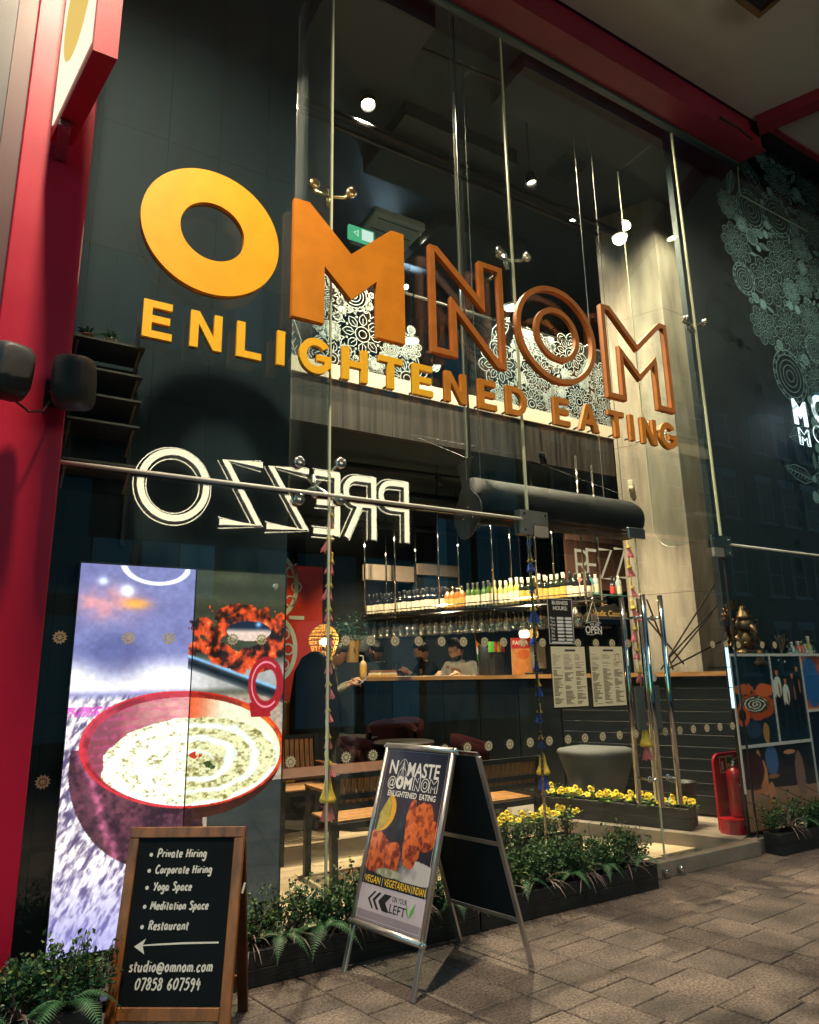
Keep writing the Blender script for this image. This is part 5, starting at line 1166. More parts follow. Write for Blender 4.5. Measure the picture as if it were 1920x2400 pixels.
# ------------------------------------------------------------------ tassel garlands
M_ty = mat('yellow_bead', (.75, .50, .05), .4, var=.3, scale=200, bump=.3, bscale=300); M_tp = mat('pink_tassel', (.72, .20, .22), .7, var=.2, scale=150); M_tb = mat('blue_tassel', (.02, .09, .60), .7, var=.2, scale=150)
def tassel_me(m, s=1.6):
    mb = MB(); n = 14
    for k in range(n):
        a = 2 * math.pi * k / n; mb.bar((.004 * math.cos(a) * s, .004 * math.sin(a) * s, 0), (.017 * math.cos(a) * s, .017 * math.sin(a) * s, -.045 * s - .006 * (k % 3)), .004 * s, .004 * s)
    return mb.mesh('tassel', m)
bell = MB().lathe([(.005, .07), (.008, .062), (.010, .03), (.018, .010), (.025, 0), (.020, -.006)], (0, 0, 0), 12).mesh('bell_bead', M_ty, True)
bigb = MB().lathe([(.006, .11), (.016, .095), (.026, .04), (.042, 0), (.047, -.014), (.038, -.024)], (0, 0, 0), 14).mesh('bell_bead', M_ty, True)
for x, ybot_, m, lb, ln in [(1.632, 1700, M_tp, 'garland of pink tassels and yellow beads beside the poster stand', 11), (3.135, 1640, M_tb, 'garland of blue tassels and yellow beads at the left door edge', 9), (4.105, 1580, M_tp, 'garland of pink tassels hanging at the door meeting line', 9)]:
    y = GY + .03; zt_ = 2.33; pb = None
    for d in range(1500):
        z = zt_ - d * .002
        if (AX.T @ (np.array([x, y, z - CAM_H])))[1] / (AX.T @ (np.array([x, y, z - CAM_H])))[2] * 1634 + 1200 > ybot_ * 1.113: break
    t = thing('tassel_garland', lb, 'garland', (x, y, zt_)); MB().tube([(x, y, zt_), (x, y, z)], .003, 6).build('cord', M_ty, t); tm_ = tassel_me(m)
    for k in range(ln):
        zz = zt_ - .06 - (zt_ - z - .14) * k / ln; rj = random.Random(k).uniform(-.006, .006)
        kk = random.Random(k * 7 + int(x * 10)); sc_ = kk.uniform(.72, 1.08); tl_ = (kk.uniform(-.18, .18), kk.uniform(-.22, .22), kk.uniform(0, 6)); o = link('bell_bead', bell, t, True); o.location = (x + rj, y, zz); o.scale = (sc_,) * 3; o.rotation_euler = tl_; o = link('tassel', tm_, t, True); o.location = (x + rj, y, zz - .002); o.scale = (sc_ * kk.uniform(.8, 1.2), sc_, sc_ * kk.uniform(.8, 1.15)); o.rotation_euler = tl_
    o = link('bell_bead', bigb, t, True); o.location = (x, y, z + .05); o = link('tassel', tassel_me(m, 2.0), t, True); o.location = (x, y, z + .035)

# ------------------------------------------------------------------ photo boards at right
Z5 = lambda x, y: ((1450 + x * .2783) / 1.113, (1500 + y * .2783) / 1.113)
PY = 3.70; Zp = lambda x, y: at(*Z5(x, y), PY)
pbd = thing('photo_board', 'white framed board of dark dining and event photos behind glass', 'display board', (5.9, PY, .2))
x_l, x_1, x_2, x_3 = Zp(985, 500).x + .0, Zp(1265, 140).x, Zp(1525, 140).x, 7.6
x_l = 5.222; zt_, zm, zb_ = Zp(1300, 115).z, Zp(1230, 885).z, .12; zr = Zp(1640, 592).z
MB().box(x_l, 7.6, PY + .006, PY + .03, zb_, zt_).build('backing', M_black, pbd)
def photo_fn(kind):
    def fn(u, v):
        n1 = fbm(u * 6, v * 8, kind * 7); n2 = fbm(u * 18, v * 22, kind * 11 + 1)
        c = lerp((.02, .06, .08), (.07, .10, .12), n1)
        def el(cx, cy_, rx, ry, col_, nz=.6):
            nonlocal c; w_ = ((u - cx) / rx) ** 2 + ((v - cy_) / ry) ** 2 + (n2 - .5) * nz; c = lerp(c, np.array(col_), sst(1.1, .8, w_) * .95)
        if kind == 1:
            el(.55, .42, .48, .16, (.40, .16, .08)); el(.52, .44, .34, .10, (.14, .12, .08)); 
            rr = np.sqrt(((u - .52) / .32) ** 2 + ((v - .44) / .09) ** 2); c = np.where(((rr < 1) & ((rr * 3.1 + (n2 - .5) * .9 + np.arctan2(v - .44, u - .52) / 6.28) % 1 < .34))[..., None], np.array((.72, .62, .42)), c); el(.25, .62, .25, .06, (.42, .20, .10), 1.2); el(.80, .60, .25, .08, (.50, .22, .12), 1); el(.15, .32, .18, .12, (.45, .18, .09), .3); el(.15, .33, .09, .07, (.04, .05, .06), .2); el(.7, .12, .08, .12, (.40, .26, .14))
            el(.4, .16, .2, .1, (.10, .13, .18))
        if kind == 2:
            for px_, top_, wv_, sh__, tr__ in [(.17, .84, .12, (.52, .48, .45), (.03, .04, .06)), (.42, .74, .10, (.50, .46, .43), (.05, .05, .07)), (.66, .80, .10, (.10, .09, .10), (.04, .04, .05)), (.85, .88, .11, (.05, .05, .06), (.03, .03, .04))]:
                el(px_ + .01, top_ - .46, wv_ * .8, .26, tr__, .5); el(px_, top_ - .20, wv_, .13, sh__, .7); el(px_ - wv_ * .95, top_ - .22, wv_ * .3, .11, sh__, .5); el(px_ + .03, top_ - .25, wv_ * .25, .09, (.36, .20, .13), .4); el(px_, top_ - .035, wv_ * .42, .045, (.42, .25, .17), .3); el(px_, top_ + .005, wv_ * .42, .022, (.04, .03, .03), .5)
            el(.5, .93, .03, .012, (.7, .6, .4), .2); el(.3, .95, .02, .010, (.7, .6, .4), .2)
        if kind == 3: 
            c = lerp((.25, .10, .07), (.50, .26, .18), n1); el(.1, .5, .10, .5, (.08, .20, .34), .4); el(.42, .42, .14, .26, (.10, .07, .07), .4); el(.72, .45, .13, .3, (.14, .07, .06), .4); el(.74, .84, .07, .10, (.40, .22, .16), .3)
        if kind == 4:
            c = lerp((.10, .08, .08), (.05, .05, .06), n1); fl_ = v < .50 - u * .05; pk = np.abs(((u * 3.2 + v * 5.5) % 1) - .5); c = np.where(fl_[..., None], lerp((.36, .25, .20), (.14, .10, .09), sst(.44, .5, pk)), c)
            el(.40, .82, .09, .20, (.16, .22, .32), .3); el(.40, .62, .08, .03, (.35, .22, .16), .2); el(.22, .86, .03, .12, (.45, .27, .18), .2); el(.66, .90, .09, .03, (.5, .30, .22), .3); el(.27, .62, .05, .22, (.50, .30, .20), .2); el(.22, .50, .12, .07, (.44, .25, .17), .4); el(.35, .40, .05, .16, (.46, .28, .19), .2); el(.78, .60, .07, .32, (.30, .22, .19), .5); el(.14, .72, .14, .24, (.14, .05, .05), .5)
        if kind == 5: c = lerp((.02, .04, .06), (.06, .08, .10), n1); el(.5, .3, .3, .2, (.30, .12, .07), .9)
        return c * 2.2 + .015
    return fn
def photo(x0, x1, z0, z1, k): picture('photo', FRONT(x0, PY + .003, z0), x1 - x0, z1 - z0, 120, 150, photo_fn(k), attrmat('photo_print', .35, coat=.3), pbd)
g = .012
photo(x_l + g * 1.5, x_1 - g * .6, zm + g, zt_ - g * 1.6, 1); photo(x_1 + g * .6, x_2 - g * .6, zm + g, zt_ - g * 1.6, 2); photo(x_2 + g * .6, 7.5, zr + g, zt_ - g * 1.6, 3); photo(x_2 + g * .6, 7.5, zb_, zr - g, 5); photo(x_l + g * 1.5, x_2 - g * .6, zb_, zm - g, 4)
M_strip = mat('white_red_strip', (.86, .78, .74), .5, var=.0, scale=40, col2=(.62, .40, .34), lo=.55, hi=.75)
for (a, b, c_, d) in [(x_l, 7.6, zt_ - .022, zt_), (x_l, x_l + .018, .40, zt_ - .0225), (x_1 - .008, x_1 + .008, zm + .0125, zt_ - .0225), (x_2 - .008, x_2 + .008, zb_ + .12, zt_ - .0225), (x_l + .0185, x_2 - .0085, zm - .012, zm + .012), (x_2 + .0085, 7.6, zr - .012, zr + .012)]:
    MB().box(a, b, PY - .006, PY + .0025, c_, d).build('frame_strip', M_strip, pbd)
# shelf above the boards with statue, bottles and dried stems
MB().box(5.24, 7.6, 3.735, 3.915, 1.36, 1.385).build('display_shelf', M_wood_dark, label='dark shelf above the photo boards', cat='shelf')
M_bron = mat('aged_bronze', (.16, .095, .045), .38, metal=.85, var=.5, scale=30, bump=.3, bscale=80)
pz = at(1573, 1370, 3.82); sx, sz_ = pz.x, 1.386
t = thing('deity_statue', 'seated bronze deity statue with round halo on the shelf', 'statue', (sx, 3.82, sz_)); s = MB()
Y_ = 3.82; S_DEITY = 1.22
s.lathe([(.12, 0), (.125, .02), (.105, .04), (.11, .055), (.09, .06)], (sx, Y_, sz_), 20)
s.build('lotus_base', M_bron, t, smooth=True); s = MB()
s.blob((sx, Y_, sz_ + .17), (.075, .06, .085), 3); s.blob((sx - .075, Y_ - .03, sz_ + .085), (.075, .05, .035), 2); s.blob((sx + .075, Y_ - .03, sz_ + .085), (.075, .05, .035), 2); s.tube([(sx - .13, Y_ - .03, sz_ + .08), (sx - .02, Y_ - .07, sz_ + .08)], .028, 8); s.tube([(sx + .13, Y_ - .03, sz_ + .08), (sx + .02, Y_ - .07, sz_ + .08)], .028, 8)
s.blob((sx, Y_ - .01, sz_ + .285), (.052, .05, .055), 3); s.blob((sx - .062, Y_, sz_ + .285), (.030, .012, .04), 2); s.blob((sx + .062, Y_, sz_ + .285), (.030, .012, .04), 2)
s.tube([(sx, Y_ - .055, sz_ + .28), (sx + .004, Y_ - .08, sz_ + .235), (sx + .015, Y_ - .085, sz_ + .19), (sx + .04, Y_ - .075, sz_ + .165), (sx + .05, Y_ - .075, sz_ + .185)], [.022, .019, .016, .012, .009], 8)
for sgn in (-1, 1):
    s.tube([(sx + sgn * .06, Y_, sz_ + .225), (sx + sgn * .115, Y_ - .01, sz_ + .19), (sx + sgn * .10, Y_ - .06, sz_ + .15)], [.024, .019, .014], 8); s.tube([(sx + sgn * .06, Y_ + .01, sz_ + .23), (sx + sgn * .13, Y_ + .01, sz_ + .235), (sx + sgn * .135, Y_ - .01, sz_ + .30)], [.022, .018, .012], 8); s.blob((sx + sgn * .10, Y_ - .065, sz_ + .15), .018, 1); s.blob((sx + sgn * .135, Y_ - .012, sz_ + .315), .018, 1)
s.build('figure', M_bron, t, smooth=True)
MB().lathe([(.055, .0), (.050, .025), (.042, .03), (.038, .055), (.024, .06), (.020, .085), (.006, .10)], (sx, Y_, sz_ + .325), 14).build('crown', M_bron, t, smooth=True)
h = MB(); Fh_ = FRONT(sx, Y_ + .05, sz_ + .285); h.prism([circ(0, 0, .155, 40), circ(0, 0, .125, 40)], Fh_, .012)
for k in range(28):
    a = 2 * math.pi * k / 28; h.bar(onF(Fh_, .15 * math.cos(a), .15 * math.sin(a), .006), onF(Fh_, .185 * math.cos(a), .185 * math.sin(a), .006), .014, .008)
h.build('halo', M_bron, t)
for ch in t.children:
    if t.name.startswith('deity'): ch.matrix_basis = Matrix.Translation((sx, Y_, sz_)) @ Matrix.Scale(S_DEITY, 4) @ Matrix.Translation((-sx, -Y_, -sz_))
def bottle_proto(name, glass, label, cap, h=.30, r=.037, neck=.014, sh=.62, lab=(.12, .5)):
    t = thing(name, 'x', 'bottle', (0, 0, 0))
    MB().lathe([(r * .8, 0), (r, .006), (r, h * sh), (r * .8, h * (sh + .06)), (neck * 1.15, h * (sh + .16)), (neck, h * .94), (neck * 1.2, h * .945), (neck * 1.2, h * .97)], (0, 0, 0), 12).build('glass_body', glass, t, smooth=True)
    MB().lathe([(r * 1.012, h * lab[0]), (r * 1.012, h * lab[1])], (0, 0, 0), 12, caps=False).build('paper_label', label, t, smooth=True)
    MB().lathe([(neck * 1.12, h * .80), (neck * 1.3, h * .94), (neck * 1.28, h), (.001, h * 1.002)], (0, 0, 0), 10, caps=False).build('cap', cap, t, smooth=True)
    return t
bgl = lambda n, c: mat(n, c, .06, var=0, spec=.9, coat=.6)
M_cream = mat('label_cream', (.70, .62, .46), .6, var=.12, scale=120); M_labk = mat('label_dark', (.05, .05, .05), .6, var=.2); M_lao = mat('label_ochre', (.62, .36, .08), .6, var=.2, scale=90); M_lar = mat('label_red', (.45, .04, .03), .6, var=.2)
BT = dict(red=bottle_proto('wine_bottle', bgl('red_wine_glass', (.010, .010, .012)), M_cream, M_black),
          rose=bottle_proto('spirit_bottle', bgl('amber_spirit', (.50, .14, .03)), M_lao, M_brass, .27, .042, sh=.66), green=bottle_proto('wine_bottle', bgl('green_bottle', (.05, .10, .015)), M_cream, M_labk, .30),
          white=bottle_proto('wine_bottle', bgl('pale_wine', (.42, .36, .08)), M_cream, M_cream, .30), fizz=bottle_proto('wine_bottle', bgl('dark_green_bottle', (.012, .018, .010)), M_lao, M_cream, .31, .040),
          gin=bottle_proto('spirit_bottle', bgl('clear_spirit', (.40, .46, .46)), M_cream, M_cream, .26, .040, sh=.70), gr2=bottle_proto('spirit_bottle', bgl('green_spirit', (.02, .28, .05)), M_cream, M_lar, .25, .038, sh=.68), pink=bottle_proto('spirit_bottle', bgl('pink_spirit', (.60, .18, .14)), M_cream, M_cream, .25, .036, sh=.68), blk=bottle_proto('spirit_bottle', bgl('black_spirit', (.012, .012, .014)), M_lar, M_black, .25, .036, sh=.6), teal=bottle_proto('spirit_bottle', bgl('teal_spirit', (.05, .30, .32)), M_cream, M_steel, .24, .036, sh=.68))
bused = {}
def bottle(kind, loc, lb, grp, s=1.0, rz=0.0):
    M = MT(loc, rz) @ Matrix.Scale(s, 4); pr_ = BT[kind]
    if kind not in bused: bused[kind] = 1; pr_.matrix_basis = M; pr_['label'] = lb; pr_['group'] = grp; return
    dup(pr_, M, lb, grp)
for k, (px, kd, lb) in enumerate([(1625, 'blk', 'small dark bottle right of the deity statue'), (1668, 'gin', 'clear bottle right of the dried stems'), (1682, 'pink', 'red capped bottle on the shelf at right'), (1696, 'gin', 'pale bottle on the shelf near the right edge'), (1712, 'blk', 'dark bottle on the shelf at the right edge'), (1614, 'teal', 'small teal bottle close beside the deity statue'), (1661, 'red', 'slim dark wine bottle right beside the dried stems'), (1675, 'gr2', 'small green bottle among those on the right shelf'), (1689, 'rose', 'amber bottle among those on the right shelf'), (1704, 'white', 'pale yellow bottle among those on the right shelf')]):
    p = at(px, 1370, 3.83); bottle(kd, (p.x, 3.83, 1.386), lb, 'bottles on the shelf above the photo boards', [.62, .80, .86, .74, .90, .55, .78, .70, .82, .88][k])
t = thing('dried_stems', 'vase of dried grass stems beside the deity statue', 'plant', (at(1645, 1370, 3.83).x, 3.83, 1.386)); cx = at(1645, 1370, 3.83).x; s = MB(); r_ = random.Random(3)
MB().lathe([(.02, 0), (.028, .03), (.018, .07), (.021, .08)], (cx, 3.83, 1.386), 12).build('vase', M_bron, t, smooth=True)
for k in range(26):
    a = r_.uniform(0, 6.28); q = r_.uniform(.01, .075); top = (cx + q * math.cos(a), 3.83 + q * .5 * math.sin(a), 1.386 + r_.uniform(.16, .27)); s.tube([(cx, 3.83, 1.46), (cx + q * .4 * math.cos(a), 3.83, 1.52), top], [.0018, .0018, .001], 4, False); s.blob(top, (.005, .005, .016), 1)
s.build('stems', mat('dried_straw', (.22, .16, .10), .9, var=.3), t)
a_, b_ = at(1530, 1362, 3.66), at(1547, 1492, 3.66)
t = thing('tube_light', 'upright cyan-white tube light beside the photo boards', 'lamp', (a_.x, 3.66, b_.z))
for k in range(3):
    z0_, z1_ = b_.z + (a_.z - b_.z) * k / 3, b_.z + (a_.z - b_.z) * (k + 1) / 3; MB().box(a_.x - .010, a_.x + .010, 3.655, 3.668, z0_ + .004, z1_ - .004).build('lit_segment', glow('cyan_tube', (.55, .95, 1.0), 2.6), t)
MB().box(a_.x - .013, a_.x + .013, 3.669, 3.68, b_.z, a_.z).build('housing', M_black, t)

# ------------------------------------------------------------------ fire point, bin, seat by the door
M_fred = mat('extinguisher_red', (.36, .008, .015), .3, var=.08, coat=.3)
fs_ = thing('extinguisher_stand', 'red moulded fire extinguisher stand on the raised floor', 'stand', (5.33, 3.90, .1))
xa, xb = 5.22, 5.60; z0_ = .098
MB().prism([[(xa, -.10), (xb, -.10)] + circ(xb, 0, .10, 8, None, -1.57, 1.57)[1:-1] + [(xb, .10), (xa, .10)] + circ(xa, 0, .10, 8, None, 1.57, 4.71)[1:-1]], (Vector((.0, 3.84, z0_)), Vector((1, 0, 0)), Vector((0, 1, 0)), Vector((0, 0, 1))), .11).build('base_tray', M_fred, fs_)
bz = at(1530, 1582, 3.93).z
MB().prism([[(xa - .03, .1), (xb + .03, .1), (xb + .03, bz - .11)] + circ(xb - .05, bz - .09, .08, 6, None, 0, 1.57) + circ(xa + .05, bz - .09, .08, 6, None, 1.57, 3.14) + [(xa - .03, bz - .11)]], FRONT(0, 3.95, 0), .02).build('back_panel', M_fred, fs_)
def pict_fn(u, v):
    c = np.zeros(u.shape + (3,)) + np.array((.75, .68, .42)); c[(u > .06) & (u < .46) & (v > .08) & (v < .92)] = (.55, .04, .04); c[(u > .52) & (u < .94) & (v > .55) & (v < .92)] = (.10, .35, .12); c[(u > .15) & (u < .25) & (v > .2) & (v < .7)] = .85; c[(u > .55) & (u < .9) & (v > .1) & (v < .5) & ((v * 26 % 1) < .5)] = (.4, .35, .2)
    return c
for xx in (xa + .04, xa + .29): picture('pictogram_sign', FRONT(xx, 3.928, bz - .165), .18, .13, 40, 30, pict_fn, attrmat('paper_print', .6), fs_)
def extinguisher(x, lb, text):
    t = thing('fire_extinguisher', lb, 'extinguisher', (x, 3.83, .21)); z = .21
    MB().lathe([(.055, 0), (.062, .01), (.064, .30), (.060, .335), (.035, .365), (.020, .372), (.020, .385)], (x, 3.83, z), 20).build('cylinder', M_fred, t, smooth=True)
    MB().lathe([(.020, .385), (.024, .39), (.024, .42), (.012, .425)], (x, 3.83, z), 12).build('valve', M_chrome, t, smooth=True)
    MB().bar((x - .01, 3.82, z + .43), (x + .10, 3.79, z + .475), .018, .006).bar((x - .01, 3.82, z + .415), (x + .085, 3.79, z + .425), .018, .006).build('lever', M_black, t)
    MB().tube([(x + .02, 3.82, z + .41), (x + .07, 3.83, z + .40), (x + .085, 3.83, z + .3), (x + .080, 3.83, z + .10), (x + .07, 3.83, z + .04)], .009, 8).build('hose', M_black, t, smooth=True)
    pn = MB(); a0 = -math.pi / 2
    for i in range(9):
        a = a0 - .85 + 1.7 * i / 8; pn.v += [(x + .0655 * math.cos(a), 3.83 + .0655 * math.sin(a), z + .06), (x + .0655 * math.cos(a), 3.83 + .0655 * math.sin(a), z + .27)]
    pn.f = [(2 * i, 2 * i + 2, 2 * i + 3, 2 * i + 1) for i in range(8)]; pn.build('instruction_label', mat('label_maroon', (.42, .03, .035), .45, var=.1), t)
    tx = MB(); text and addtext(tx, text, FRONT(x, 3.7635, z + .245), .032, bold=.015)
    for k in range(7): tx.ribbon([(-.03, .20 - k * .022), (.035 - .02 * (k % 3), .20 - k * .022)], .0022, FRONT(x, 3.7635, z), False)
    tx.build('label_text', M_printw, t)
extinguisher(5.30, 'red water fire extinguisher left in its stand', 'WATER'); extinguisher(5.53, 'red fire extinguisher dimly seen behind the photo board', None)
bx_, by_ = 5.17, 4.24
t = thing('waste_bin', 'round black bin between pansy planter and extinguishers', 'bin', (bx_, by_, .1)); MB().lathe([(.085, 0), (.09, .01), (.105, .33), (.109, .335), (.109, .345), (.098, .345), (.085, .02)], (bx_, by_, .098), 24, caps=False).build('bucket', mat('black_ribbed_plastic', (.012, .013, .014), .5, bump=.7, bscale=60), t, smooth=True); MB().lathe([(.085, .015), (.001, .016)], (bx_, by_, .098), 24, caps=False).build('bin_floor', M_black, t)
a_, b_ = at(1235, 1592, 5.0), at(1470, 1590, 5.0)
t = thing('grey_bench', 'low grey upholstered bench with tapered front behind the pansies', 'bench', ((a_.x + b_.x) / 2, 5.1, .1)); zt_ = a_.z; M_grey = mat('grey_fabric', (.10, .105, .105), .9, var=.12, scale=60, bump=.3, bscale=400); gm = MB()
tops = []; pr_ = [(0, .10, .30), (.08, .12, .22), (zt_ - .14, .03, .0), (zt_ - .10, .0, .0), (zt_ - .07, .015, .02), (zt_ - .055, .10, .12)]
W_ = b_.x - a_.x; vs = []; nn_ = 24
for z, inx, iny in pr_:
    for k in range(nn_):
        a = 2 * math.pi * k / nn_; ca_, sa_ = math.cos(a), math.sin(a); ex_ = math.copysign(abs(ca_) ** .45, ca_); ey_ = math.copysign(abs(sa_) ** .45, sa_); vs.append(((a_.x + b_.x) / 2 + ex_ * (W_ / 2 - inx), 5.25 + ey_ * (.28 - iny * .6), .10 + z))
gm.add(vs, [(i * nn_ + k, i * nn_ + (k + 1) % nn_, (i + 1) * nn_ + (k + 1) % nn_, (i + 1) * nn_ + k) for i in range(len(pr_) - 1) for k in range(nn_)] + [tuple((len(pr_) - 1) * nn_ + k for k in range(nn_))]); gm.build('upholstery', M_grey, t, smooth=True)
MB().box((a_.x + b_.x) / 2 - W_ * .3, (a_.x + b_.x) / 2 + W_ * .3, 5.05, 5.45, .099, .115).build('plinth', M_black, t)
# dark splayed rods by the column
t = thing('crossed_rods', 'crossed thin dark rods standing in front of the concrete column', 'frame', (5.9, 4.95, 1.35))
for k, (a, b, c_, d) in enumerate([(1392, 1410, 1505, 1230), (1400, 1395, 1522, 1262), (1352, 1290, 1440, 1398), (1362, 1262, 1418, 1410), (1408, 1408, 1530, 1345), (1500, 1290, 1415, 1395)]):
    MB().tube([at(a, b, 4.9 + .02 * k), at(c_, d, 4.9 + .02 * k)], .009, 6).build('rod', M_black, t)
# ------------------------------------------------------------------ the bar
BO = Vector((5.72, 4.24, 0))
def bp(t, s, z): return BO + U * t + V * s + Vector((0, 0, z))
BM = Matrix(((U.x, V.x, 0, BO.x), (U.y, V.y, 0, BO.y), (0, 0, 1, 0), (0, 0, 0, 1)))       # bar space: x along U, y along V
M_oak = mat('counter_oak', (.36, .18, .065), .35, var=.3, scale=4, stretch=(1, 1, 12), bump=.05, coat=.2)
bar = thing('bar_counter', 'long dark bar counter with thin oak top', 'bar', bp(2, .3, .1))
MB(BM).box(-.30, 4.45, -.03, .62, 1.305, 1.345).build('oak_top', M_oak, bar)
MB(BM).box(-.30, 4.42, .03, .60, .10, 1.303).build('carcass', M_black, bar)
for k in range(11): MB(BM).bbox(-.30, 1.5, .005, .029, .16 + k * .104, .16 + k * .104 + .101, .001).build('front_slat', mat('dark_slat', (.004, .007, .009), .45, var=.3, stretch=(1, 1, 8)), bar)
for k in range(6): MB(BM).bbox(1.52 + k * .485, 1.52 + k * .485 + .475, .005, .029, .16, 1.29, .004).build('front_panel', mat('dark_panel_front', (.004, .007, .009), .4, var=.25), bar)

def LR(z0, z1): return z0
# hanging rack
rk = thing('bottle_rack', 'black hanging rack over the bar for bottles and glasses', 'rack', bp(2.7, .3, 2.1))
ra, rb, rz_ = 1.15, 4.28, 2.115
MB(BM).box(ra, rb, .10, .58, rz_ - .012, rz_).build('shelf', M_blackmetal, rk)
for s_ in (.10, .58):
    MB(BM).tube([(ra, s_, rz_ + .06), (rb, s_, rz_ + .06)], .006, 6).tube([(ra, s_, rz_ - .03), (rb, s_, rz_ - .03)], .008, 6).build('rail', M_chrome, rk)
    mb = MB(BM)
    n_ = 60
    for k in range(n_): mb.tube([(ra + (rb - ra) * k / n_, s_, rz_), (ra + (rb - ra) * (k + .5) / n_, s_, rz_ + .058), (ra + (rb - ra) * (k + 1) / n_, s_, rz_)], .0025, 4, False)
    mb.build('wire_gallery', M_chrome, rk, kind='stuff')
for s_ in (.16, .26, .36, .46): MB(BM).box(ra, rb, s_ - .008, s_ + .008, rz_ - .05, rz_ - .042).build('glass_runner', M_blackmetal, rk)
for tt in (1.2, 1.75, 2.3, 3.05, 3.72, 4.22):
    for s_ in (.11, .57): MB(BM).tube([(tt, s_, rz_ - .05), (tt, s_, 3.69)], .011, 8).build('hanger_rod', M_chrome, rk, smooth=True)
gr2 = random.Random(9)
kinds = []
tt = 4.20; i_ = 0
while tt > 1.2:
    kd = 'red' if tt > 3.02 else 'rose' if tt > 2.72 else 'green' if tt > 2.33 else 'white' if tt > 2.02 else 'fizz' if tt > 1.45 else 'red'
    for s_ in (.18, .34):
        if s_ == .34 and gr2.random() < .25: continue
        p = bp(tt + gr2.uniform(-.012, .012), s_ + gr2.uniform(-.01, .01), rz_ + .001)
        nm = dict(red='dark cream-labelled wine bottle', rose='amber ochre-labelled bottle', green='green cream-labelled wine bottle', white='pale yellow wine bottle', fizz='dark pale-capped ochre-labelled bottle')[kd]
        bottle(kd, p, nm + ', %s row of the rack' % ('front' if s_ < .3 else 'back'), 'bottles on the hanging rack', gr2.uniform(.95, 1.04), gr2.uniform(0, 6))
    tt -= .072
M_wg2 = glassmat('wine_glass', (.84, .86, .84), .30, sheen_veil=.55)  # pale diffuse patches put in for the sparkle of the glasses
wg = thing('wine_glass', 'upturned wine glass hanging under the bottle rack', 'glass', (0, 0, 0), group='wine glasses under the rack')
MB().lathe([(.034, 0), (.034, -.003), (.006, -.006), (.004, -.02), (.004, -.085), (.014, -.095), (.040, -.125), (.046, -.165), (.037, -.232)], (0, 0, 0), 12, caps=False).build('bowl_and_stem', M_wg2, wg, smooth=True)
first = True
for k in range(28):
    for s_ in (.21, .31, .41):
        if s_ == .41 and k % 2: continue
        M = MT(bp(1.24 + k * .107 + gr2.uniform(-.01, .01), s_, rz_ - .042), gr2.uniform(0, 6))
        if first: wg.matrix_basis = M; first = False
        else: dup(wg, M)

# lamps over the bar (ceiling spots under the mezzanine)
for k, (tt, s_, lb) in enumerate([(3.9, -.5, 'small ceiling spot over the left end of the bar'), (2.6, -.5, 'small ceiling spot over the middle of the bar'), (1.3, -.5, 'small ceiling spot over the right end of the bar')]):
    p = bp(tt, s_, 3.5); spotlight(p, bp(tt, .70, 1.45), 330, lb, .04, 100, can=.035, drop=.2)
p = bp(3.2, 1.4, 3.45); spotlight(p, bp(2.6, .9, 1.5), 90, 'small ceiling spot behind the bar', .04, 120, can=.035, drop=.24)
# spots seen through the panes
for px, py, Y, aim, pw, lb in [(620, 1185, 8.2, None, 150, 'bright small spot beside the red wall panel'), (985, 985, 6.9, None, 25, 'small lit spot below the mezzanine edge')]:
    p = at(px, py, Y); spotlight(p, (p.x + (.5 if px < 700 else 0), p.y - .5, p.z - 1.0), pw * .2, lb, .03, 75, can=.03, drop=.15)

for px, py, lb in [(882, 491, 'tiny ceiling spot right of the solid M'), (938, 527, 'tiny ceiling spot over the outlined N'), (1424, 522, 'tiny ceiling spot by the last glazing joint'), (655, 600, 'tiny ceiling spot behind the fin at left')]:
    p = atz(px, py, 7.2); spotlight(p, (p.x, p.y, 0), 40, lb, .03, 100, can=.04, drop=.0)
# red feature wall, banquette, back wall of the bar
a_, b_ = at(560, 1480, 9.0), at(680, 1195, 9.0)
t = thing('red_wall_panel', 'red wall panel with white mandala lit orange at left', 'wall panel', (a_.x, 9, .1)); MB().box(a_.x, b_.x, 9.0, 9.06, .5, b_.z).build('panel', mat('red_plaster', (.42, .022, .010), .8, var=.25, scale=3, bump=.2), t)
cq = at(594, 1300, 8.99); mq = MB(); rq = .55
Fq = FRONT(cq.x - .1, 8.995, cq.z); mq.ribbon(circ(0, .42, .30, 30, .42), .06, Fq, True); mq.ribbon(circ(0, -.42, .30, 30, .42), .06, Fq, True)
for k in range(8): mq.ribbon(circ(.30 * math.cos(k * .785), .42 + .28 * math.sin(k * .785), .07, 10), .02, Fq, True); mq.ribbon(circ(.20 * math.cos(k * .785), -.42 + .28 * math.sin(k * .785), .07, 10), .02, Fq, True)
mq.ribbon([(.2, 0), (.42, 0)], .05, Fq); mq.build('mandala_emblem', M_lace, t, kind='stuff')
p = at(630, 1215, 8.3); lamp('SPOT', 'light', (a_.x + .15, 8.45, b_.z + .1), 42, (1, .62, .22), .03, 62, 1.0, aim=(a_.x + .22, 9.0, 1.9), parent=t)
a_, b_ = at(580, 1570, 7.4), at(645, 1475, 7.4)
t = thing('yellow_banquette', 'yellow channelled banquette seat below the red panel', 'sofa', (a_.x, 7.4, .1)); M_yel = mat('mustard_fabric', (.62, .34, .03), .8, var=.12, bump=.2, bscale=200)
for k in range(5): MB().bbox(b_.x - .02 - (k + 1) * .19, b_.x - .02 - k * .19, 7.40, 7.52, .45, b_.z, .02).build('back_channel', M_yel, t)
MB().bbox(b_.x - .97, b_.x - .02, 6.9, 7.395, .33, .45, .03).build('seat', M_yel, t); MB().box(b_.x - .95, b_.x - .04, 6.95, 7.5, .10, .328).build('base', M_black, t)
MB().box(b_.x - .97, b_.x - .02, 7.385, 7.399, .70, .73).build('trim_band', M_black, t)
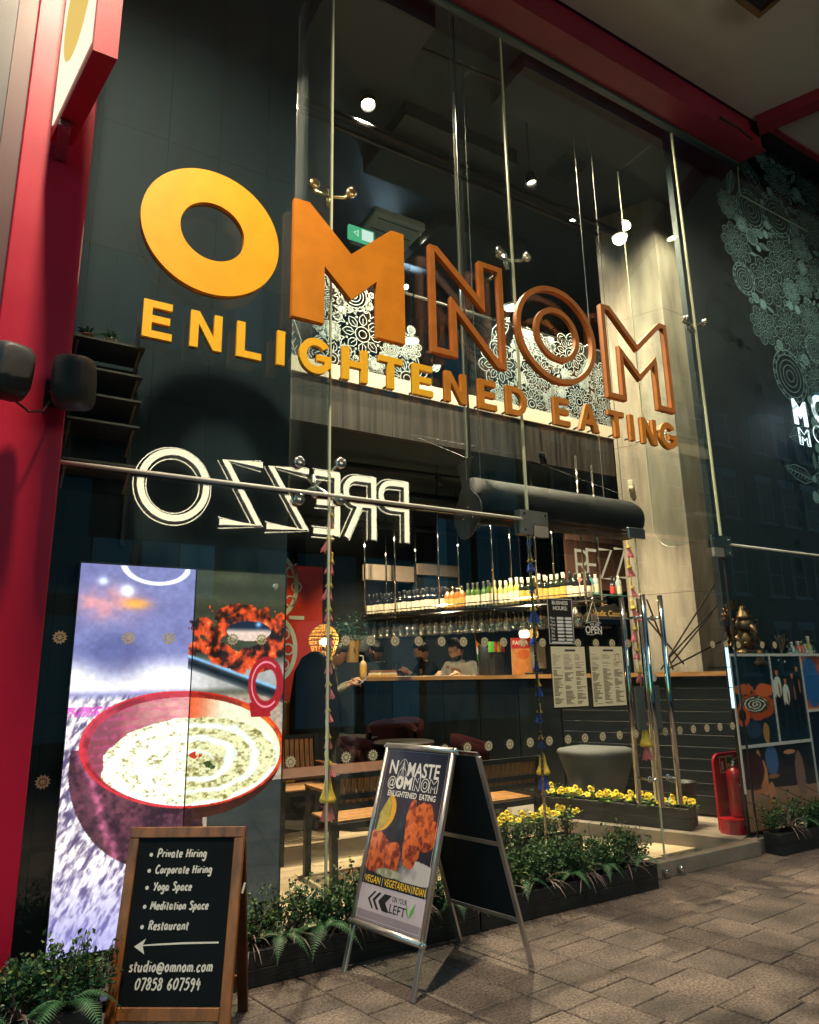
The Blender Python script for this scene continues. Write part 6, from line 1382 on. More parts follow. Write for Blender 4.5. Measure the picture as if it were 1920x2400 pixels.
a_ = at(682, 1480, 8.6); MB().box(a_.x, 9.5, 9.3, 9.4, .1, 3.69).build('bar_back_wall', mat('charcoal_wall', (.018, .024, .028), .7, var=.2), kind='structure')
# shelf cabinet with hood over the bar: pale canopy box
a_, b_ = at(765, 1222, 8.6), at(925, 1185, 8.6)
t = thing('hanging_canopy', 'pale suspended canopy panel behind the bottle rack', 'canopy', (a_.x, 8.6, a_.z)); MB().box(a_.x, b_.x - .5, 8.5, 8.62, a_.z, a_.z + .22).build('front_panel', mat('pale_panel', (.34, .26, .19), .6), t); MB().box(b_.x - .49, b_.x + .2, 8.45, 9.0, a_.z - .15, a_.z + .25).build('side_box', M_dark, t); MB().box(b_.x - .5, b_.x + .2, 8.40, 8.449, a_.z + .1, a_.z + .26).build('lip', mat('pale_panel', (.34, .26, .19), .6), t)

# mirror panel with sign reflection built as glowing letters, and glass shelf of spirits
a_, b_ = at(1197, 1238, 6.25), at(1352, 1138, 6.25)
t = thing('sign_reflection_panel', 'brown mirror panel with glowing cream lettering behind the bar', 'mirror', (a_.x, 6.25, a_.z)); MB().box(a_.x, b_.x, 6.25, 6.28, a_.z, b_.z).build('panel', mat('brown_mirror', (.10, .05, .035), .25, var=.2), t); MB().box(a_.x, b_.x, 6.235, 6.249, b_.z - .10, b_.z).build('top_band', mat('pink_brown_band', (.26, .15, .11), .5), t)
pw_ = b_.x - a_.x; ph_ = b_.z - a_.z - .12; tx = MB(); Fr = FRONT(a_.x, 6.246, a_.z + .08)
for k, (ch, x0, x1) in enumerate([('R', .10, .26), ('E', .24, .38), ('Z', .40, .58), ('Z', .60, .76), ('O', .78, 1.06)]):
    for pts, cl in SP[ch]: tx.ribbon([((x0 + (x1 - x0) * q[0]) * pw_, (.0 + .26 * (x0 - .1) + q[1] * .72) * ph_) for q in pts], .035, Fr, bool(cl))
tx.build('lettering', glow('sign_reflection_glow', (1, .82, .50), .55), t)
a_, b_ = at(1206, 1250, 6.0), at(1318, 1243, 6.0)
MB().box(a_.x, b_.x, 5.9, 6.1, a_.z - .012, a_.z).build('glass_shelf', mat('green_glass_edge', (.10, .25, .18), .1, spec=.8), label='green-edged glass shelf of spirit bottles', cat='shelf')
for px, kd, lb in [(1213, 'gr2', 'green spirit bottle at the left of the glass shelf'), (1223, 'pink', 'pink spirit bottle beside the green one'), (1245, 'teal', 'teal spirit bottle on the glass shelf'), (1256, 'gin', 'clear spirit bottle on the glass shelf'), (1291, 'blk', 'dark bottle with red label on the glass shelf'), (1304, 'gin', 'pale spirit bottle at the right of the glass shelf')]:
    p = at(px, 1246, 6.0); bottle(kd, (p.x, 6.0, a_.z + .001), lb, 'spirit bottles on the glass shelf', .95)
p = at(1213, 1318, 6.0); MB().box(p.x - .15, p.x + .5, 5.93, 6.1, p.z - .02, p.z).build('lower_shelf', M_black, label='dark lower shelf behind the hours notice', cat='shelf'); bottle('gin', (p.x, 6.0, p.z + .001), 'clear bottle with gold label on the lower shelf', 'lower shelf bottle', .9)
p = at(1283, 1292, 5.9); t = thing('black_shop_sign', 'small black arched sign with gold lettering', 'sign', p); w_ = .30
MB().prism([[(-w_, -.07), (w_, -.07), (w_, .05), (w_ * .5, .07), (w_ * .3, .12), (0, .09), (-w_ * .3, .12), (-w_ * .5, .07), (-w_, .05)]], FRONT(*p), .02).build('board', M_black, t); tx = MB(); addtext(tx, 'Vedic Cosmos', (p + Vector((0, -.0205, -.005)), *FRONT(0, 0, 0)[1:]), .095, bold=.008); tx.build('lettering', mat('gold_print', (.62, .40, .10), .5), t)

# air curtain over the doors
Ya = 4.22; zc = at(1180, 1078, Ya).z; xa, xb = at(992, 1060, Ya).x, at(1335, 1095, Ya).x
t = thing('air_curtain', 'black tubular air curtain hung over the doors', 'heater', ((xa + xb) / 2, Ya, zc)); rA = .175
MB().lathe([(rA * .0, 0), (rA, .005), (rA, xb - xa - .10), (rA * .9, xb - xa - .04), (rA * .6, xb - xa - .008), (rA * .1, xb - xa)], (xa, Ya, zc), 28, (1, 0, 0), caps=False).build('drum', mat('black_perforated', (.005, .006, .007), .5, metal=.0, spec=.25, bump=.4, bscale=500), t, smooth=True)
vio = [(-.10, .23), (.06, .25), (.02, .14), (.03, .06), (.11, -.02), (.12, -.12), (.02, -.22), (-.08, -.22), (-.14, -.12), (-.13, -.03), (-.06, .05), (-.06, .13)]; vio = [(a * 1.35, b * 1.3) for a, b in vio]
MB().prism([crom(vio + [vio[0]], 4)[:-1][::-1]], (Vector((xa - .02, Ya, zc)), Vector((0, -1, 0)), Vector((0, 0, 1)), Vector((-1, 0, 0))), .012).build('end_plate', mat('grey_plate_dark', (.07, .075, .075), .4, metal=.5), t)
for dz, dy in ((-.06, 0), (-.14, .06), (-.14, -.06)): MB().lathe([(.010, 0), (.006, .006)], (xa - .033, Ya + dy, zc + dz), 10, (-1, 0, 0)).build('bolt', M_chrome, t)
for x, y in ((xa - .03, Ya), (xa + .10, Ya), (xb - .35, Ya), (xb - .12, Ya)): MB().tube([(x, y, zc + .15), (x, y, 7.28)], .004, 6).build('hanger_cable', mat('dull_cable', (.16, .17, .15), .6, var=.1), t)
MB().tube([(xa + .03, Ya + .03, zc + .15), (xa + .03, Ya + .03, 7.28)], .010, 8).build('conduit', M_black, t)
t = thing('wire_stay', 'thin slack wire strung below the mezzanine edge', 'cable', at(865, 915, 5.7)); MB().tube([at(865, 914, 5.7), at(900, 930, 5.5), at(985, 965, 5.0)], .003, 5).build('wire', M_blackmetal, t)
MB().tube([at(865, 914, 5.72), at(1090, 958, 5.3), at(1310, 1042, 4.6)], .0025, 5).build('wire', M_blackmetal, t)
for px, py in [(1365, 1110), (1340, 937)]: pass
# upper floor: cassette unit, exit sign, framed screen, pale discs
p = at(815, 500, 7.2); t = thing('air_conditioner', 'white ceiling cassette air conditioner behind the solid M', 'air conditioner', p); MB().bbox(p.x - .38, p.x + .38, 6.82, 7.58, p.z, p.z + .12, .02).build('casing', M_white, t)
for k in range(3): MB().box(p.x - .30, p.x + .30, 6.88 + k * .22, 6.90 + k * .22, p.z - .006, p.z - .0005).build('louvre', mat('grey_plate', (.16, .16, .15), .5), t)
p = at(762, 494, 6.6); t = thing('exit_sign', 'green and white emergency exit sign left of the air conditioner', 'sign', p); MB().box(p.x - .17, p.x + .17, 6.60, 6.64, p.z - .09, p.z + .09).build('lit_box', glow('exit_green', (.10, .55, .25), .9), t); MB().box(p.x - .0, p.x + .15, 6.594, 6.599, p.z - .07, p.z + .07).build('white_field', glow('exit_white', (.8, .95, .82), 1.0), t); MB().ribbon([(-.10, 0), (-.05, .04), (-.05, -.04)], .02, FRONT(p.x, 6.598, p.z), True).build('arrow', glow('exit_white', (.8, .95, .82), 1.0), t)
a_, b_ = at(1150, 700, 8.2), at(1290, 560, 8.2); t = thing('framed_screen', 'wood framed dark glazed screen on the upper floor', 'screen', (a_.x, 8.2, 4.3)); M_fw = mat('pale_timber', (.30, .19, .10), .5, var=.3, scale=6)
MB().box(a_.x, b_.x + .5, 8.18, 8.24, b_.z - .06, b_.z + .02).build('head', M_fw, t)
for x in (a_.x, a_.x + 1.3): MB().box(x, x + .07, 8.18, 8.24, 4.3, b_.z - .062).build('jamb', M_fw, t)
MB().box(a_.x + .071, b_.x + .5, 8.20, 8.215, 4.3, b_.z - .062).build('dark_pane', mat('dark_glazing', (.012, .022, .024), .12), t)
for px, py, Y in [(1078, 648, 6.6), (866, 718, 7.5)]:
    p = at(px, py, Y); t = thing('disc_light', 'round pale ceiling disc light %s' % ('between outlined N and ringed O' if px > 1000 else 'behind the solid M foot'), 'lamp', p); MB().lathe([(.11, 0), (.11, .03), (.03, .035)], p, 22).build('rim', M_white, t); MB().lathe([(.10, -.002), (.001, -.004)], p, 20, caps=False).build('diffuser', M_bulb2, t); MB().tube([p + Vector((0, 0, .03)), Vector((p.x, p.y, 7.29))], .005, 5).build('cord', M_black, t)
for k, (px, Y) in enumerate([(800, 8.9), (1190, 7.4)]):
    p = at(px, 600, Y); MB().tube([(p.x, Y, 4.3), (p.x, Y, 7.29)], .07, 14).build('dark_post', mat('matt_black_post', (.010, .014, .018), .8, spec=.15), smooth=True, label=['slim dark round post on the upper floor at left', 'dark round post on the upper floor behind the ringed O'][k], cat='post')
p = at(1316, 1003, 5.35); t = thing('motion_sensor', 'small white motion sensor on the concrete column', 'sensor', p); q = c0 + U * .60 - V * .0 + Vector((0, 0, p.z))
MB().bbox(q.x - .06, q.x - .005, q.y - .06, q.y, p.z - .07, p.z + .07, .012).build('casing', M_white, t); MB().blob((q.x - .05, q.y - .05, p.z - .04), .03, 2).build('lens', M_white, t, smooth=True)

# shelving and pots at the far left behind the glass
sh_ = thing('wall_shelving', 'black metal wall shelving behind the glass beside the pillar', 'shelves', (.35, 4.1, 2))
for k, yp in enumerate([734, 795, 848, 902, 985]):
    z = at(220, yp, 4.0).z; MB().box(.22, .585, 3.88, 4.17, z - .012, z).build('shelf', mat('shelf_timber', (.055, .048, .04), .6, var=.3, scale=8), sh_); [MB().bar((x_, 4.15, z - .10), (x_, 3.92, z - .014), .012, .012).build('bracket', M_fw, sh_) for x_ in (.24, .56)]
for x in (.225, .58): MB().box(x - .01, x + .01, 4.155, 4.175, 2.1, 3.45).build('upright', M_blackmetal, sh_)
zt_ = at(220, 734, 4.0).z + .001
for px, lb, m in [(182, 'spiky potted plant in terracotta pot on the top shelf', mat('terracotta', (.38, .14, .07), .8)), (232, 'bushy potted plant in white pot on the top shelf', M_white)]:
    p = at(px, 734, 4.0); t = thing('potted_plant', lb, 'plant', (p.x, 4.0, zt_)); MB().lathe([(.022, 0), (.032, .06), (.034, .062), (.028, .055)], (p.x, 4.0, zt_), 14).build('pot', m, t, smooth=True); mb = MB(); r_ = random.Random(px)
    for k in range(34):
        a = r_.uniform(0, 6.28); L_ = r_.uniform(.05, .10); e_ = r_.uniform(.3, 1.4); d = Vector((math.cos(a) * math.cos(e_), math.sin(a) * math.cos(e_), math.sin(e_))); sd = d.cross(Vector((0, 0, 1))).normalized() * .006; b_ = Vector((p.x, 4.0, zt_ + .055)); mb.add([b_ - sd, b_ + sd, b_ + d * L_ * .6 + sd * 1.1, b_ + d * L_ - Vector((0, 0, .02)), b_ + d * L_ * .6 - sd * 1.1], [(0, 1, 2, 3, 4)])
    mb.build('leaves', M_fern if px < 200 else leaf_g[1], t)

# ------------------------------------------------------------------ bench and tables behind the glass
M_slat = mat('teak_slat', (.34, .15, .045), .5, var=.35, scale=9, stretch=(8, 1, 1), bump=.08); M_slatb = mat('teak_slat_back', (.22, .10, .04), .55, var=.4, scale=9, stretch=(8, 8, 1)); M_bmet = mat('gunmetal_frame', (.022, .028, .032), .38, metal=.4, var=.15)
def bench(x0, x1, y, lb, face=1, h=.72, seat=.40, dep=.46, arms=True, group=None):
    t = thing('garden_bench', lb, 'bench', ((x0 + x1) / 2, y, 0)); Y = lambda d: y + face * d
    for x in (x0, x1):
        MB().bar((x, Y(0), 0), (x, Y(.02), seat), .045, .045).bar((x, Y(.02), seat), (x, Y(-.03), h), .045, .04).build('back_post', M_bmet, t); MB().bar((x, Y(dep), 0), (x, Y(dep), seat), .045, .045).build('leg', M_bmet, t)
        if arms: MB().bar((x, Y(0), .60), (x, Y(dep), .60), .05, .018).build('arm_rest', M_slat, t); MB().bar((x, Y(dep), seat), (x, Y(dep), .59), .03, .03).build('arm_post', M_bmet, t)
    for z, d in ((h, -.03), (seat + .185, -.008), (seat + .12, .004)): MB().bar((x0 + .02, Y(d), z - .015), (x1 - .02, Y(d), z - .015), .022, .034).build('back_rail', M_bmet, t)
    for d in (.03, dep): MB().bar((x0, Y(d), seat - .02), (x1, Y(d), seat - .02), .03, .04).build('seat_rail', M_bmet, t)
    n_ = int((x1 - x0 - .05) / .047); sl_ = MB().bbox(-.020, .020, -.006, .006, 0, h - seat - .135, .002).mesh('back_slat', M_slatb)
    for k in range(n_):
        o = link('back_slat', sl_, t, True); o.location = (x0 + .045 + k * (x1 - x0 - .09) / (n_ - 1), Y(.012), seat + .11); o.rotation_euler = (face * R(8.5) * 1, 0, 0)
    for k in range(8): MB().bbox(x0 + .024, x1 - .024, min(Y(.06 + k * .05), Y(.06 + k * .05 + .042)), max(Y(.06 + k * .05), Y(.06 + k * .05 + .042)), seat - .004, seat + .012, .002).build('seat_slat', M_slat if k % 2 else mat('teak_slat_c', (.42, .20, .06), .5, var=.3, scale=9, stretch=(8, 1, 1)), t)
    return t
bench(2.075, 3.83, 4.53, 'long slatted wooden bench with its back to the street')
bench(1.90, 2.72, 6.35, 'slatted wooden chair facing the street beyond the table', -1, .84, .42, .44)
t = thing('slatted_table', 'low slatted wooden table between bench and chair', 'table', (2.35, 5.5, 0))
for k in range(9): MB().bbox(1.95, 3.3, 5.28 + k * .062, 5.28 + k * .062 + .055, .60, .62, .002).build('slat', mat('red_brown_slat', (.10, .035, .02), .5, var=.3), t)
for x in (2.0, 3.25):
    for y in (5.31, 5.80): MB().bar((x, y, 0), (x, y, .598), .04, .04).build('leg', M_bmet, t)
M_rch = mat('dark_red_velvet', (.016, .002, .003), 1.0, spec=.1, var=.2)
def tub_chair(x, y, rz, lb):
    t = thing('tub_chair', lb, 'chair', (x, y, .0), rz, 'red tub chairs before the bar'); mb = MB(); n = 14; zb_ = .098 if (Vector((x, y, 0)) - E0).dot(V) > 0 else 0
    for j, (z, r) in enumerate([(.40, .24), (.55, .265), (.70, .275), (.80, .27)]):
        for i in range(n + 1):
            a = R(-20 + 220 * i / n); hh = z if j < 2 else .55 + (z - .55) * (.55 + .45 * math.sin(math.pi * i / n)); mb.v.append((r * math.cos(a), r * math.sin(a), hh + zb_))
    for j in range(4):
        for i in range(n + 1):
            p = mb.v[j * (n + 1) + i]; mb.v.append((p[0] * .86, p[1] * .86, p[2]))
    W2 = n + 1; o2 = 4 * W2
    for j in range(3):
        for i in range(n): a = j * W2 + i; mb.f += [(a, a + 1, a + W2 + 1, a + W2), (o2 + a + 1, o2 + a, o2 + a + W2, o2 + a + W2 + 1)]
    for i in range(n): a = 3 * W2 + i; mb.f.append((a, a + 1, o2 + a + 1, o2 + a))
    mb.build('back_shell', M_rch, t, smooth=True, world=False); MB().lathe([(.20, .36), (.235, .39), (.235, .44), (.21, .46)], (0, 0, zb_), 20).build('seat', M_rch, t, smooth=True, world=False)
    for k in range(4): a = R(45 + 90 * k); MB().tube([(.13 * math.cos(a), .13 * math.sin(a), .37 + zb_), (.21 * math.cos(a), .21 * math.sin(a), zb_)], [.013, .009], 8).build('leg', M_black, t, world=False)
for x, y, rz, lb in [(3.15, 6.2, .6, 'dark red tub chair behind the poster stand'), (3.75, 6.75, -.4, 'dark red tub chair left of the door hinge line'), (4.15, 5.75, .9, 'dark red tub chair nearest the left door'), (3.0, 7.4, .1, 'dark red tub chair deep in the room at left'), (4.05, 7.1, -.9, 'dark red tub chair close against the bar')]: tub_chair(x, y, rz, lb)
for x, y, lb in [(3.6, 6.25, 'small round dark table between the red chairs'), (3.45, 7.15, 'small round dark table deeper in the room')]:
    t = thing('round_table', lb, 'table', (x, y, 0)); MB().lathe([(.30, .70), (.31, .715), (.30, .73)], (x, y, 0), 24).build('top', M_wood_dark, t, smooth=True); MB().lathe([(.20, 0), (.20, .015), (.03, .03), (.025, .70)], (x, y, 0), 16).build('pedestal', M_blackmetal, t, smooth=True)

# ------------------------------------------------------------------ things on the counter
def onbar(px, s_=.25):
    """point on the counter seen along mark column px"""
    d = ray(px, 1425 - .0185 * (px - 740)); A_ = np.array([[d[0], -U.x], [d[1], -U.y]]); k = np.linalg.solve(A_, np.array([BO.x + V.x * s_, BO.y + V.y * s_])); return bp(k[1], s_, 1.346)
p = onbar(765, .12); t = thing('soap_dispenser', 'pump soap bottle with pale label on the counter', 'bottle', p); MB().lathe([(.045, 0), (.047, .01), (.047, .17), (.03, .20), (.016, .21)], p, 16).build('bottle_body', mat('amber_gel', (.50, .36, .18), .2), t, smooth=True); MB().lathe([(.048, .05), (.048, .15)], p, 16, caps=False).build('paper_label', M_lao, t); MB().tube([p + Vector((0, 0, .21)), p + Vector((0, 0, .27)), p + Vector((-.05, -.01, .275))], .009, 8).build('pump', M_cream, t)
p = onbar(805, .15); t = thing('book_stack', 'small stack of books and menus on the counter', 'books', p, R(20))
for k in range(3): MB().bbox(-.17 + .02 * k, .17 - .01 * k, -.11, .10, k * .028, k * .028 + .026, .003).build('book', [M_lao, M_cream, mat('book_brown', (.20, .09, .04), .6)][k], t, world=False)
for px, w_, lb in [(880, .28, 'flat white menu lying on the counter left'), (930, .22, 'flat white menu lying mid counter'), (990, .2, 'papers lying before the man in glasses')]: p = onbar(px, .2); MB(MT(p, R(15))).bbox(-w_, w_, -.1, .1, 0, .008, .001).build('menu_card', M_cream, label=lb, cat='menu')
p = onbar(1007, .22); t = thing('table_flag', 'small orange white and green flag on the counter', 'flag', p); MB().tube([p, p + Vector((-.02, 0, .46))], .005, 6).build('pole', M_steel, t); MB().lathe([(.04, 0), (.035, .015)], p, 14).build('base', M_black, t)
for k, m in enumerate([mat('flag_saffron', (.75, .22, .04), .7), mat('flag_white', (.75, .72, .66), .7), mat('flag_green', (.03, .25, .06), .7)]):
    mb = MB(); n_ = 7; b0_ = p + Vector((-.018, 0, .43 - .075 * k))
    for i in range(n_):
        for j in (0, 1): mb.v.append(tuple(b0_ + Vector((.16 * i / 6 * .75, .02 * math.sin(i * 1.1), -.075 * j - .18 * (i / 6) ** 1.2))))
    mb.f = [(2 * i, 2 * i + 1, 2 * i + 3, 2 * i + 2) for i in range(n_ - 1)]; mb.build('stripe', m, t)
for px, hh, lb in [(1022, .34, 'tall black canister left on the counter'), (1035, .30, 'black canister right on the counter')]: p = onbar(px, .3); t = thing('black_canister', lb, 'canister', p); MB().lathe([(.07, 0), (.075, .01), (.075, hh), (.068, hh + .01), (.066, .02)], p, 18, caps=False).build('drum', M_black, t, smooth=True)
p = onbar(1048, .28); t = thing('striped_pouch', 'red yellow and green striped pouch on the canister', 'pouch', p + Vector((0, 0, .30)));
for k, m in enumerate([mat('stripe_green', (.10, .40, .05), .7), M_lar, mat('stripe_yellow', (.70, .60, .05), .7), mat('stripe_pink', (.60, .04, .16), .7)]): MB().bbox(p.x - .10 + k * .05, p.x - .05 + k * .05, p.y - .03, p.y + .03, 1.60, 1.72, .006).build('stripe', m, t)
MB().box(p.x - .07, p.x + .07, p.y - .05, p.y + .05, 1.346, 1.598).build('stand', M_black, t)
p = onbar(1096, .2); t = thing('food_leaflet', 'red and tan snack leaflet standing on the counter', 'leaflet', p); Ff = (p - V * 0 + Vector((-.11, 0, 0)), Vector((.96, -.28, 0)), Vector((0, 0, 1)), Vector((-.28, -.96, 0)))
def leaf_fn(u, v):
    n1 = fbm(u * 8, v * 10, 3); c = lerp((.62, .36, .16), (.78, .55, .30), n1); c[v > .72] = (.62, .10, .06); e_ = ((u - .6) / .3) ** 2 + ((v - .55) / .14) ** 2 < 1; c[e_] = (.70, .34, .12); return c
picture('front', Ff, .24, .40, 30, 44, leaf_fn, attrmat('paper_print', .6), t); fbar(Ff, 0, .24, 0, .40, -.006, -.001, .001).build('card', M_white, t); tx = MB(); addtext(tx, 'FAFDA', (onF(Ff, .11, .345, .001), *Ff[1:]), .062, bold=.012); tx.build('lettering', M_cream, t)
p = onbar(1122, .3); t = thing('till_screen', 'grey till screen on the counter by the left door', 'till', p); MB(MT(p, R(-24))).bbox(-.16, .16, -.02, .02, .06, .36, .008).build('display', mat('grey_plate', (.16, .16, .15), .5), t); MB(MT(p, R(-24))).bbox(-.10, .10, -.07, .07, 0, .02, .004).bbox(-.03, .03, -.01, .01, .02, .061, .002).build('stand', M_black, t)
p = at(1104, 1335, 6.6); t = thing('globe_lights', 'two small glowing globe bulbs behind the bar', 'lamp', p)
for k, c in enumerate([(1, .82, .45), (1, .45, .12)]): MB().blob(p + Vector((.14 * k, 0, 0)), .065, 2).build('globe', glow('globe_%d' % k, c, 4 if k == 0 else 1.2), t, smooth=True)
MB().tube([p + Vector((0, 0, .06)), Vector((p.x, p.y, 3.69))], .006, 6).tube([p + Vector((.14, 0, .06)), Vector((p.x + .14, p.y, 3.69))], .006, 6).build('cord', M_black, t)
# woven lamp, plant, baskets at the left end
p = at(682, 1352, 7.3); t = thing('woven_lamp', 'glowing woven rattan lamp at the left end of the bar', 'lamp', (p.x, 7.3, p.z - .2)); M_rat = mat('rattan', (.45, .26, .08), .7, var=.3, scale=60); mb = MB(); prf = [(.07, -.20), (.12, -.12), (.165, 0), (.16, .07), (.12, .14), (.05, .19)]
for k in range(10):
    f_ = k / 9 * 5; i = min(4, int(f_)); q = f_ - i; r = prf[i][0] * (1 - q) + prf[i + 1][0] * q; z = prf[i][1] * (1 - q) + prf[i + 1][1] * q; mb.tube([(p.x + r * math.cos(a), 7.3 + r * math.sin(a), p.z + z) for a in [2 * math.pi * j / 20 for j in range(21)]], .006, 5, False)
for j in range(22): a = 2 * math.pi * j / 22; mb.tube([(p.x + r * math.cos(a + .12 * i), 7.3 + r * math.sin(a + .12 * i), p.z + z) for i, (r, z) in enumerate(prf)], .005, 5, False)
mb.build('woven_shade', M_rat, t); MB().blob((p.x, 7.3, p.z), .045, 2).build('bulb', glow('warm_bulb', (1, .72, .30), 22), t); lamp('POINT', 'light', (p.x, 7.22, p.z), 14, (1, .68, .3), .05, parent=t); MB().lathe([(.075, 0), (.08, .01), (.08, .15), (.07, .16)], (p.x, 7.3, p.z - .36), 16).build('base', M_rat, t, smooth=True)
MB().lathe([(.10, 0), (.10, .02), (.02, .03), (.02, p.z - .46)], (p.x, 7.3, .1), 14).build('stand', M_black, t)
p = at(742, 1330, 8.4); t = thing('back_bar_plant', 'dark green bushy plant behind the left end of the bar', 'plant', (p.x, 8.4, p.z - .25)); mb = MB(); r_ = random.Random(8)
for k in range(300): d = Vector((r_.gauss(0, .14), r_.gauss(0, .10), r_.gauss(0, .10))); q = Vector((p.x, 8.4, p.z)) + d; e_ = Vector((r_.gauss(0, 1), r_.gauss(0, 1), r_.gauss(0, 1))).normalized() * .04; f_ = e_.orthogonal().normalized() * .014; mb.add([q, q + e_ * .5 + f_, q + e_, q + e_ * .5 - f_], [(0, 1, 2, 3)])
mb.build('foliage', leaf_g[0], t); MB().lathe([(.08, -.40), (.10, -.12), (.09, -.12)], (p.x, 8.4, p.z), 14).build('pot', M_rat, t); MB().box(p.x - .5, p.x + .4, 8.2, 8.7, .1, p.z - .401).build('cabinet', M_dark, t)
p = at(765, 1372, 8.3); MB().lathe([(.16, 0), (.20, .22), (.19, .22), (.15, .01)], (p.x + .25, 8.95, p.z + .02), 18, caps=False).build('lamp_shade', mat('grey_shade', (.10, .11, .105), .8), smooth=True, label='grey drum shade above the seated man at left', cat='lamp')

# ------------------------------------------------------------------ people behind the bar
def skinmesh(nodes, edges, sub=2):
    """nodes: list of (pos, radius); returns verts, faces of a skinned, subdivided surface"""
    me = bpy.data.meshes.new('skeleton'); me.from_pydata([n[0] for n in nodes], edges, []); o = bpy.data.objects.new('skeleton', me); COL.objects.link(o)
    md = o.modifiers.new('skin', 'SKIN'); sv = me.skin_vertices[0].data
    for i, n in enumerate(nodes): r = n[1]; sv[i].radius = (r, r) if isinstance(r, float) else r; sv[i].use_root = (i == 0)
    ss = o.modifiers.new('sub', 'SUBSURF'); ss.levels = sub; ss.render_levels = sub
    dg = bpy.context.evaluated_depsgraph_get(); e = o.evaluated_get(dg).to_mesh(); vs = [v.co.copy() for v in e.vertices]; fs = [tuple(p.vertices) for p in e.polygons]; o.evaluated_get(dg).to_mesh_clear(); bpy.data.objects.remove(o); bpy.data.meshes.remove(me)
    return vs, fs
def headfn(q):
    x, y, z = q; f = max(0., -y)                       # face looks along -y
    s = 1 - .20 * max(0, -z) ** 1.5; x *= s * (1 - .04 * f); y2 = y * (1.0 if y < 0 else 1.04)
    nose = math.exp(-((x / .16) ** 2 + ((z + .12) / .20) ** 2)) * .20 * (1 if y < -.5 else 0); brow = math.exp(-(((abs(x) - .30) / .28) ** 2 + ((z - .20) / .10) ** 2)) * .05 * (1 if y < -.4 else 0); sock = math.exp(-(((abs(x) - .34) / .15) ** 2 + ((z - .04) / .10) ** 2)) * .09 * (1 if y < -.4 else 0); chin = math.exp(-((x / .30) ** 2 + ((z + .88) / .18) ** 2)) * .10 * (1 if y < 0 else 0); lips = math.exp(-((x / .22) ** 2 + ((z + .48) / .06) ** 2)) * .05 * (1 if y < -.5 else 0)
    return Vector((x, y2 - nose - brow + sock - chin - lips, z))
def hand_parts(mb, W, dirv, palm, curl=.9):
    """palm with four fingers and a thumb, fingers curling toward 'palm'"""
    d = dirv.normalized(); pn_ = (palm - d * palm.dot(d)).normalized(); sd = d.cross(pn_)
    mb.tube([W - d * .01, W + d * .03, W + d * .075, W + d * .09], [.024, .034, .036, .026], 8)
    for k in range(4):
        b = W + d * .08 + sd * (-.028 + .0185 * k); L = [.062, .072, .068, .052][k]; a1, a2 = curl * .55, curl * 1.15
        m1 = b + (d * math.cos(a1) + pn_ * math.sin(a1)) * L * .5; mb.tube([b - d * .01, b, m1, m1 + (d * math.cos(a2) + pn_ * math.sin(a2)) * L * .5], [.0095, .0095, .0085, .0065], 6)
    b = W + d * .03 - sd * .034; m1 = b + (d * .75 - sd * .6 + pn_ * .3).normalized() * .035; mb.tube([b + sd * .012, b, m1, m1 + (d * .8 + pn_ * .5).normalized() * .03], [.012, .012, .0105, .008], 6)
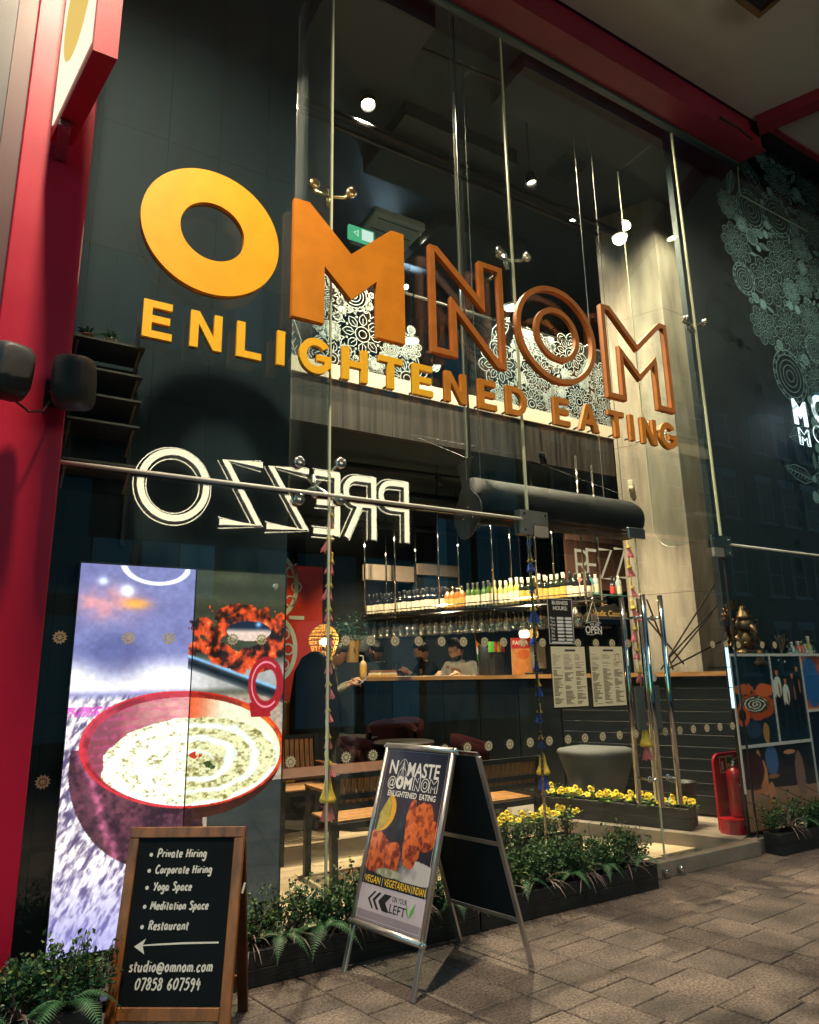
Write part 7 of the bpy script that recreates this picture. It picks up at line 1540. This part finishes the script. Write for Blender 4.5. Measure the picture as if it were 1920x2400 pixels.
def person(loc, yaw, lb, skin, shirt, trousers, hair, nod=0.3, turn=0.0, lean=.1, hands=((-.16, -.36, 1.20), (.16, -.36, 1.20)), beard=False, glasses=False, k=1.0, collar=None, hairlen=0.0):
    M = MT(loc, yaw) @ Matrix.Scale(k, 4); t = thing('person', lb, 'person', M=MT(loc, yaw))
    T = lambda mb: setattr(mb, 'v', [tuple(M @ Vector(q)) for q in mb.v]) or mb
    ln = Vector((0, -lean, 0)); N_ = Vector((0, -lean * 1.15, 1.44)); sh_ = [Vector((s * .185, -lean, 1.39)) for s in (-1, 1)]
    HC = N_ + Vector((0, -.035 - nod * .09, .155 - nod * .045)); HM = Matrix.Translation(HC) @ Matrix.Rotation(turn, 4, 'Z') @ Matrix.Rotation(nod, 4, 'X')
    wr = [Vector(h) for h in hands]; el = []
    for s, S, Wp in ((-1, sh_[0], wr[0]), (1, sh_[1], wr[1])):
        mid = (S + Wp) / 2; dd = (Wp - S).length; h_ = math.sqrt(max(.001, .285 ** 2 - min(dd / 2, .28) ** 2)); out = Vector((s * .55, .45, -.7)).normalized(); ax_ = (Wp - S).normalized(); out = (out - ax_ * out.dot(ax_)).normalized(); el.append(mid + out * h_)
    body = [((0, 0, .92), (.15, .11)), (tuple(ln * .45 + Vector((0, 0, 1.10))), (.145, .105)), (tuple(ln * .9 + Vector((0, 0, 1.32))), (.165, .115)), (tuple(N_ - Vector((0, 0, .03))), .062), (tuple(N_ + Vector((0, -.01, .06))), .052),
            ((-.10, 0, .84), .10), ((-.11, -.01, .50), .066), ((-.11, .02, .10), .045), ((-.11, -.10, .035), .035), ((.10, 0, .84), .10), ((.11, -.01, .50), .066), ((.11, .02, .10), .045), ((.11, -.10, .035), .035)]
    be = [(0, 1), (1, 2), (2, 3), (3, 4), (0, 5), (5, 6), (6, 7), (7, 8), (0, 9), (9, 10), (10, 11), (11, 12)]
    for q in (0, 1): n0 = len(body); body += [(tuple(sh_[q]), .058), (tuple(el[q]), .043), (tuple(wr[q]), .028)]; be += [(2, n0), (n0, n0 + 1), (n0 + 1, n0 + 2)]
    vs, fs = skinmesh(body, be); mb = MB().add(vs, fs)
    hd = MB(HM).blob((0, 0, 0), (.076, .097, .122), 3, headfn); mb.add(hd.v, hd.f)
    for s in (-1, 1): e_ = MB(HM).blob((s * .078, .012, -.008), (.012, .022, .032), 1); mb.add(e_.v, e_.f)
    for q in (0, 1): hand_parts(mb, wr[q], (wr[q] - el[q]).normalized() * .7 + Vector((0, -.5, -.1)), Vector((0, 0, -1)))
    b_ = T(mb).build('body', skin, t, smooth=True)
    top = [(tuple(ln * .10 + Vector((0, 0, .90))), (.165, .125)), (tuple(ln * .45 + Vector((0, 0, 1.10))), (.160, .122)), (tuple(ln * .9 + Vector((0, 0, 1.31))), (.180, .130)), (tuple(N_ - Vector((0, 0, .045))), (.088, .080))]; te = [(0, 1), (1, 2), (2, 3)]
    for q in (0, 1): n0 = len(top); top += [(tuple(sh_[q]), .074), (tuple(el[q]), .058), (tuple(el[q].lerp(wr[q], .82)), .041)]; te += [(2, n0), (n0, n0 + 1), (n0 + 1, n0 + 2)]
    vs, fs = skinmesh(top, te); T(MB().add(vs, fs)).build('shirt', shirt, t, smooth=True)
    T(MB().lathe([(.066, -.02), (.074, .0), (.070, .03), (.060, .035)], N_ - Vector((0, -.004, .015)), 16, caps=False)).build('collar', collar or shirt, t, smooth=True)
    vs, fs = skinmesh([((0, 0, .93), (.168, .128)), ((-.10, 0, .82), .112), ((-.11, -.01, .48), .080), ((-.11, .02, .10), .062), ((.10, 0, .82), .112), ((.11, -.01, .48), .080), ((.11, .02, .10), .062)], [(0, 1), (1, 2), (2, 3), (0, 4), (4, 5), (5, 6)]); T(MB().add(vs, fs)).build('trousers', trousers, t, smooth=True)
    hr = random.Random(int(loc[0] * 100))
    def hairf(q):
        v = headfn(q); n = 1.07 + .05 * math.sin(q.x * 19 + q.z * 13) * math.cos(q.y * 17) + .16 * (noise.noise(Vector(q) * 5.0 + Vector(loc))); 
        if q.y < -.15 and q.z < .60 - .15 * abs(q.x): v = v * .80
        elif q.z < -.25 - hairlen: v = v * .80
        elif q.z < .05 and q.y < .12: v = v * .82
        else: v = v * (n + .20 * max(0, q.z))
        return v
    T(MB(HM).blob((0, .004, .006), (.079, .100, .124), 4, hairf)).build('hair', hair, t, smooth=True)
    if beard: T(MB(HM).blob((0, -.006, -.012), (.077, .098, .124), 3, lambda q: headfn(q) * (1.035 if (q.z < -.34 and q.y < .25 and not (abs(q.x) < .22 and -.55 < q.z < -.40)) else .80))).build('beard', hair, t, smooth=True)
    ey = MB(HM)
    for s in (-1, 1): ey.blob((s * .028, -.082, .006), .0095, 1)
    T(ey).build('eyes', mat('eye_dark', (.02, .012, .01), .2), t); eb = MB(HM)
    for s in (-1, 1): eb.bar((s * .012, -.098, .028), (s * .046, -.090, .030), .006, .008)
    T(eb).build('eyebrows', hair, t)
    if glasses:
        gm_ = MB(HM)
        for s in (-1, 1): gm_.tube([(s * .032 + .023 * math.cos(a), -.108 + .004 * abs(math.cos(a)), .004 + .019 * math.sin(a)) for a in [2 * math.pi * i / 14 for i in range(15)]], .002, 5, False); gm_.tube([(s * .055, -.102, .006), (s * .080, -.01, .010)], .002, 5, False)
        gm_.tube([(-.009, -.112, .006), (.009, -.112, .006)], .002, 5); T(gm_).build('glasses', M_black, t)
    return t
def sk_(n, c): return mat(n, c, .5, var=.08, scale=12)
Sk1, Sk2, Sk3 = sk_('skin_a', (.40, .22, .13)), sk_('skin_b', (.44, .25, .155)), sk_('skin_c', (.36, .19, .11))
M_hair = mat('black_hair', (.010, .008, .007), .45, var=.3, bump=.4, bscale=200); M_wsh = mat('white_shirt', (.80, .74, .62), .8, var=.10, scale=20, bump=1.0, bscale=16); M_hood = mat('black_hoodie', (.012, .012, .014), .85, var=.2); M_beige = mat('beige_jacket', (.22, .185, .13), .85, var=.2, scale=14, bump=1.0, bscale=16); M_tr = mat('dark_trousers', (.015, .015, .018), .85)
face = math.atan2(-V.y, -V.x) + math.pi / 2           # a figure faces -y; this turns it toward the street side
def barside(px, s_): p = onbar(px, s_); return (p.x, p.y, .098)
person(barside(984, .78), face, 'man with glasses and beard in white shirt looking down', Sk2, M_wsh, M_tr, M_hair, .40, -.5, .16, ((-.14, -.40, 1.28), (.15, -.42, 1.28)), True, True, .985)
person(barside(912, .86), face - .5, 'bearded man in black hoodie opening a jar', Sk2, M_hood, M_tr, M_hair, .25, -.65, .10, ((-.10, -.40, 1.30), (.06, -.40, 1.34)), True, False, .985)
person(barside(808, .72), face - .9, 'clean-shaven man in white shirt turned to the left', Sk3, M_wsh, M_tr, M_hair, .15, -.6, .05, ((-.18, -.34, 1.16), (.16, -.36, 1.16)), False, False, 1.0)
pz_ = at(668, 1400, 8.0); person((pz_.x, pz_.y, .098), 1.15, 'person in beige jacket holding a phone at the bar end', Sk1, M_beige, M_tr, M_hair, .45, .1, .16, ((-.10, -.42, 1.22), (.16, -.46, 1.26)), False, False, .96)
p = barside(912, .86); q = MT(p, face - .5) @ Vector((-.02, -.52, 1.36)); t = thing('glass_jar', 'small dark jar in the hands of the man in black', 'jar', q); MB().lathe([(.035, -.07), (.042, -.06), (.042, .03), (.030, .05), (.031, .075), (.001, .076)], q, 14, caps=False).build('body', mat('jar_dark', (.03, .035, .02), .15), t, smooth=True)
q = MT((pz_.x, pz_.y, .098), 1.15) @ Vector((.06, -.56, 1.20)); t = thing('mobile_phone', 'mobile phone with lit screen held at the bar end', 'phone', q); MB(MT(q, 1.15) @ Matrix.Rotation(R(50), 4, 'X')).bbox(-.038, .038, -.005, .005, -.075, .075, .003).build('case', M_black, t); MB(MT(q, 1.15) @ Matrix.Rotation(R(50), 4, 'X')).box(-.034, .034, .0052, .0062, -.07, .07).build('screen', glow('phone_glow', (.8, .9, 1), 1.2), t)
# black coat hung on a chair back at the left end
p = at(663, 1430, 7.0); t = thing('draped_coat', 'black coat draped over a high chair at left', 'coat', (p.x, 7.0, .1)); mb = MB(); nn_ = 20
for z, r, ry in [(.12, .26, .20), (.6, .27, .21), (1.1, .25, .19), (1.42, .22, .16), (1.56, .15, .11), (1.62, .05, .05)]:
    for k in range(nn_): a = 2 * math.pi * k / nn_; f_ = 1 + .06 * math.sin(k * 2.5 + z * 4); mb.v.append((p.x + r * f_ * math.cos(a), 7.0 + ry * f_ * math.sin(a), z))
mb.f = [(i * nn_ + k, i * nn_ + (k + 1) % nn_, (i + 1) * nn_ + (k + 1) % nn_, (i + 1) * nn_ + k) for i in range(5) for k in range(nn_)] + [tuple(5 * nn_ + k for k in range(nn_))]; mb.build('cloth', M_hood, t, smooth=True)

# ------------------------------------------------------------------ plants of one kind in one planter are told apart by their place
ORD = 'first second third fourth fifth sixth seventh eighth ninth tenth eleventh twelfth thirteenth fourteenth fifteenth sixteenth seventeenth eighteenth nineteenth twentieth'.split()
same = {}
for o in SC.objects:
    if o.parent is None and (o.get('category') == 'plant' or o.get('group') == 'bottles on the hanging rack'): same.setdefault(o['label'], []).append(o)
for lb, os_ in same.items():
    if len(os_) < 2: continue
    def across(o):
        q = fr_xy(o.matrix_basis.translation); return q[0] / q[2]
    for k, o in enumerate(sorted(os_, key=across)): o['label'] = lb + ', %s from the left' % ORD[min(k, 19)]
